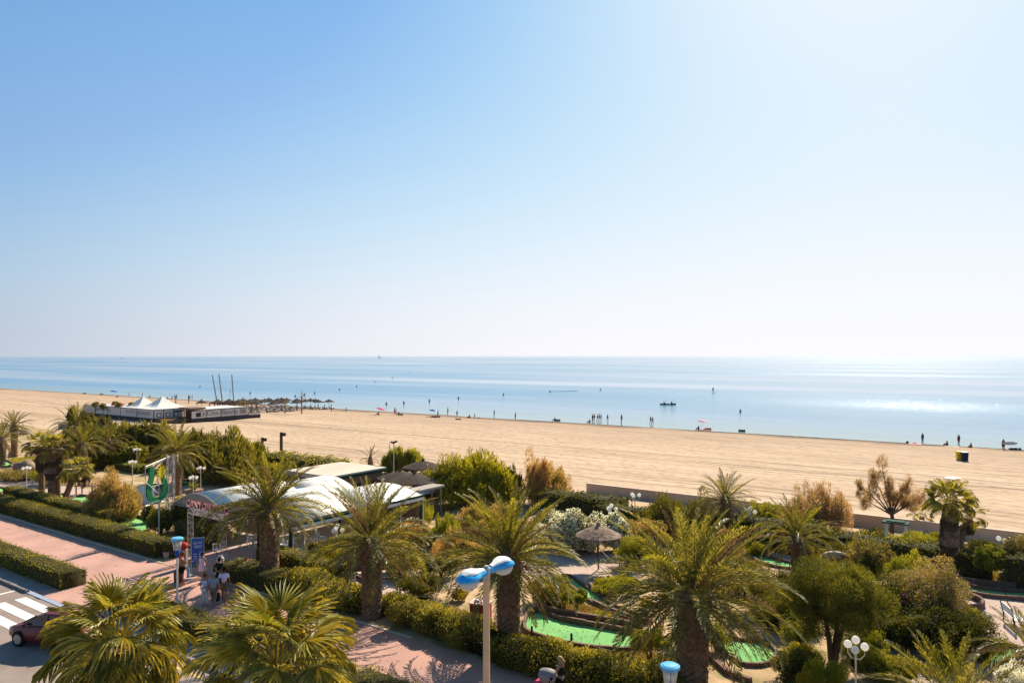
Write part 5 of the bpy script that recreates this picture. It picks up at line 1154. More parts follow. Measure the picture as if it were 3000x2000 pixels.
q = MB(); k = len(out); q.add([(x, -.05, z) for x, z in out]+[(x, .05, z) for x, z in out], [tuple(range(k)), tuple(range(2*k-1, k-1, -1))]+[(i, i+k, (i+1) % k+k, (i+1) % k) for i in range(k)]); q.build('emblem', M['signgreen'], sg)
q = MB(); pts = []
for i in range(24): rr = .54 if i % 2 else .27; a = 6.283*i/24; pts.append((Wd*.62+rr*math.cos(a), 4.38+rr*math.sin(a)))
q.add([(x, -.09, z) for x, z in pts]+[(x, -.05, z) for x, z in pts], [tuple(range(24)), tuple(range(47, 23, -1))]+[(i, i+24, (i+1) % 24+24, (i+1) % 24) for i in range(24)]); q.build('sun_emblem', M['yellow'], sg)
MB().tube([(-.25, -.07, 4.1), (Wd*.5, -.07, 2.95)], .02, 5).build('golf_club', M['white'], sg); MB().tube([(Wd*.5, -.08, 3.75), (Wd*.5, -.08, 2.8)], .025, 5).tube([(Wd*.3, -.08, 3.55), (Wd*.7, -.08, 3.6)], .02, 5).build('emblem_bars', M['steel'], sg)
text('CANYON PARC', .20, M['white'], sg, (cx, -.06, cz-ro*.80), 0, .005)
# ================================================================== LAMPS
tw = thing('street_lamp', 'tall beige street lamp with two blue heads, highlights painted white, centre foreground', 'lamp', AT(1425, 11.3, -.12))
MB().lathe([(.09, 0), (.085, 1), (.062, 4), (.050, 9.05)], 14).build('post', M['polebeige'], tw); MB().lathe([(.06, 8.98), (.06, 9.16), (.03, 9.2)], 12).build('post_cap', M['steel'], tw)
for (dx, dy, dz, sn) in ((-.30, -.45, 9.10, 1), (.30, .45, 9.10, -1)):
    hd2 = MB(); a = math.atan2(dy, dx); L_ = math.hypot(dx, dy); D_ = Vector((math.cos(a), math.sin(a), 0)); m4 = Matrix.Rotation(a, 4, 'Z')
    sh = []; n = 16
    for (t, hw_, zt, zb) in ((.0, .06, .06, -.05), (.08, .075, .08, -.06), (.22, .085, .095, -.055), (.31, .12, .11, -.03), (.42, .18, .135, -.02), (.55, .205, .14, -.018), (.68, .19, .12, -.018), (.77, .13, .07, -.018), (.81, .04, .012, -.018)):
        for i in range(n):
            an = 6.283*i/n; y = hw_*math.cos(an); z = (zt if math.sin(an) > 0 else -zb)*math.sin(an); sh.append(m4 @ Vector((t*1.0*L_/.56, y, z)))
    k = len(sh)//n; ff = [(i*n+j, i*n+(j+1) % n, (i+1)*n+(j+1) % n, (i+1)*n+j) for i in range(k-1) for j in range(n)]+[tuple(range(n-1, -1, -1)), tuple(range((k-1)*n, k*n))]
    hd2.add(sh, ff); hh = hd2.build('lamp_head', M['blue'], tw, True, loc=(0, 0, dz-.0))
    glint = MB(); sh2 = []  # white shell standing in for the bright reflections on top of the head
    for (t, hw_, zt) in ((.12, .05, .10), (.28, .08, .128), (.42, .135, .165), (.54, .155, .172), (.64, .13, .150), (.72, .06, .112)):
        for i in range(9): an = math.pi*i/8; sh2.append(m4 @ Vector((t*L_/.56, hw_*math.cos(an), zt*(.62+.38*math.sin(an)))))
    ff = [(i*9+j, i*9+j+1, (i+1)*9+j+1, (i+1)*9+j) for i in range(5) for j in range(8)]; glint.add(sh2, ff); glint.build('painted_glint', M['white'], hh, True); hh.scale = (.84, .84, .84)
    bw = MB(); bw.lathe([(.02, -.18), (.09, -.168), (.15, -.13), (.185, -.07), (.195, -.012)], 18, (math.cos(a)*.56*L_/.56, math.sin(a)*.56*L_/.56, 0)); bw.build('glass_bowl', M['glassbowl'] if 'glassbowl' in M else M['glassglobe'], hh, True)
cone_lamp('blue capped lamp standing at the crossing near the walkers', SW(-32.3, 19.0)+Vector((0, 0, 0)) if False else AT(519, 34.2), 3.95)
cone_lamp('blue capped lamp at the bottom edge in front of the largest palm', AT(1963, 20.2), 3.92)
def GLp(label, x, yg, h=2.35, **k):
    Y = F*(H-h-.1)/(yg-HZ); p = AT(x, Y); return globe_lamp(label, p, h, **k)
GLp('globe lamp on a concrete foot between the first two feather palms', 988, 1545, 2.3, n=4, pot=True)
GLp('globe lamp standing alone before the tall dark hedge, centre', 1860, 1444, 2.6, n=3)
GLp('globe lamp with four balls above the white blossom bush', 1791, 1485, 2.3, n=4)
GLp('globe lamp between the middle small palm and the dark hedge', 2198, 1493, 2.2, n=4)
GLp('globe lamp in a round concrete pot at the far right', 2943, 1573, 2.2, n=3, pot=True)
GLp('nearest globe lamp with four large balls, bottom right', 2507, 1882, 2.6, n=4)
GLp('globe lamp at the far left above the leaning palm bed', 82, 1300, 2.3, n=3)
GLp('dark based globe lamp left of the skirted fan palm clump', 78, 1366, 2.3, n=3)
GLp('globe lamp right behind the big dark tamarisk, upper one', 588, 1366, 2.3, n=3)
GLp('globe lamp above the cactus planter, lower one', 566, 1393, 2.0, n=3)
GLp('globe lamp left of the sign, the higher of two', 401, 1312, 2.3, n=3)
GLp('globe lamp left of the sign, the lower of two', 388, 1348, 2.2, n=3)
GLp('globe lamp half hidden behind the yellow sun sign', 463, 1352, 2.2, n=3)
GLp('tiny globe lamp by the pale sea wall at the left', 117, 1272, 2.2, n=2)
GLp('globe lamp seen between the leaves of the left grove', 272, 1262, 3.0, n=2)
# ================================================================== MINI GOLF
eg = edged_green
eg('large pale green felt fairway in front of the largest palm', [(1541, 1846), (1545, 1815), (1560, 1795), (1585, 1795), (1620, 1813), (1670, 1826), (1740, 1838), (1800, 1849), (1868, 1864), (1862, 1903), (1800, 1909), (1700, 1899), (1610, 1879), (1560, 1863)], 1, eh=.26)
eg('kidney shaped green felt right of the largest palm trunk', [(2100, 1882), (2128, 1871), (2180, 1881), (2235, 1885), (2268, 1908), (2262, 1938), (2225, 1950), (2180, 1948), (2140, 1922), (2110, 1900)], 2)
eg('winding green felt channel between clipped bush and curved bed', [(1650, 1688), (1672, 1692), (1700, 1714), (1740, 1738), (1780, 1768), (1830, 1792), (1900, 1812), (1890, 1826), (1820, 1808), (1765, 1784), (1722, 1756), (1688, 1728), (1660, 1706)], 3)
eg('long green felt strip beside the potted globe lamp, far right', [(2790, 1716), (2870, 1727), (2960, 1737), (3080, 1738), (3140, 1750), (3060, 1762), (2960, 1755), (2870, 1745), (2800, 1728)], 4, eh=.22)
eg('green felt island at the bottom right behind the palm fronds', [(2868, 1915), (2905, 1900), (2965, 1895), (2985, 1910), (2960, 1935), (2925, 1950), (2885, 1947)], 5)
eg('dark edged round green felt behind the long hedge, left', [(330, 1530), (350, 1518), (385, 1514), (420, 1522), (436, 1540), (432, 1558), (400, 1560), (350, 1546)], 6, eh=.2)
eg('angled green felt lane right of the fan palm clump', [(198, 1466), (235, 1452), (262, 1456), (300, 1477), (278, 1485), (255, 1482), (228, 1467), (204, 1472)], 7, smooth=1)
eg('small sliver of green felt between the clump trunks', [(174, 1450), (190, 1448), (186, 1466), (178, 1470)], 8, smooth=1)
eg('short green felt piece behind the orange brown shrub', [(386, 1481), (412, 1479), (414, 1492), (388, 1494)], 9, smooth=1)
eg('green felt patch at the left edge beneath the edge palm', [(-8, 1350), (10, 1346), (38, 1360), (20, 1368), (-10, 1366)], 10, smooth=1)
eg('green felt corner at the left edge above the hedge', [(-20, 1430), (8, 1430), (22, 1438), (-5, 1448), (-25, 1446)], 11, smooth=1)
eg('pale green felt lane behind the sign mast palm', [(523, 1409), (556, 1409), (560, 1418), (524, 1421)], 12, smooth=1)
eg('pale green felt lane seen through the green U sign', [(408, 1424), (470, 1420), (474, 1428), (412, 1433)], 13, smooth=1)
eg('green felt peeking out under the reddish oleander', [(2545, 1684), (2575, 1676), (2600, 1680), (2592, 1694), (2555, 1696)], 14, smooth=2)
eg('turquoise green felt winding past the globe lamp, right centre', [(2150, 1586), (2172, 1584), (2200, 1606), (2240, 1632), (2330, 1655), (2332, 1668), (2250, 1656), (2200, 1632), (2165, 1606)], 15)
eg('distant green felt beneath the left grove', [(285, 1374), (330, 1372), (332, 1377), (288, 1380)], 16, smooth=1)
def border(label, px, m='edging', h=.30, seed=1, closed=False):
    pts = [P(x, y).to_2d() for x, y in px]; o = thing('bed_border', label, 'garden edging', (*pts[0], 0), 0, 'raised bed borders'); b0 = pts[0]
    lp = [];  n = len(pts)
    for i in range(n-1):
        L = (pts[i+1]-pts[i]).length; k = max(1, int(L/.5))
        for j in range(k): lp.append(pts[i].lerp(pts[i+1], j/k))
    lp.append(pts[-1]); blk = CACHE['blk']
    for a, b in zip(lp[:-1], lp[1:]):
        d = b-a; mid = (a+b)/2-b0; place('edging_block', blk, o, (mid.x, mid.y, 0), math.atan2(d.y, d.x), sc_=(d.length+.03, .18, h))
    return o
border('brown raised border curving above the large fairway', [(1575, 1782), (1592, 1795), (1630, 1806), (1690, 1818), (1760, 1829), (1830, 1841), (1880, 1854)], h=.42)
border('curved border round the yellow green bed', [(1735, 1712), (1730, 1722), (1740, 1735), (1770, 1748), (1810, 1760)], h=.3)
border('border between dry bed and winding channel', [(1740, 1770), (1780, 1790), (1830, 1808), (1900, 1828)], h=.25)
border('brown border of the bed under the skirted fan palm', [(2790, 1708), (2850, 1716), (2920, 1725), (2975, 1728), (3000, 1712), (3060, 1708)], h=.42)
border('pointed oval border in the pink gravel, right', [(2795, 1745), (2840, 1750), (2868, 1762), (2880, 1775), (2870, 1786), (2830, 1790), (2800, 1790)], h=.3)
border('pale border along the kidney shaped felt plot', [(2080, 1930), (2130, 1975), (2200, 2000)], h=.2)
border('border line left of the second feather palm fence', [(1020, 1665), (1045, 1690), (1075, 1710)], h=.2)
for i, (x, y, hh) in enumerate(((1558, 1868, 30), (1674, 1890, 32), (1798, 1925, 30))):
    o = thing('fence_post', ['short green post at the left end of the large fairway', 'middle one of the short green posts before the large fairway', 'short green post right of the middle, before the large fairway'][i], 'post', P(x, y), group='short green posts along the fairway')
    MB().lathe([(.055, -.1), (.05, .50), (.03, .53)], 8).build('post_shaft', M['darkgreen'] if i < 2 else M['wood'], o)
fw_ = thing('wire_fence', 'thin wires strung between the short green posts', 'fence', P(1558, 1868))
a, b, c = P(1558, 1868), P(1674, 1890), P(1798, 1925)
for z in (.45, .25): MB().tube([(0, 0, z), b-a+Vector((0, 0, z)), c-a+Vector((0, 0, z))], .006, 4).build('wire', M['steel'], fw_)
rf = thing('rope_fence', 'rope fence with wooden posts beside the pink gravel, centre', 'fence', P(1172, 1768)); pts = [P(1040, 1720), P(1172, 1768), P(1268, 1790), P(1310, 1812), P(1390, 1850)]; p0 = P(1172, 1768)
for q in pts: MB().lathe([(.05, -.05), (.045, .8)], 7, q-p0).build('post', M['concrete'], rf)
for a, b in zip(pts[:-1], pts[1:]): MB().tube([a-p0+Vector((0, 0, .7)), (a+b)/2-p0+Vector((0, 0, .58)), b-p0+Vector((0, 0, .7))], .018, 5).build('rope', M['concrete'], rf); 
bm_ = MB().box((0, 0, 0), (.01, .01, .01))
for i, (pp, lab) in enumerate((([(1690, 1640), (1750, 1632), (1815, 1690)], 'slack pale rope fence behind the thatched sunshade pole'), ([(2640, 1640), (2760, 1628), (2870, 1648), (2965, 1660)], 'pale rope fence before the dark hedge, right'))):
    q = [P(x, y) for x, y in pp]; o = thing('rope_fence', lab, 'fence', q[0])
    for a in q: MB().lathe([(.04, -.05), (.035, .75)], 6, a-q[0]).build('post', M['wood'], o)
    for a, b in zip(q[:-1], q[1:]): MB().tube([a-q[0]+Vector((0, 0, .7)), (a+b)/2-q[0]+Vector((0, 0, .55)), b-q[0]+Vector((0, 0, .7))], .02, 5).build('rope', M['concrete'], o)
thatch_parasol('thatched sunshade on a pale pole in the mini golf garden', P(1753, 1668), 1.35, 2.55, 'thatch', None, 'sunshade')
# kiosk box, boulder, ring, benches, shelters
rk = thing('red_counter', 'dark red counter box with white items behind the street lamp', 'counter', P(1408, 1822), R(-20))
MB().box((0, 0, .45), (.85, .6, .9)).build('counter', M['letterred'], rk); MB().box((0, 0, .93), (.95, .7, .06)).build('counter_top', M['letter'], rk); MB().box((-.15, 0, 1.0), (.25, .2, .08)).ball((.2, .05, 1.02), .08, 8).box((.3, -.15, .99), (.15, .2, .05)).build('small_items', M['white'], rk); MB().box((.46, -.1, .5), (.05, .35, .8)).build('pink_cloth', M['pink'], rk)
bo = thing('boulder', 'large brown boulder on the bed at the left', 'boulder', P(74, 1385)); q = MB(); q.ball((0, 0, .55), 1.0, 14, .8); q.v = [(x*(1.1+.15*math.sin(3*y+z*4)), y*(1+.12*math.sin(4*x)), max(-.1, z*(1+.1*math.sin(5*x+2*y)))) for x, y, z in q.v]; q.build('boulder_stone', M['rock'], bo, True)
bo = thing('boulder', 'grey rock on the sand behind the left palms', 'boulder', P(72, 1272)); q = MB(); q.ball((0, 0, .3), .75, 12, .7); q.v = [(x*1.2, y, max(-.1, z+.1*math.sin(6*x))) for x, y, z in q.v]; q.build('boulder_stone', M['concrete'], bo, True)
rp = P(2448, 1690); rg0 = thing('ring_sculpture', 'white ring shaped sculpture with a dark hole in the right garden', 'sculpture', rp, R(-12)); q = MB(); n = 20; v = []
for i in range(n):
    a = 6.283*i/n; ro_, ri_ = .78+.06*math.sin(3*a), .40
    for (rr, y) in ((ri_, -.22), (ro_, -.22), (ro_+.04, 0), (ro_, .22), (ri_, .22)): v.append((rr*math.cos(a)+(.35 if rr > .5 and math.sin(a) < -.2 and math.cos(a) > 0 else 0), y, .72+rr*.95*math.sin(a)))
q.add(v, [(i*5+j, ((i+1) % n)*5+j, ((i+1) % n)*5+(j+1) % 5, i*5+(j+1) % 5) for i in range(n) for j in range(5)]); q.build('ring', M['concrete'], rg0, True)
MB().box((1.3, .1, .25), (1.3, .35, .12), tilt=(0, R(25), 0)).build('sloping_foot', M['white'], rg0)
bench('dark slatted bench in the shade behind the bottom right palm', P(2660, 1892), R(-8), 'dark', 'dark', 2.0, None); bn = bench('bench with a pale seat at the right edge on the gravel', P(2972, 1832), R(75), 'white', 'dark', 1.5, None)
ps = thing('picnic_shelter', 'small dark green shelter with white posts at the sea wall', 'shelter', AT(2625, 46.2), ANG_S)
MB().box((0, 0, 1.85), (1.5, .9, .08)).build('roof', M['darkgreen'], ps); MB().box((0, 0, 1.92), (1.0, .6, .07)).build('roof_ridge', M['darkgreen'], ps)
for x in (-.55, .55):
    for y in (-.3, .3): MB().box((x, y, .9), (.09, .09, 1.8)).build('post', M['white'], ps)
MB().box((0, 0, .75), (1.3, .7, .08)).build('table', M['grey'], ps)
hut = thing('cage_kiosk', 'dark railed enclosure around the second feather palm', 'enclosure', P(1100, 1690), R(12))
for x in (-1.5, 0, 1.5):
    for y in (-.9, .9): MB().box((x, y, .75), (.09, .09, 1.5)).build('post', M['dark'], hut)
for z in (.15, 1.45): MB().box((0, -.9, z), (3.1, .05, .07)).box((0, .9, z), (3.1, .05, .07)).box((-1.5, 0, z), (.05, 1.8, .07)).box((1.5, 0, z), (.05, 1.8, .07)).build('rail', M['dark'], hut)
MB().box((0, .85, .6), (3.0, .04, .85)).build('panel', M['brownwall'], hut)
pt = thing('pergola_table', 'wooden table with legs in the left garden', 'table', P(255, 1448), R(-10)); MB().box((0, 0, .8), (1.9, .9, .06)).build('table_top', M['wood'], pt)
for x in (-.8, .8):
    for y in (-.35, .35): MB().box((x, y, .39), (.08, .08, .78)).build('leg', M['wood'], pt)
cp = thing('planter', 'brown planter with spiky agaves behind the hall roof', 'planter', P(568, 1460)); MB().lathe([(.55, 0), (.75, .75), (.78, .8), (.6, .78)], 14).build('pot', M['rock'], cp)
q = MB(); rr = random.Random(2)
for i in range(34): a = i*2.4; e = R(rr.uniform(25, 80)); L_ = rr.uniform(.5, .85); d = Vector((math.cos(a)*math.cos(e), math.sin(a)*math.cos(e), math.sin(e))); s_ = Vector((-math.sin(a), math.cos(a), 0))*.05; c = Vector((math.cos(a)*.15, math.sin(a)*.15, .8)); q.add([c-s_, c+s_, c+d*L_*.5+s_*1.1, c+d*L_, c+d*L_*.5-s_*1.1], [(0, 1, 2, 3, 4)])
me_ = q.mesh('agave_leaves', M['feather']); place('agave_leaves', me_, cp)
wr = thing('white_rail', 'white curved rail in the left garden behind the grove trunks', 'fence', P(262, 1362)); 
q = [P(262, 1340)-wr.location, P(330, 1345)-wr.location, P(395, 1352)-wr.location]
for a in q: MB().box(a+Vector((0, 0, .5)), (.1, .1, 1.0)).build('post', M['concrete'], wr)
MB().tube([a+Vector((0, 0, 1.0)) for a in q], .05, 6).build('rail', M['concrete'], wr)
for i, (x, y) in enumerate(((365, 1372), (352, 1372), (378, 1380))):
    o = thing('white_boulder', ['pale rock left of the globe lamps near the sign', 'smaller pale rock at the left of three', 'pale rock nearest the orange brown shrub'][i], 'rock', P(x, y), group='pale rocks near the sign'); q = MB(); q.ball((0, 0, .2), .4, 8, .7); q.build('rock_body', M['concrete'], o)
ib = thing('sloped_panel', 'big white sloped panel standing behind the sign', 'panel', P(425, 1475), R(-15)); MB().box((0, 0, .75), (1.6, .08, 1.5), tilt=(R(-12), R(6), 0)).build('panel_board', M['white'], ib)
yb = thing('yellow_board', 'yellow board beside the white ring sculpture', 'board', P(2416, 1655)); MB().box((0, 0, .6), (.7, .05, .7)).build('board_face', M['yellow'], yb); MB().box((0, .04, .3), (.06, .05, .6)).build('post', M['wood'], yb)
cb = thing('concrete_bollard', 'pale concrete bollard on the left garden path', 'bollard', P(35, 1338)); MB().box((0, 0, .3), (.7, .5, .6), top=.9).build('bollard_block', M['concrete'], cb)
gp = thing('golf_flag', 'thin dark pole standing in the felt by the potted lamp', 'pole', P(2945, 1748)); MB().tube([(0, 0, 0), (0, 0, 1.3)], .02, 5).build('pole_shaft', M['dark'], gp)
sp_ = thing('lamp_stump', 'slender white lamp post under the largest palm, globe hidden', 'lamp', P(1934, 1862)); MB().lathe([(.11, 0), (.05, .35), (.03, .5), (.03, 1.6)], 8).build('post', M['polewhite'], sp_)
# ================================================================== STREET FURNITURE AT THE GATE
bp_ = P(562, 1688); bn_ = thing('banner_stand', 'blue advertising banner with a white figure beside the gate', 'banner', bp_, R(14)); HB = 2.15
M['bblue'] = mat('banner_blue', (.03, .07, .32), .6, (.05, .16, .42), 1.2); M['bpale'] = mat('banner_pale', (.40, .42, .62), .6); M['bgreen'] = mat('banner_green', (.10, .20, .06), .6)
MB().box((.32, 0, HB*.60), (.64, .02, HB*.78)).build('banner_cloth', M['bblue'], bn_)
for x in (-.01, .65): MB().tube([(x, 0, 0), (x, 0, HB)], .018, 5).build('post', M['steel'], bn_)
MB().tube([(0, 0, HB), (.65, 0, HB)], .02, 5).tube([(0, 0, .45), (.65, 0, .45)], .015, 5).build('rail', M['white'], bn_)
MB().prism([(.36, .95), (.40, 1.35), (.52, 1.38), (.56, 1.1), (.50, .72)], -.02, -.014).build('printed_figure', M['bpale'], bn_).rotation_euler = (R(90), 0, 0)
MB().prism([(.06, .47), (.58, .47), (.58, .66), (.3, .74), (.06, .62)], -.02, -.014).build('printed_grass', M['bgreen'], bn_).rotation_euler = (R(90), 0, 0)
for ch in bn_.children:
    if ch.name.startswith('printed'): ch.location = (0, -.031, 0); 
q = MB()
for i, (x0, x1, z) in enumerate(((.10, .28, 1.86), (.34, .52, 1.88), (.12, .54, 1.70), (.14, .50, 1.62), (.08, .26, 1.25), (.08, .28, 1.12), (.10, .26, 1.0))): q.box(((x0+x1)/2, -.014, z), (x1-x0, .006, .06 if i != 0 and i != 1 else .12))
q.build('printed_blocks', M['bpale'], bn_)
vm = thing('display_stand', 'narrow display stand with a red top beside the blue lamp', 'display stand', P(537, 1664)); MB().box((0, 0, .55), (.42, .3, 1.1)).build('cabinet', M['grey'], vm); MB().lathe([(.1, 1.12), (.24, 1.2), (.26, 1.36), (.18, 1.48), (.04, 1.52)], 12).build('red_top', M['red'], vm); MB().box((0, -.16, .85), (.34, .03, .3)).build('front_panel', M['red'], vm)
pb = thing('menu_board', 'white notice board on a thin post inside the gate', 'sign board', P(634, 1665), R(12)); MB().box((0, 0, 1.25), (.42, .03, .42)).build('board', M['white'], pb); MB().tube([(0, .03, 0), (0, .03, 1.3)], .02, 5).build('post', M['dark'], pb); MB().box((-.08, -.02, 1.3), (.12, .01, .2)).box((.1, -.02, 1.3), (.1, .01, .22)).build('printed_marks', M['letterred'], pb)
wb = thing('flower_pot', 'small pale pot by the hedge end left of the lamp', 'pot', P(487, 1634)); MB().lathe([(.15, 0), (.20, .38), (.22, .40), (.1, .38)], 12).build('pot_body', M['concrete'], wb)
tb = thing('litter_bin', 'brown litter bin fixed beside the blue capped lamp', 'bin', P(521, 1713)); MB().lathe([(.20, .12), (.21, .72), (.17, .75)], 14).build('container', M['wood'], tb); MB().tube([(0, .2, 0), (0, .2, .9)], .03, 6).build('post', M['dark'], tb); MB().lathe([(.22, .73), (.21, .76), (.1, .78)], 14).build('lid', M['dark'], tb)
# motor scooter behind the walkers
def scooter(label, loc, rz):
    o = thing('motor_scooter', label, 'scooter', loc, rz, None)
    for x in (-.62, .62):
        wobj = MB(); wobj.lathe([(.13, -.05), (.24, -.045), (.25, 0), (.24, .045), (.13, .05)], 16, (x, 0, .25), m=Matrix.Rotation(R(90), 4, 'X')); wobj.build('wheel', M['black'], o)
    MB().box((-.35, 0, .62), (.75, .28, .30), top=.8).box((.1, 0, .35), (.5, .30, .10)).build('body', M['black'], o, False); MB().box((-.35, 0, .82), (.62, .24, .08), top=.9).build('saddle', M['dark'], o)
    MB().box((.48, 0, .65), (.10, .40, .62), tilt=(0, R(-15), 0)).build('leg_shield', M['white'], o); MB().tube([(.62, 0, .3), (.45, 0, 1.05)], .03, 6).tube([(.45, -.33, 1.08), (.45, .33, 1.08)], .02, 6).build('steering', M['steel'], o); MB().box((.50, 0, .98), (.14, .22, .14)).build('headlight', M['white'], o)
    for s_ in (-1, 1): MB().tube([(.47, .2*s_, 1.1), (.5, .3*s_, 1.28)], .008, 4).ball((.5, .3*s_, 1.3), .055, 6).build('mirror', M['black'], o)
    return o
scooter('black motor scooter with a white shield parked inside the gate', P(640, 1688), R(100))
def bicycle(label, loc, rz, m='steel'):
    o = thing('bicycle', label, 'bicycle', loc, rz, None)
    for x in (-.52, .52): MB().tube([(x+.33*math.cos(a*.3927), 0, .33+.33*math.sin(a*.3927)) for a in range(17)], .018, 5, False).tube([(x-.33, 0, .33), (x+.33, 0, .33)], .004, 3).tube([(x, 0, 0), (x, 0, .66)], .004, 3).build('wheel', M['black'], o)
    MB().tube([(-.52, 0, .33), (-.15, 0, .30), (.42, 0, .82), (-.25, 0, .80), (-.15, 0, .30)], .016, 5).tube([(-.52, 0, .33), (-.25, 0, .80), (-.27, 0, .93)], .014, 5).tube([(.52, 0, .33), (.40, 0, .95)], .015, 5).build('frame', M[m], o)
    MB().tube([(.36, -.27, 1.0), (.42, 0, .97), (.36, .27, 1.0)], .014, 5).build('handlebar', M['steel'], o); MB().box((-.28, 0, .95), (.26, .14, .06)).build('saddle', M['black'], o); return o
bicycle('bicycle leaning by the hedge behind the man in the white shirt', P(680, 1690), R(20)); bicycle('red framed bicycle beside the hedge right of the first one', P(712, 1692), R(-15), 'red')
ph = thing('pink_ball', 'small pink beach bag hung at the hedge near the bicycles', 'bag', P(722, 1690)); MB().ball((0, 0, .85), .16, 10, 1.1).build('bag_body', M['pink'], ph, True); MB().tube([(0, 0, 0), (0, 0, 1.1)], .02, 5).build('hook_post', M['dark'], ph)
# ================================================================== RED CAR
def car(label, loc, rz):
    o = thing('parked_car', label, 'car', loc, rz)
    # stations along the length: x, bottom z, belt z, half width ; nose at +x
    st = [(2.00, .42, .58, .55), (1.92, .28, .72, .74), (1.6, .22, .80, .83), (1.0, .20, .90, .86), (.2, .20, .95, .87), (-.8, .20, .98, .87), (-1.5, .24, .98, .85), (-1.86, .32, .92, .78), (-1.95, .42, .80, .66)]
    def loft(st, prof):
        v = []; k = None
        for s_ in st: q = prof(*s_); k = len(q); v += q
        n = len(st); f = [(i*k+j, i*k+(j+1) % k, (i+1)*k+(j+1) % k, (i+1)*k+j) for i in range(n-1) for j in range(k)]+[tuple(range(k-1, -1, -1)), tuple(range((n-1)*k, n*k))]; return MB().add(v, f)
    bod = lambda x, zb, zt, hw: [(x, -hw*.86, zb), (x, -hw, zb+.12), (x, -hw*1.01, (zb+zt)/2), (x, -hw*.97, zt-.06), (x, -hw*.88, zt), (x, hw*.88, zt), (x, hw*.97, zt-.06), (x, hw*1.01, (zb+zt)/2), (x, hw, zb+.12), (x, hw*.86, zb)]
    CP = M['carpaint']; loft(st, bod).build('body', CP, o, True)
    gh = [(1.25, .86, .87, .74), (.45, .92, 1.33, .68), (.05, .94, 1.44, .66), (-.9, .95, 1.46, .65), (-1.45, .96, 1.32, .64), (-1.78, .95, .98, .66)]
    gp_ = lambda x, zb, zt, hw: [(x, -hw*1.12, zb), (x, -hw, zt-.04), (x, -hw*.86, zt), (x, hw*.86, zt), (x, hw, zt-.04), (x, hw*1.12, zb)]
    loft(gh, gp_).build('windows', M['carglass'], o)
    rf_ = [(.42, 1.345, .60), (.0, 1.455, .63), (-.9, 1.475, .62), (-1.40, 1.36, .58)]
    v = []; 
    for x, z, hw in rf_: v += [(x, -hw, z-.015), (x, -hw*.8, z+.015), (x, hw*.8, z+.015), (x, hw, z-.015)]
    MB().add(v, [(i*4+j, i*4+j+1, (i+1)*4+j+1, (i+1)*4+j) for i in range(3) for j in range(3)]).build('roof', CP, o, True)
    for s_ in (-1, 1):
        MB().tube([(1.22, s_*.80, .92), (.42, s_*.67, 1.34)], .035, 5).tube([(-.15, s_*.76, .96), (-.18, s_*.67, 1.43)], .035, 5).tube([(-1.72, s_*.74, .96), (-1.38, s_*.62, 1.36)], .06, 5).build('pillar', CP, o)
        MB().box((-.05, s_*.885, .62), (.012, .012, .5)).build('door_gap', M['black'], o); MB().box((.9, s_*.97, .98), (.12, .16, .10)).build('door_mirror', CP, o); MB().box((-.2, s_*.90, .80), (.18, .03, .03)).build('door_handle', CP, o)
        MB().box((1.83, s_*.58, .66), (.22, .26, .14)).build('headlight', M['glassglobe'], o); MB().box((-1.88, s_*.64, .84), (.12, .18, .26)).build('tail_light', M['red'], o)
        for x in (1.25, -1.25):
            wh = MB(); wh.lathe([(.22, -.10), (.30, -.095), (.315, 0), (.30, .095), (.22, .10)], 20, (x, s_*.80, .315), m=Matrix.Rotation(R(90), 4, 'X')); wo_ = wh.build('wheel', M['black'], o, True)
            rm = MB(); rm.lathe([(.20, -.02), (.20, .02)], 16, (x, s_*.90, .315), m=Matrix.Rotation(R(90), 4, 'X'))
            for k in range(5): a = k*1.2566; rm.box((x+.11*math.cos(a), s_*.925, .315+.11*math.sin(a)), (.20, .02, .05), tilt=(0, -a, 0))
            rm.build('rim', M['steel'], wo_)
            MB().lathe([(.35, -.01), (.35, .01)], 18, (x, s_*.872, .33), m=Matrix.Rotation(R(90), 4, 'X')).build('wheel_arch', M['black'], o)
    MB().box((-1.97, 0, .60), (.03, .46, .11)).build('number_plate', M['white'], o); MB().box((1.99, 0, .45), (.05, 1.0, .16)).build('grille', M['black'], o); return o
cpm = bpy.data.materials.new('car_paint'); cpm.use_nodes = True; _p = cpm.node_tree.nodes['Principled BSDF']; _p.inputs['Base Color'].default_value = (.13, .007, .006, 1); _p.inputs['Roughness'].default_value = .42; _p.inputs['Coat Weight'].default_value = .12; _p.inputs['Coat Roughness'].default_value = .06; _p.inputs['Metallic'].default_value = 0; M['carpaint'] = cpm
M['carglass'] = mat('car_glass', (.02, .022, .022), .06, spec=.8)
cc = P(172, 1880); cc.z = -.12; car('dark red hatchback stopped at the zebra crossing', cc, math.atan2(1.15, -3.8))
# ================================================================== PEOPLE NEAR THE GATE
PV = lambda x, y: P(x, y)
g = 'walkers at the gate'
person('bare chested man with orange tan and dark shorts holding a blue towel by the banner', P(534, 1712), R(20), 'reach', 'skintan', None, ('black', 'shorts'), 'hairbrown', height=1.76, group=g)
tw_ = thing('towel', 'blue towel hanging from the hand of the bare chested man', 'towel', P(534, 1712)+Vector((.28, .1, 0))); MB().box((0, 0, .62), (.18, .06, .55), top=.6).build('towel_cloth', M['bluelight'], tw_)
M['pinkdress'] = mat('pale_pink_cloth', (.88, .62, .72), .8); M['lavender'] = mat('pale_lavender_cloth', (.78, .75, .95), .8); M['teal'] = mat('grey_teal_cloth', (.24, .34, .42), .8); M['khaki'] = mat('khaki_cloth', (.20, .15, .11), .8); M['paleblue'] = mat('pale_blue_cloth', (.68, .70, .95), .8); M['creamcloth'] = mat('cream_cloth', (.82, .72, .66), .8)
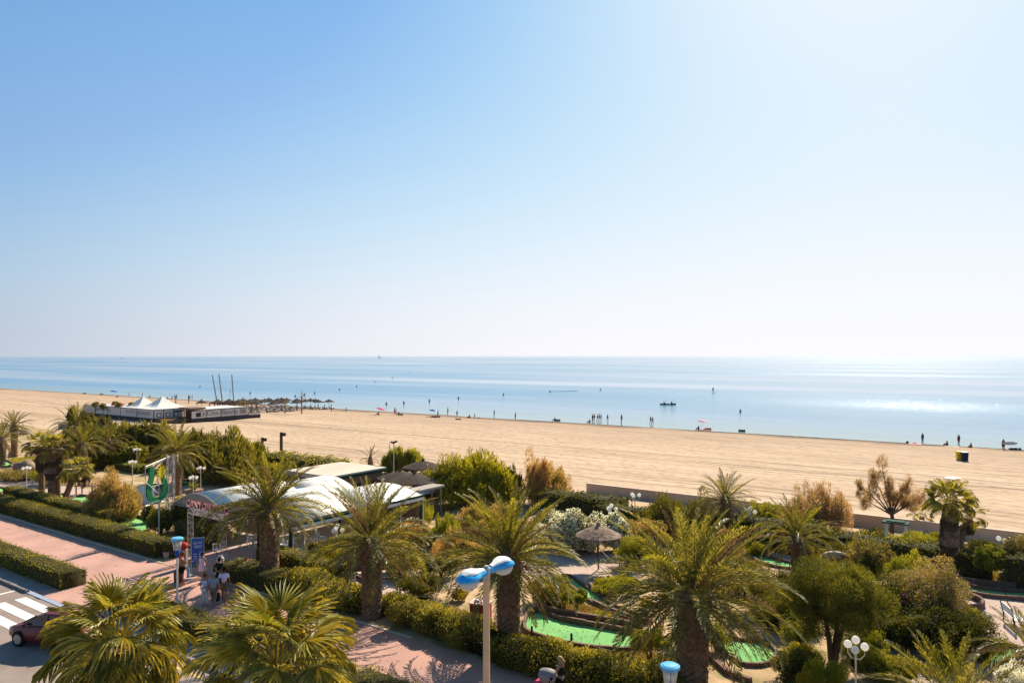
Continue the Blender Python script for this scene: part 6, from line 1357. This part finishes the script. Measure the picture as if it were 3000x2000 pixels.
person('woman in a short pale pink dress walking past the banner', P(592, 1708), R(80), 'walk', 'skin', None, None, 'hairdark', True, dress=('pinkdress', .72), height=1.68, group=g)
person('woman with short brown hair, pale blue top and cream trousers', P(600, 1776), R(78), 'stand', 'skin', ('paleblue', 'vest'), ('creamcloth', 'trousers'), 'hairbrown', True, height=1.62, group=g)
person('grey haired man in a teal shirt and long grey trousers seen from behind', P(625, 1782), R(84), 'walk', 'skin', ('teal', 'shirt'), ('khaki', 'trousers'), 'hairgrey', height=1.74, group=g)
person('man in a pale lavender shirt and brown shorts seen from behind', P(656, 1768), R(95), 'walk', 'skintan', ('lavender', 'shirt'), ('khaki', 'shorts'), 'hairdark', height=1.80, group=g)
person('person in dark clothes in the shade beyond the lavender shirt', P(642, 1728), R(70), 'stand', 'skin', ('black', 'shirt'), ('black', 'trousers'), 'hairdark', height=1.70, group=g)
bg_ = thing('shoulder_bag', 'black bag carried low by the grey haired man', 'bag', P(637, 1768)); MB().box((0, 0, .35), (.16, .30, .38), top=.85).build('bag_body', M['black'], bg_); MB().tube([(0, -.1, .5), (0, 0, .85), (0, .1, .5)], .012, 4).build('strap', M['black'], bg_)
person('blond woman in a black vest dress pushing a pushchair at the bottom edge', AT(1642, 26.0), R(150), 'push', 'skin', ('black', 'vest'), ('black', 'skirt'), 'hairblond', True, True, height=1.66)
st_ = thing('pushchair', 'black pushchair with pink and grey covers ahead of the blond woman', 'pushchair', AT(1600, 26.1), R(150))
MB().box((.0, 0, .55), (.62, .42, .10)).box((-.22, 0, .78), (.10, .42, .50), tilt=(0, R(-20), 0)).build('seat', M['black'], st_); MB().lathe([(.02, 0), (.28, .05), (.36, .25), (.30, .42), (.05, .5)], 12, (-.05, 0, .72), 1, .8).build('hood', M['grey'], st_, True)
MB().box((.2, 0, .66), (.42, .36, .16), top=.8).build('pink_blanket', M['pink'], st_); MB().tube([(-.45, -.22, 1.05), (-.45, .22, 1.05)], .018, 6).tube([(-.45, -.22, 1.05), (.3, -.22, .15)], .015, 5).tube([(-.45, .22, 1.05), (.3, .22, .15)], .015, 5).build('frame', M['steel'], st_)
for x in (-.32, .36):
    for y in (-.24, .24): MB().lathe([(.13, -.02), (.13, .02)], 14, (x, y, .13), m=Matrix.Rotation(R(90), 4, 'X')).build('wheel', M['black'], st_)
person('toddler in the pushchair wearing red', AT(1604, 26.05, .56), R(150), 'sit', 'skin', ('pink', 'shirt'), ('grey', 'trousers'), 'hairdark', height=.95)
# ================================================================== BEACH RESTAURANT
br = thing('beach_restaurant', 'beach restaurant with white banner walls and a twin peaked white tent', 'building', SW(-141, 77.8, gz(78)), ANG_S)
M['banner'] = mat('white_banner', (.62, .58, .56), .7, (.54, .50, .49), .4); M['basegrey'] = mat('dark_grey_base', (.055, .05, .055), .8); M['lettergrey'] = mat('grey_letters', (.16, .15, .17), .7)
def wallrun(x0, y0, x1, y1, n, z0=.75, z1=2.35, base=True):
    dx, dy = (x1-x0)/n, (y1-y0)/n; L_ = math.hypot(dx, dy); a = math.atan2(dy, dx)
    for i in range(n):
        c = (x0+dx*(i+.5), y0+dy*(i+.5)); MB().box((c[0], c[1], (z0+z1)/2), (L_-.14, .06, z1-z0), a).build('banner_panel', M['banner'], br); MB().box((x0+dx*i, y0+dy*i, z1/2+.05), (.12, .12, z1+.1), a).build('post', M['dark'], br)
    MB().box(((x0+x1)/2, (y0+y1)/2, z0/2-.5), (math.hypot(x1-x0, y1-y0), .10, z0+1.0-.02), a).build('base_wall', M['basegrey'], br); MB().box(((x0+x1)/2, (y0+y1)/2, z1+.06), (math.hypot(x1-x0, y1-y0), .12, .10), a).build('top_rail', M['dark'], br)
wallrun(-28.5, 0, -12.8, 0, 3); wallrun(-12.8, 0, 0, 0, 2); wallrun(0, 0, 0, 6.0, 3); wallrun(5.6, 4.5, 5.6, 17.5, 4, .7, 2.1); wallrun(5.6, 17.5, 5.6, 20.5, 1, .55, .95)
text('BAR DE PLAGE', 1.0, M['lettergrey'], br, (-20, -.05, 1.75), 0, .01); text('LA CÔTE', .9, M['lettergrey'], br, (-9, -.05, 1.75), 0, .01); text('RESTAURANT', 1.1, M['lettergrey'], br, (-3.6, -.05, 1.6), 0, .01, (.75, 1, 1))
text('La Côte Blanche', 1.3, M['lettergrey'], br, (5.66, 10.6, 1.5), R(90), .01)
for y in (1.0, 2.9, 4.6): MB().box((.06, y, 1.35), (.05, .9, .8)).build('framed_picture', M['dark'], br); MB().box((.09, y, 1.35), (.05, .6, .55)).build('picture_paper', M['white'], br)
MB().box((.05, 5.2, 2.0), (.5, 2.0, .25)).build('awning', M['darkgreen'], br); MB().box((5.7, 6.0, 1.35), (.05, 1.0, .8)).build('framed_picture', M['dark'], br); MB().box((5.7, 16.2, 1.45), (.05, 1.5, .9)).build('window', M['grey'], br)
MB().box((2.8, 6.2, 1.25), (.2, 2.2, 2.5)).box((4.4, 5.0, 1.2), (.2, .2, 2.4)).build('doorway', M['wood'], br); q = MB().box((3.6, 6.0, 2.6), (4.2, 3.2, .35)).build('thatch_porch', M['thatch'], br)
MB().box((-10, 10, .3), (30, 19, .5)).build('deck', M['wood'], br); MB().box((-13, 3.2, 2.42), (24, 5.5, .08)).build('roof', M['whiteroof'], br); MB().box((1.5, 11.8, 2.3), (7.5, 11, .08)).build('roof', M['whiteroof'], br)
def tent(cx, cy, hw_, z0, zp):
    v = []; n = 8
    for i in range(n+1):
        t = i/n; rr = hw_*(1-t)**1.0+.05; z = z0+(zp-z0)*(t**1.8)
        v += [(cx-rr, cy-rr, z), (cx+rr, cy-rr, z), (cx+rr, cy+rr, z), (cx-rr, cy+rr, z)]
    return MB().add(v, [(i*4+j, i*4+(j+1) % 4, (i+1)*4+(j+1) % 4, (i+1)*4+j) for i in range(n) for j in range(4)]).build('tent_roof', M['whiteroof'], br)
tent(-13.2, 5.0, 3.3, 2.35, 4.5); tent(-8.6, 6.6, 3.6, 2.35, 4.6)
for x in (-11, -6, -1, 3):
    for y in (7, 16): MB().box((x, y, 1.5), (.1, .1, 2.0)).build('post', M['white'], br)
for i, (x, y) in enumerate(((302, 1194), (349, 1197), (386, 1198), (279, 1190), (338, 1186))):
    o = thing('rooftop_plant', ['second potted plant from the left on the restaurant edge', 'potted palm beside the red parasol at the restaurant', 'potted plant nearest the white tents', 'leftmost potted plant of the restaurant', 'tall potted palm behind the red parasol'][i], 'potted plant', AT(x, 152+2*i, -.6)); h_ = 1.6
    MB().lathe([(.25, 0), (.32, .5)], 10).build('pot', M['dark'], o); MB().tube([(0, 0, .4), (0, 0, 1.9)], .08, 6).build('stem', M['bark'], o)
    place('foliage', cloud('foliage', [(0, 0, 2.5, .7, .7, .6)], 260, .5, .12, M['tamdark'], core=.4, seed=i), o)
parasol('red parasol on the restaurant terrace', AT(348, 158, -.6), 'red', 1.5, 2.8)
# ================================================================== BEACH: parasols, loungers, boats
rr = random.Random(11); n_ = 0
rows = ['front', 'second', 'third', 'fourth', 'fifth']; cnt = ['first', 'second', 'third', 'fourth', 'fifth', 'sixth', 'seventh', 'eighth']
for r_i, s0 in enumerate((-151.8, -155.8, -159.8, -163.8, -168.0)):
    for c_i, w0 in enumerate((131.5, 127.8, 124.0, 120.2, 116.4, 112.6, 108.8, 105.0)):
        if (r_i, c_i) in ((0, 2), (0, 6), (0, 7), (3, 0), (4, 0)): continue
        p = SW(s0+rr.uniform(-.8, .8), w0+rr.uniform(-.8, .8)); p.z = gz(toSW(p.x, p.y)[1]); thatch_parasol('thatched beach parasol in the %s row, %s counted from the water' % (rows[r_i], cnt[c_i]), p, 1.4, 2.5, 'thatchdark')
        for dx in (-.9, .9):
            q = p+Vector((dx, -.5, 0)); o = thing('sun_lounger', 'pale sun lounger on the %s under the %s row parasol, %s from the water' % ('left' if dx < 0 else 'right', rows[r_i], cnt[c_i]), 'sun lounger', q, ANG_V+rr.uniform(-.2, .2), 'sun loungers under the beach parasols')
            if 'lng' not in CACHE: CACHE['lng'] = (MB().box((0, 0, .34), (1.3, .62, .07)).box((-.85, 0, .48), (.6, .62, .06), tilt=(0, R(30), 0)).mesh('mattress', M['banner']), MB().box((.5, 0, .15), (.06, .6, .3)).box((-.5, 0, .15), (.06, .6, .3)).mesh('leg', M['grey']))
            place('mattress', CACHE['lng'][0], o); place('leg', CACHE['lng'][1], o)
for i, (x, y, h_) in enumerate(((714, 1186, 3.6), (884, 1200, 4.6), (702, 1196, 3.2), (835, 1212, 2.6))):
    date_palm(['young palm between the masts and the beach parasols', 'slender palm rising above the beach parasols', 'young palm at the restaurant end of the parasols', 'low bushy palm at the corner of the parasol field'][i], AT(x, 168+6*(i % 2), -1.3), h_-1.2, 1.7, .14, n=16, seed=30+i, group='young palms at the beach club', emin=-35)
g_ = 'catamarans drawn up on the sand'
for i, (xb, yb, xt, yt) in enumerate(((638, 1180, 622, 1098), (653, 1182, 641, 1095), (686, 1176, 679, 1097))):
    Y = 196; b0 = AT(xb, Y, -1.65); top = Vector(((xt-1500)*Y/F, Y, H-(yt-HZ)*Y/F)); o = thing('catamaran', ['catamaran with the leftmost leaning mast', 'catamaran with the middle leaning mast', 'catamaran with the rightmost leaning mast'][i], 'sailing boat', b0, R(20*i), g_)
    for y in (-1.1, 1.1): 
        q = MB(); v = []
        for (x, hw_, z) in ((-2.5, .12, .45), (-1.5, .20, .2), (0, .22, .1), (1.5, .18, .2), (2.6, .03, .5)): v += [(x, y-hw_, .55), (x, y, z), (x, y+hw_, .55)]
        q.add(v, [(k*3+j, k*3+j+1, k*3+j+4, k*3+j+3) for k in range(4) for j in range(2)]+[(k*3+2, k*3, k*3+3, k*3+5) for k in range(4)]); q.build('hull', M['white'], o)
    MB().box((0, 0, .58), (1.8, 2.0, .05)).build('trampoline', M['dark'], o); d_ = top-b0; rot_ = Matrix.Rotation(-R(20*i), 3, 'Z'); MB().tube([(0, 0, .6), rot_ @ d_], [.17, .12], 6).build('mast', M['grey'], o)
    MB().tube([rot_ @ (d_*.95), (2.4, 0, .6)], .015, 3).tube([rot_ @ (d_*.9), (-1, 1.1, .6)], .015, 3).build('stay', M['steel'], o)
fn = thing('beach_club_pergola', 'dark timber pergola beside the catamaran masts', 'pergola', AT(650, 172, -1.35), ANG_S)
for x in range(6):
    for y in (0, 6): MB().box((x*2.0-5, y, 1.2), (.14, .14, 2.4)).build('post', M['dark'], fn)
MB().box((0, 0, 2.4), (10.4, .15, .15)).box((0, 6, 2.4), (10.4, .15, .15)).build('beam', M['dark'], fn)
for x in range(11): MB().box((x-5, 3, 2.52), (.10, 6.6, .08)).build('rafter', M['wood'], fn)
rb = thing('beach_rope_fence', 'dark rail fence before the parasol field', 'fence', SW(-148.5, 103, gz(103)), ANG_V)
for i in range(13): MB().box((i*2.2, 0, .5), (.12, .12, 1.1)).build('post', M['dark'], rb)
MB().tube([(0, 0, .8), (26.4, 0, .3)], .03, 4).tube([(0, 0, .4), (26.4, 0, 0)], .03, 4).build('rope', M['concrete'], rb)
nt_ = thing('volleyball_net', 'low net between two dark posts near the water', 'net', AT(971, 184, -1.78)); dxx = (1014-971)*184/F
for x in (0, dxx): MB().box((x, 0, .6), (.16, .16, 1.3)).build('post', M['dark'], nt_)
for z in (.15, .3, .45): MB().tube([(0, 0, z), (dxx, 0, z)], .02, 4).build('net_line', M['grey'], nt_)
for i, (x, Y, hh, lab) in enumerate(((768, 84, 3.0, 'thick weathered post left of two behind the first feather palm'), (824, 84, 3.6, 'thick weathered post with a loudspeaker, right of two'))):
    o = thing('speaker_post', lab, 'post', AT(x, Y, gz(toSW((x-1500)*Y/F, Y)[1])), group='weathered posts on the sand'); MB().tube([(0, 0, -.3), (0, 0, hh)], .18, 8).build('post_shaft', M['bark'], o); MB().box((.3, 0, hh-.25), (.4, .3, .35)).build('loudspeaker', M['dark'], o)
lp_ = thing('beach_lamp', 'thin post with two dark spotlights against the sand, centre left', 'lamp', AT(1154, 66)); MB().tube([(0, 0, 0), (0, 0, 4.55)], .05, 6).build('post', M['polewhite'], lp_); MB().box((.12, 0, 4.6), (.35, .22, .16), tilt=(0, R(-20), 0)).box((-.15, 0, 4.55), (.3, .2, .14), tilt=(0, R(20), 0)).build('spotlight', M['black'], lp_)
o = thing('beach_shower', 'white topped post with a blue collar behind the skirted fan palm', 'post', AT(2792, 60)); p_ = H-(1432-HZ)*60/F; MB().tube([(0, 0, -.5), (0, 0, 2.2)], .06, 8).build('post_shaft', M['polewhite'], o); MB().lathe([(.03, 2.2), (.55, 2.32), (.6, 2.36), (.1, 2.42)], 14).build('white_top', M['white'], o); MB().lathe([(.14, 1.1), (.16, 1.5), (.1, 1.55)], 10).build('collar', M['darkblue'], o)
bin_('yellow beach bin on the sand at the right', P(2811, 1346), 'yellow', 1.15, .62, R(-10), group='beach bins'); bin_('dark blue beach bin with a pale lid beside the yellow one', P(2826, 1349), 'navy', 1.2, .62, R(-10), 'white', group='beach bins')
# ================================================================== PEOPLE ON THE BEACH AND IN THE WATER
M['silh'] = mat('painted_silhouette', (.03, .03, .05), .8); M['bronze'] = mat('bronzed_skin', (.16, .075, .04), .6)  # near-black cloth colour paints the small figures as backlit silhouettes
def bp(label, x, y, pose='stand', h=1.7, sea=False, hdg=200, cloth='silh', top=None, skin='bronze', group='people on the beach', sink=0.):
    p = P(x, y, sea=sea); p.z -= sink; k_ = int(x*7) % 5
    if cloth == 'silh' and k_ in (1, 3): cloth = ('teal', 'red', 'darkblue')[int(x) % 3]
    if skin == 'bronze' and k_ in (0, 2): skin = 'skintan'
    return person(label, p, R(hdg), pose, skin, (top, 'vest') if top else None, (cloth, 'shorts'), 'hairdark', height=h*.9, group=group, sub=0)
bp('lone figure standing with wet feet, left of the group of three', 1736, 1233, h=1.75); bp('figure close beside the lone one left of the three', 1741, 1232, 'walk', 1.7)
bp('left figure of the three walking together at the water edge', 1751, 1231, 'walk', 1.6, hdg=180); bp('middle figure of the three walking together', 1756, 1231, 'walk', 1.65, hdg=180, cloth='darkblue'); bp('right figure of the three walking together', 1761, 1231, 'walk', 1.6, hdg=180, cloth='grey')
bp('figure stooping slightly right of the three walkers', 1780, 1233, 'walk', 1.6, hdg=20); bp('person seated on the sand just below the three walkers', 1728, 1238, 'sit'); bp('tall figure standing alone with arms held out at the water edge', 1821, 1235, 'arms_out', 1.8)
bp('left one of the couple walking arm in arm', 1906, 1240, 'walk', 1.75, hdg=0); bp('right one of the couple walking arm in arm', 1912, 1241, 'walk', 1.65, hdg=0, cloth='grey')
bp('person seated beside a bag left of the standing groups', 1626, 1232, 'sit'); bp('figure standing in ankle deep water, centre', 1510, 1227, 'stand', 1.7, True); bp('figure standing in the water left of centre', 1448, 1218, 'stand', 1.6, True)
bp('tall figure in shallow water behind the small parasol group', 1312, 1213, 'stand', 1.8, True); bp('figure standing right of the dark parasol', 1283, 1221, 'stand', 1.75); bp('figure wading right of the dark parasol', 1339, 1220, 'walk', 1.65, True)
bp('person seated in the middle of the sparse beach group', 1376, 1224, 'sit'); bp('child standing beside the seated person', 1391, 1225, 'stand', 1.2); bp('person lying on the sand right of the child', 1403, 1225, 'lie', hdg=260)
bp('tall dark figure of a standing pair near the pink parasol', 1156, 1213, 'stand', 1.85); bp('shorter figure of the pair near the pink parasol', 1160, 1214, 'stand', 1.6, cloth='darkblue'); bp('person seated beside bags right of the pair', 1169, 1215, 'sit'); bp('person seated under the pink parasol', 1109, 1215, 'sit', cloth='pink')
bp('person seated beneath the pale pink parasol on the right', 2047, 1258, 'sit', cloth='red'); bp('person lying on a red towel beside the pale pink parasol', 2066, 1258, 'lie', hdg=240, cloth='red')
bp('man standing at the water edge, right of the pink towel', 2703, 1296, 'stand', 1.75); bp('figure with hand on hip standing at the right water edge', 2809, 1300, 'stand', 1.7); bp('person seated with raised knees between two standing figures', 2775, 1305, 'sit', hdg=180); bp('small seated figure left of the surfer', 2845, 1312, 'sit')
bp('surfer in dark clothes carrying a board under his arm', 2940, 1318, 'stand', 1.8, cloth='silh', top='silh'); bp('person lying on the sand behind the surfer', 2962, 1317, 'lie', hdg=260, cloth='red')
sb_ = thing('surfboard', 'pale surfboard carried by the man at the right edge', 'surfboard', P(2940, 1318)+Vector((.75, -.25, 0)), R(-5)); q = MB(); v = []
for (x, hw_) in ((-1.1, .02), (-.9, .16), (-.3, .25), (.4, .25), (.9, .15), (1.15, .02)): v += [(x, -.03, 1.05-hw_), (x, -.03, 1.05+hw_), (x, .03, 1.05+hw_), (x, .03, 1.05-hw_)]
q.add(v, [(k*4+j, k*4+(j+1) % 4, k*4+4+(j+1) % 4, k*4+4+j) for k in range(5) for j in range(4)]); q.build('board', M['banner'], sb_)
bp('person lying on a pale towel at the right, near the water edge', 2680, 1299, 'lie', hdg=260)
bp('figure standing before the tents near the water, far left', 378, 1163, 'stand', 1.6); bp('figure standing right of the tents peak, far left', 417, 1162, 'stand', 1.6); bp('person seated on the far left sand', 345, 1164, 'sit'); bp('person seated left of the standing pair, far beach', 491, 1169, 'sit'); bp('person seated on the far beach above the tents', 440, 1163, 'sit')
bp('left figure of the dark pair at the volleyball court', 512, 1168, 'stand', 1.8); bp('right figure of the dark pair at the volleyball court', 518, 1168, 'walk', 1.8); bp('bending figure left of the dark pair', 504, 1169, 'walk', 1.5); bp('first of three figures at the right end of the court', 552, 1170, 'stand', 1.8); bp('second of three figures at the right end of the court', 556, 1170, 'walk', 1.7); bp('third of three figures at the right end of the court', 563, 1171, 'stand', 1.75)
bp('seated figure under the far dark parasol', 592, 1174, 'sit'); bp('swimmer walking in shallow water before the masts', 674, 1151, 'stand', 1.7, True)
gs = 'bathers in the water'
def swimmer(label, x, y):
    p = P(x, y, sea=True); o = thing('bather', label, 'bather', p, group=gs)
    if 'sw' not in CACHE: CACHE['sw'] = MB().lathe([(.24, -.2), (.26, 0), (.28, .28), (.16, .44), (.07, .48), (.07, .54)], 8, sy=.6).mesh('torso', M['bronze'], True), MB().ball((0, 0, .66), .125, 8).mesh('head', M['hairdark'], True)
    place('torso', CACHE['sw'][0], o); place('head', CACHE['sw'][1], o); return o
for lab, x, y in (('bather beside the catamaran masts, to their left', 586, 1133), ('bather above the young palms of the beach club', 733, 1152), ('bather right above the slender beach palm', 892, 1157), ('bather just left of the slender beach palm', 865, 1161), ('bather above the two separate beach parasols', 922, 1152), ('bather out beyond the last parasol, centre left', 995, 1142), ('bather far out left of the four in a slanting line', 1045, 1133), ('bather farther out in the slanting line', 1099, 1118), ('bather farthest out in the slanting line', 1149, 1107), ('bather near the shore above the pink parasol', 1132, 1184), ('bather to the right of the one above the pink parasol', 1183, 1181), ('bather above the small dark parasol', 1258, 1175), ('bather above the figures wading left of centre', 1343, 1167), ('bather above the figure in ankle deep water', 1475, 1157), ('bather far out above the three walkers', 1759, 1142), ('bather to the right of the kayak', 2169, 1206), ('bather at the end of a float line in the middle', 1611, 1148), ('bather nearest the horizon left of centre', 920, 1086), ('bather nearest the horizon at centre', 1197, 1092)): swimmer(lab, x, y)
fl = thing('float_line', 'dark line of floats on the water near the middle', 'float line', P(1614, 1147, sea=True)); e_ = P(1690, 1145, sea=True)-P(1614, 1147, sea=True)
for i in range(9): MB().ball(e_*(i/8)+Vector((0, 0, .05)), .22, 6).build('float', M['darkblue'], fl)
MB().tube([(0, 0, .05), e_+Vector((0, 0, .05))], .05, 4).build('rope', M['dark'], fl)
kp = P(1957, 1185, sea=True); ky = thing('kayak', 'dark kayak with two paddlers on the sea', 'kayak', kp, 0); q = MB(); v = []
for (x, hw_, z) in ((-2.4, .03, .35), (-1.7, .28, .22), (0, .42, .2), (1.7, .28, .22), (2.4, .03, .38)): v += [(x, -hw_, z+.1), (x, 0, -.12), (x, hw_, z+.1)]
q.add(v, [(k*3+j, k*3+j+1, k*3+j+4, k*3+j+3) for k in range(4) for j in range(2)]+[(k*3+2, k*3, k*3+3, k*3+5) for k in range(4)]); q.build('hull', M['dark'], ky)
for i, x in enumerate((-1.25, 1.0)):
    person(['paddler in the back of the kayak on the left', 'paddler in the front of the kayak on the right'][i], kp+Vector((x, 0, .1)), R(0), 'sit', 'bronze', ('silh', 'vest'), ('silh', 'shorts'), 'hairdark', group='kayak paddlers', sub=0); pd = thing('paddle', ['paddle raised on the left end of the kayak', 'paddle held at the right end of the kayak'][i], 'paddle', kp+Vector((x+.3, -.2, .6))); MB().tube([(-.3, -.5, -.2), (.35, .4, .55)], .03, 5).box((.4, .47, .62), (.12, .2, .22)).build('paddle_shaft', M['dark'], pd)
sp2 = P(2089, 1149, sea=True); o = thing('paddle_board', 'paddle board carrying a standing figure on the sea', 'paddle board', sp2, R(40)); MB().box((0, 0, .06), (3.0, .7, .12), top=.9).build('board', M['banner'], o); person('paddle boarder standing on a board out on the sea', sp2+Vector((0, 0, .12)), R(60), 'stand', 'bronze', ('silh', 'vest'), ('silh', 'shorts'), 'hairdark', height=1.9, sub=0)
for i, (x, Y, hh) in enumerate(((358, 4200, 14), (1112, 4800, 24))):
    o = thing('sailing_yacht', ['small sailing boat on the left horizon', 'two masted sailing boat on the horizon left of centre'][i], 'sailing boat', AT(x, Y, SEA)); L_ = hh*.9
    MB().prism([(-L_/2, -1.6), (L_*.3, -1.8), (L_/2, 0), (L_*.3, 1.8), (-L_/2, 1.6)], -.2, 2.0).build('hull', M['grey'], o); MB().tube([(0, 0, 1.5), (0, 0, hh)], .35, 5).build('mast', M['grey'], o); MB().add([(-.3, 0, 3), (-L_*.42, 0, 3), (-.3, 0, hh*.95), (-.3, .12, 3), (-L_*.42, .12, 3), (-.3, .12, hh*.95)], [(0, 1, 2), (5, 4, 3), (0, 3, 4, 1), (1, 4, 5, 2), (2, 5, 3, 0)]).build('sail', M['banner'], o)
    if i: MB().tube([(L_*.3, 0, 1.5), (L_*.3, 0, hh*.7)], .3, 5).build('mast', M['grey'], o)
def spot(label, x, y, m, r_=1.0, h_=1.8, tilt=.15): return parasol(label, P(x, y), m, r_, h_, tilt, 'small parasols near the water')
spot('magenta parasol tilted low on the sand, centre left', 1111, 1215, 'pink', 1.15, 1.7, .3); spot('dark parasol at the water edge left of the wading figures', 1267, 1219, 'darkblue', 1.0, 1.6); M['palepink'] = mat('pale_pink_canopy', (.75, .30, .38), .7); spot('pale pink parasol near the water, right of centre', 2055, 1258, 'palepink', 1.0, 1.9, .1); spot('dark parasol far along the left beach', 332, 1157, 'darkblue', 1.4, 1.7)
def bags(label, x, y, m='silh', k=3):
    o = thing('beach_bag', label, 'beach bags', P(x, y)); q = MB(); r = random.Random(x)
    for i in range(k): q.box((i*.42-.4, r.uniform(-.1, .1), .17), (.38, .32, .34), r.uniform(0, 1), top=.7)
    q.build('bag_body', M[m], o); return o
bags('dark bags under the dark parasol', 1271, 1222, k=5); bags('bags beside the person seated right of the pair', 1173, 1216); bags('small brown bag pile on the dry sand, centre left', 1342, 1230, 'wood'); bags('bags by the seated person left of the standing groups', 1633, 1232); bags('red bags under the pale pink parasol', 2074, 1258, 'red'); bags('dark lump of bags right of the pale pink parasol', 2173, 1263); bags('dark bags behind the surfer at the right edge', 2970, 1318, k=4); bags('dark bag at the left end of the pale towel', 2666, 1297, k=1); bags('bag at the far left water edge', 247, 1153, k=3); bags('bag pile near the far left parasol', 297, 1155, k=3)
for i, (x, y, m) in enumerate(((2682, 1300, 'palepink'), (2066, 1259, 'red'), (2790, 1308, 'banner'))):
    o = thing('beach_towel', ['pale pink towel spread near the right water edge', 'red towel beside the pale pink parasol', 'white towel beside the seated figure at the right'][i], 'towel', P(x, y)+Vector((0, 0, .03)), R(-20)); MB().box((0, 0, .0), (1.9, .9, .03)).build('towel_cloth', M[m], o)
cn = thing('volleyball_post', 'bare post of the beach court left of the three figures', 'post', P(515, 1184)); MB().tube([(0, 0, -.2), (0, 0, 2.4)], .12, 6).build('post_shaft', M['dark'], cn)
cn = thing('volleyball_post', 'bare post of the beach court behind the tents, right one', 'post', P(553, 1182)); MB().tube([(0, 0, -.2), (0, 0, 2.2)], .12, 6).build('post_shaft', M['dark'], cn)
# dark line of seaweed left at the high water mark
q = MB(); r = random.Random(4)
for i in range(900):
    s_ = r.uniform(-95, 20); w_ = 135.6+.9*math.sin(s_*.15)+r.gauss(0, .6)
    p = SW(s_, w_, gz(w_)+.02); q.box(p, (r.uniform(.5, 2.2), r.uniform(.2, .6), .08), ANG_S+r.uniform(-.2, .2), top=.6)
o = q.build('seaweed_line', M['dark']); o['kind'] = 'stuff'

# ================================================================== AIR
hm = bpy.data.materials.new('haze'); hm.use_nodes = True; t = hm.node_tree; t.nodes.clear(); vo = t.nodes.new('ShaderNodeVolumePrincipled'); oo = t.nodes.new('ShaderNodeOutputMaterial')
vo.inputs['Color'].default_value = (.60, .66, .76, 1); vo.inputs['Density'].default_value = .000045; vo.inputs['Anisotropy'].default_value = .3; t.links.new(vo.outputs[0], oo.inputs['Volume'])
q = MB().box((0, 0, 2.5), (70000, 70000, 26)); hb = q.build('haze', hm); hb['kind'] = 'stuff'
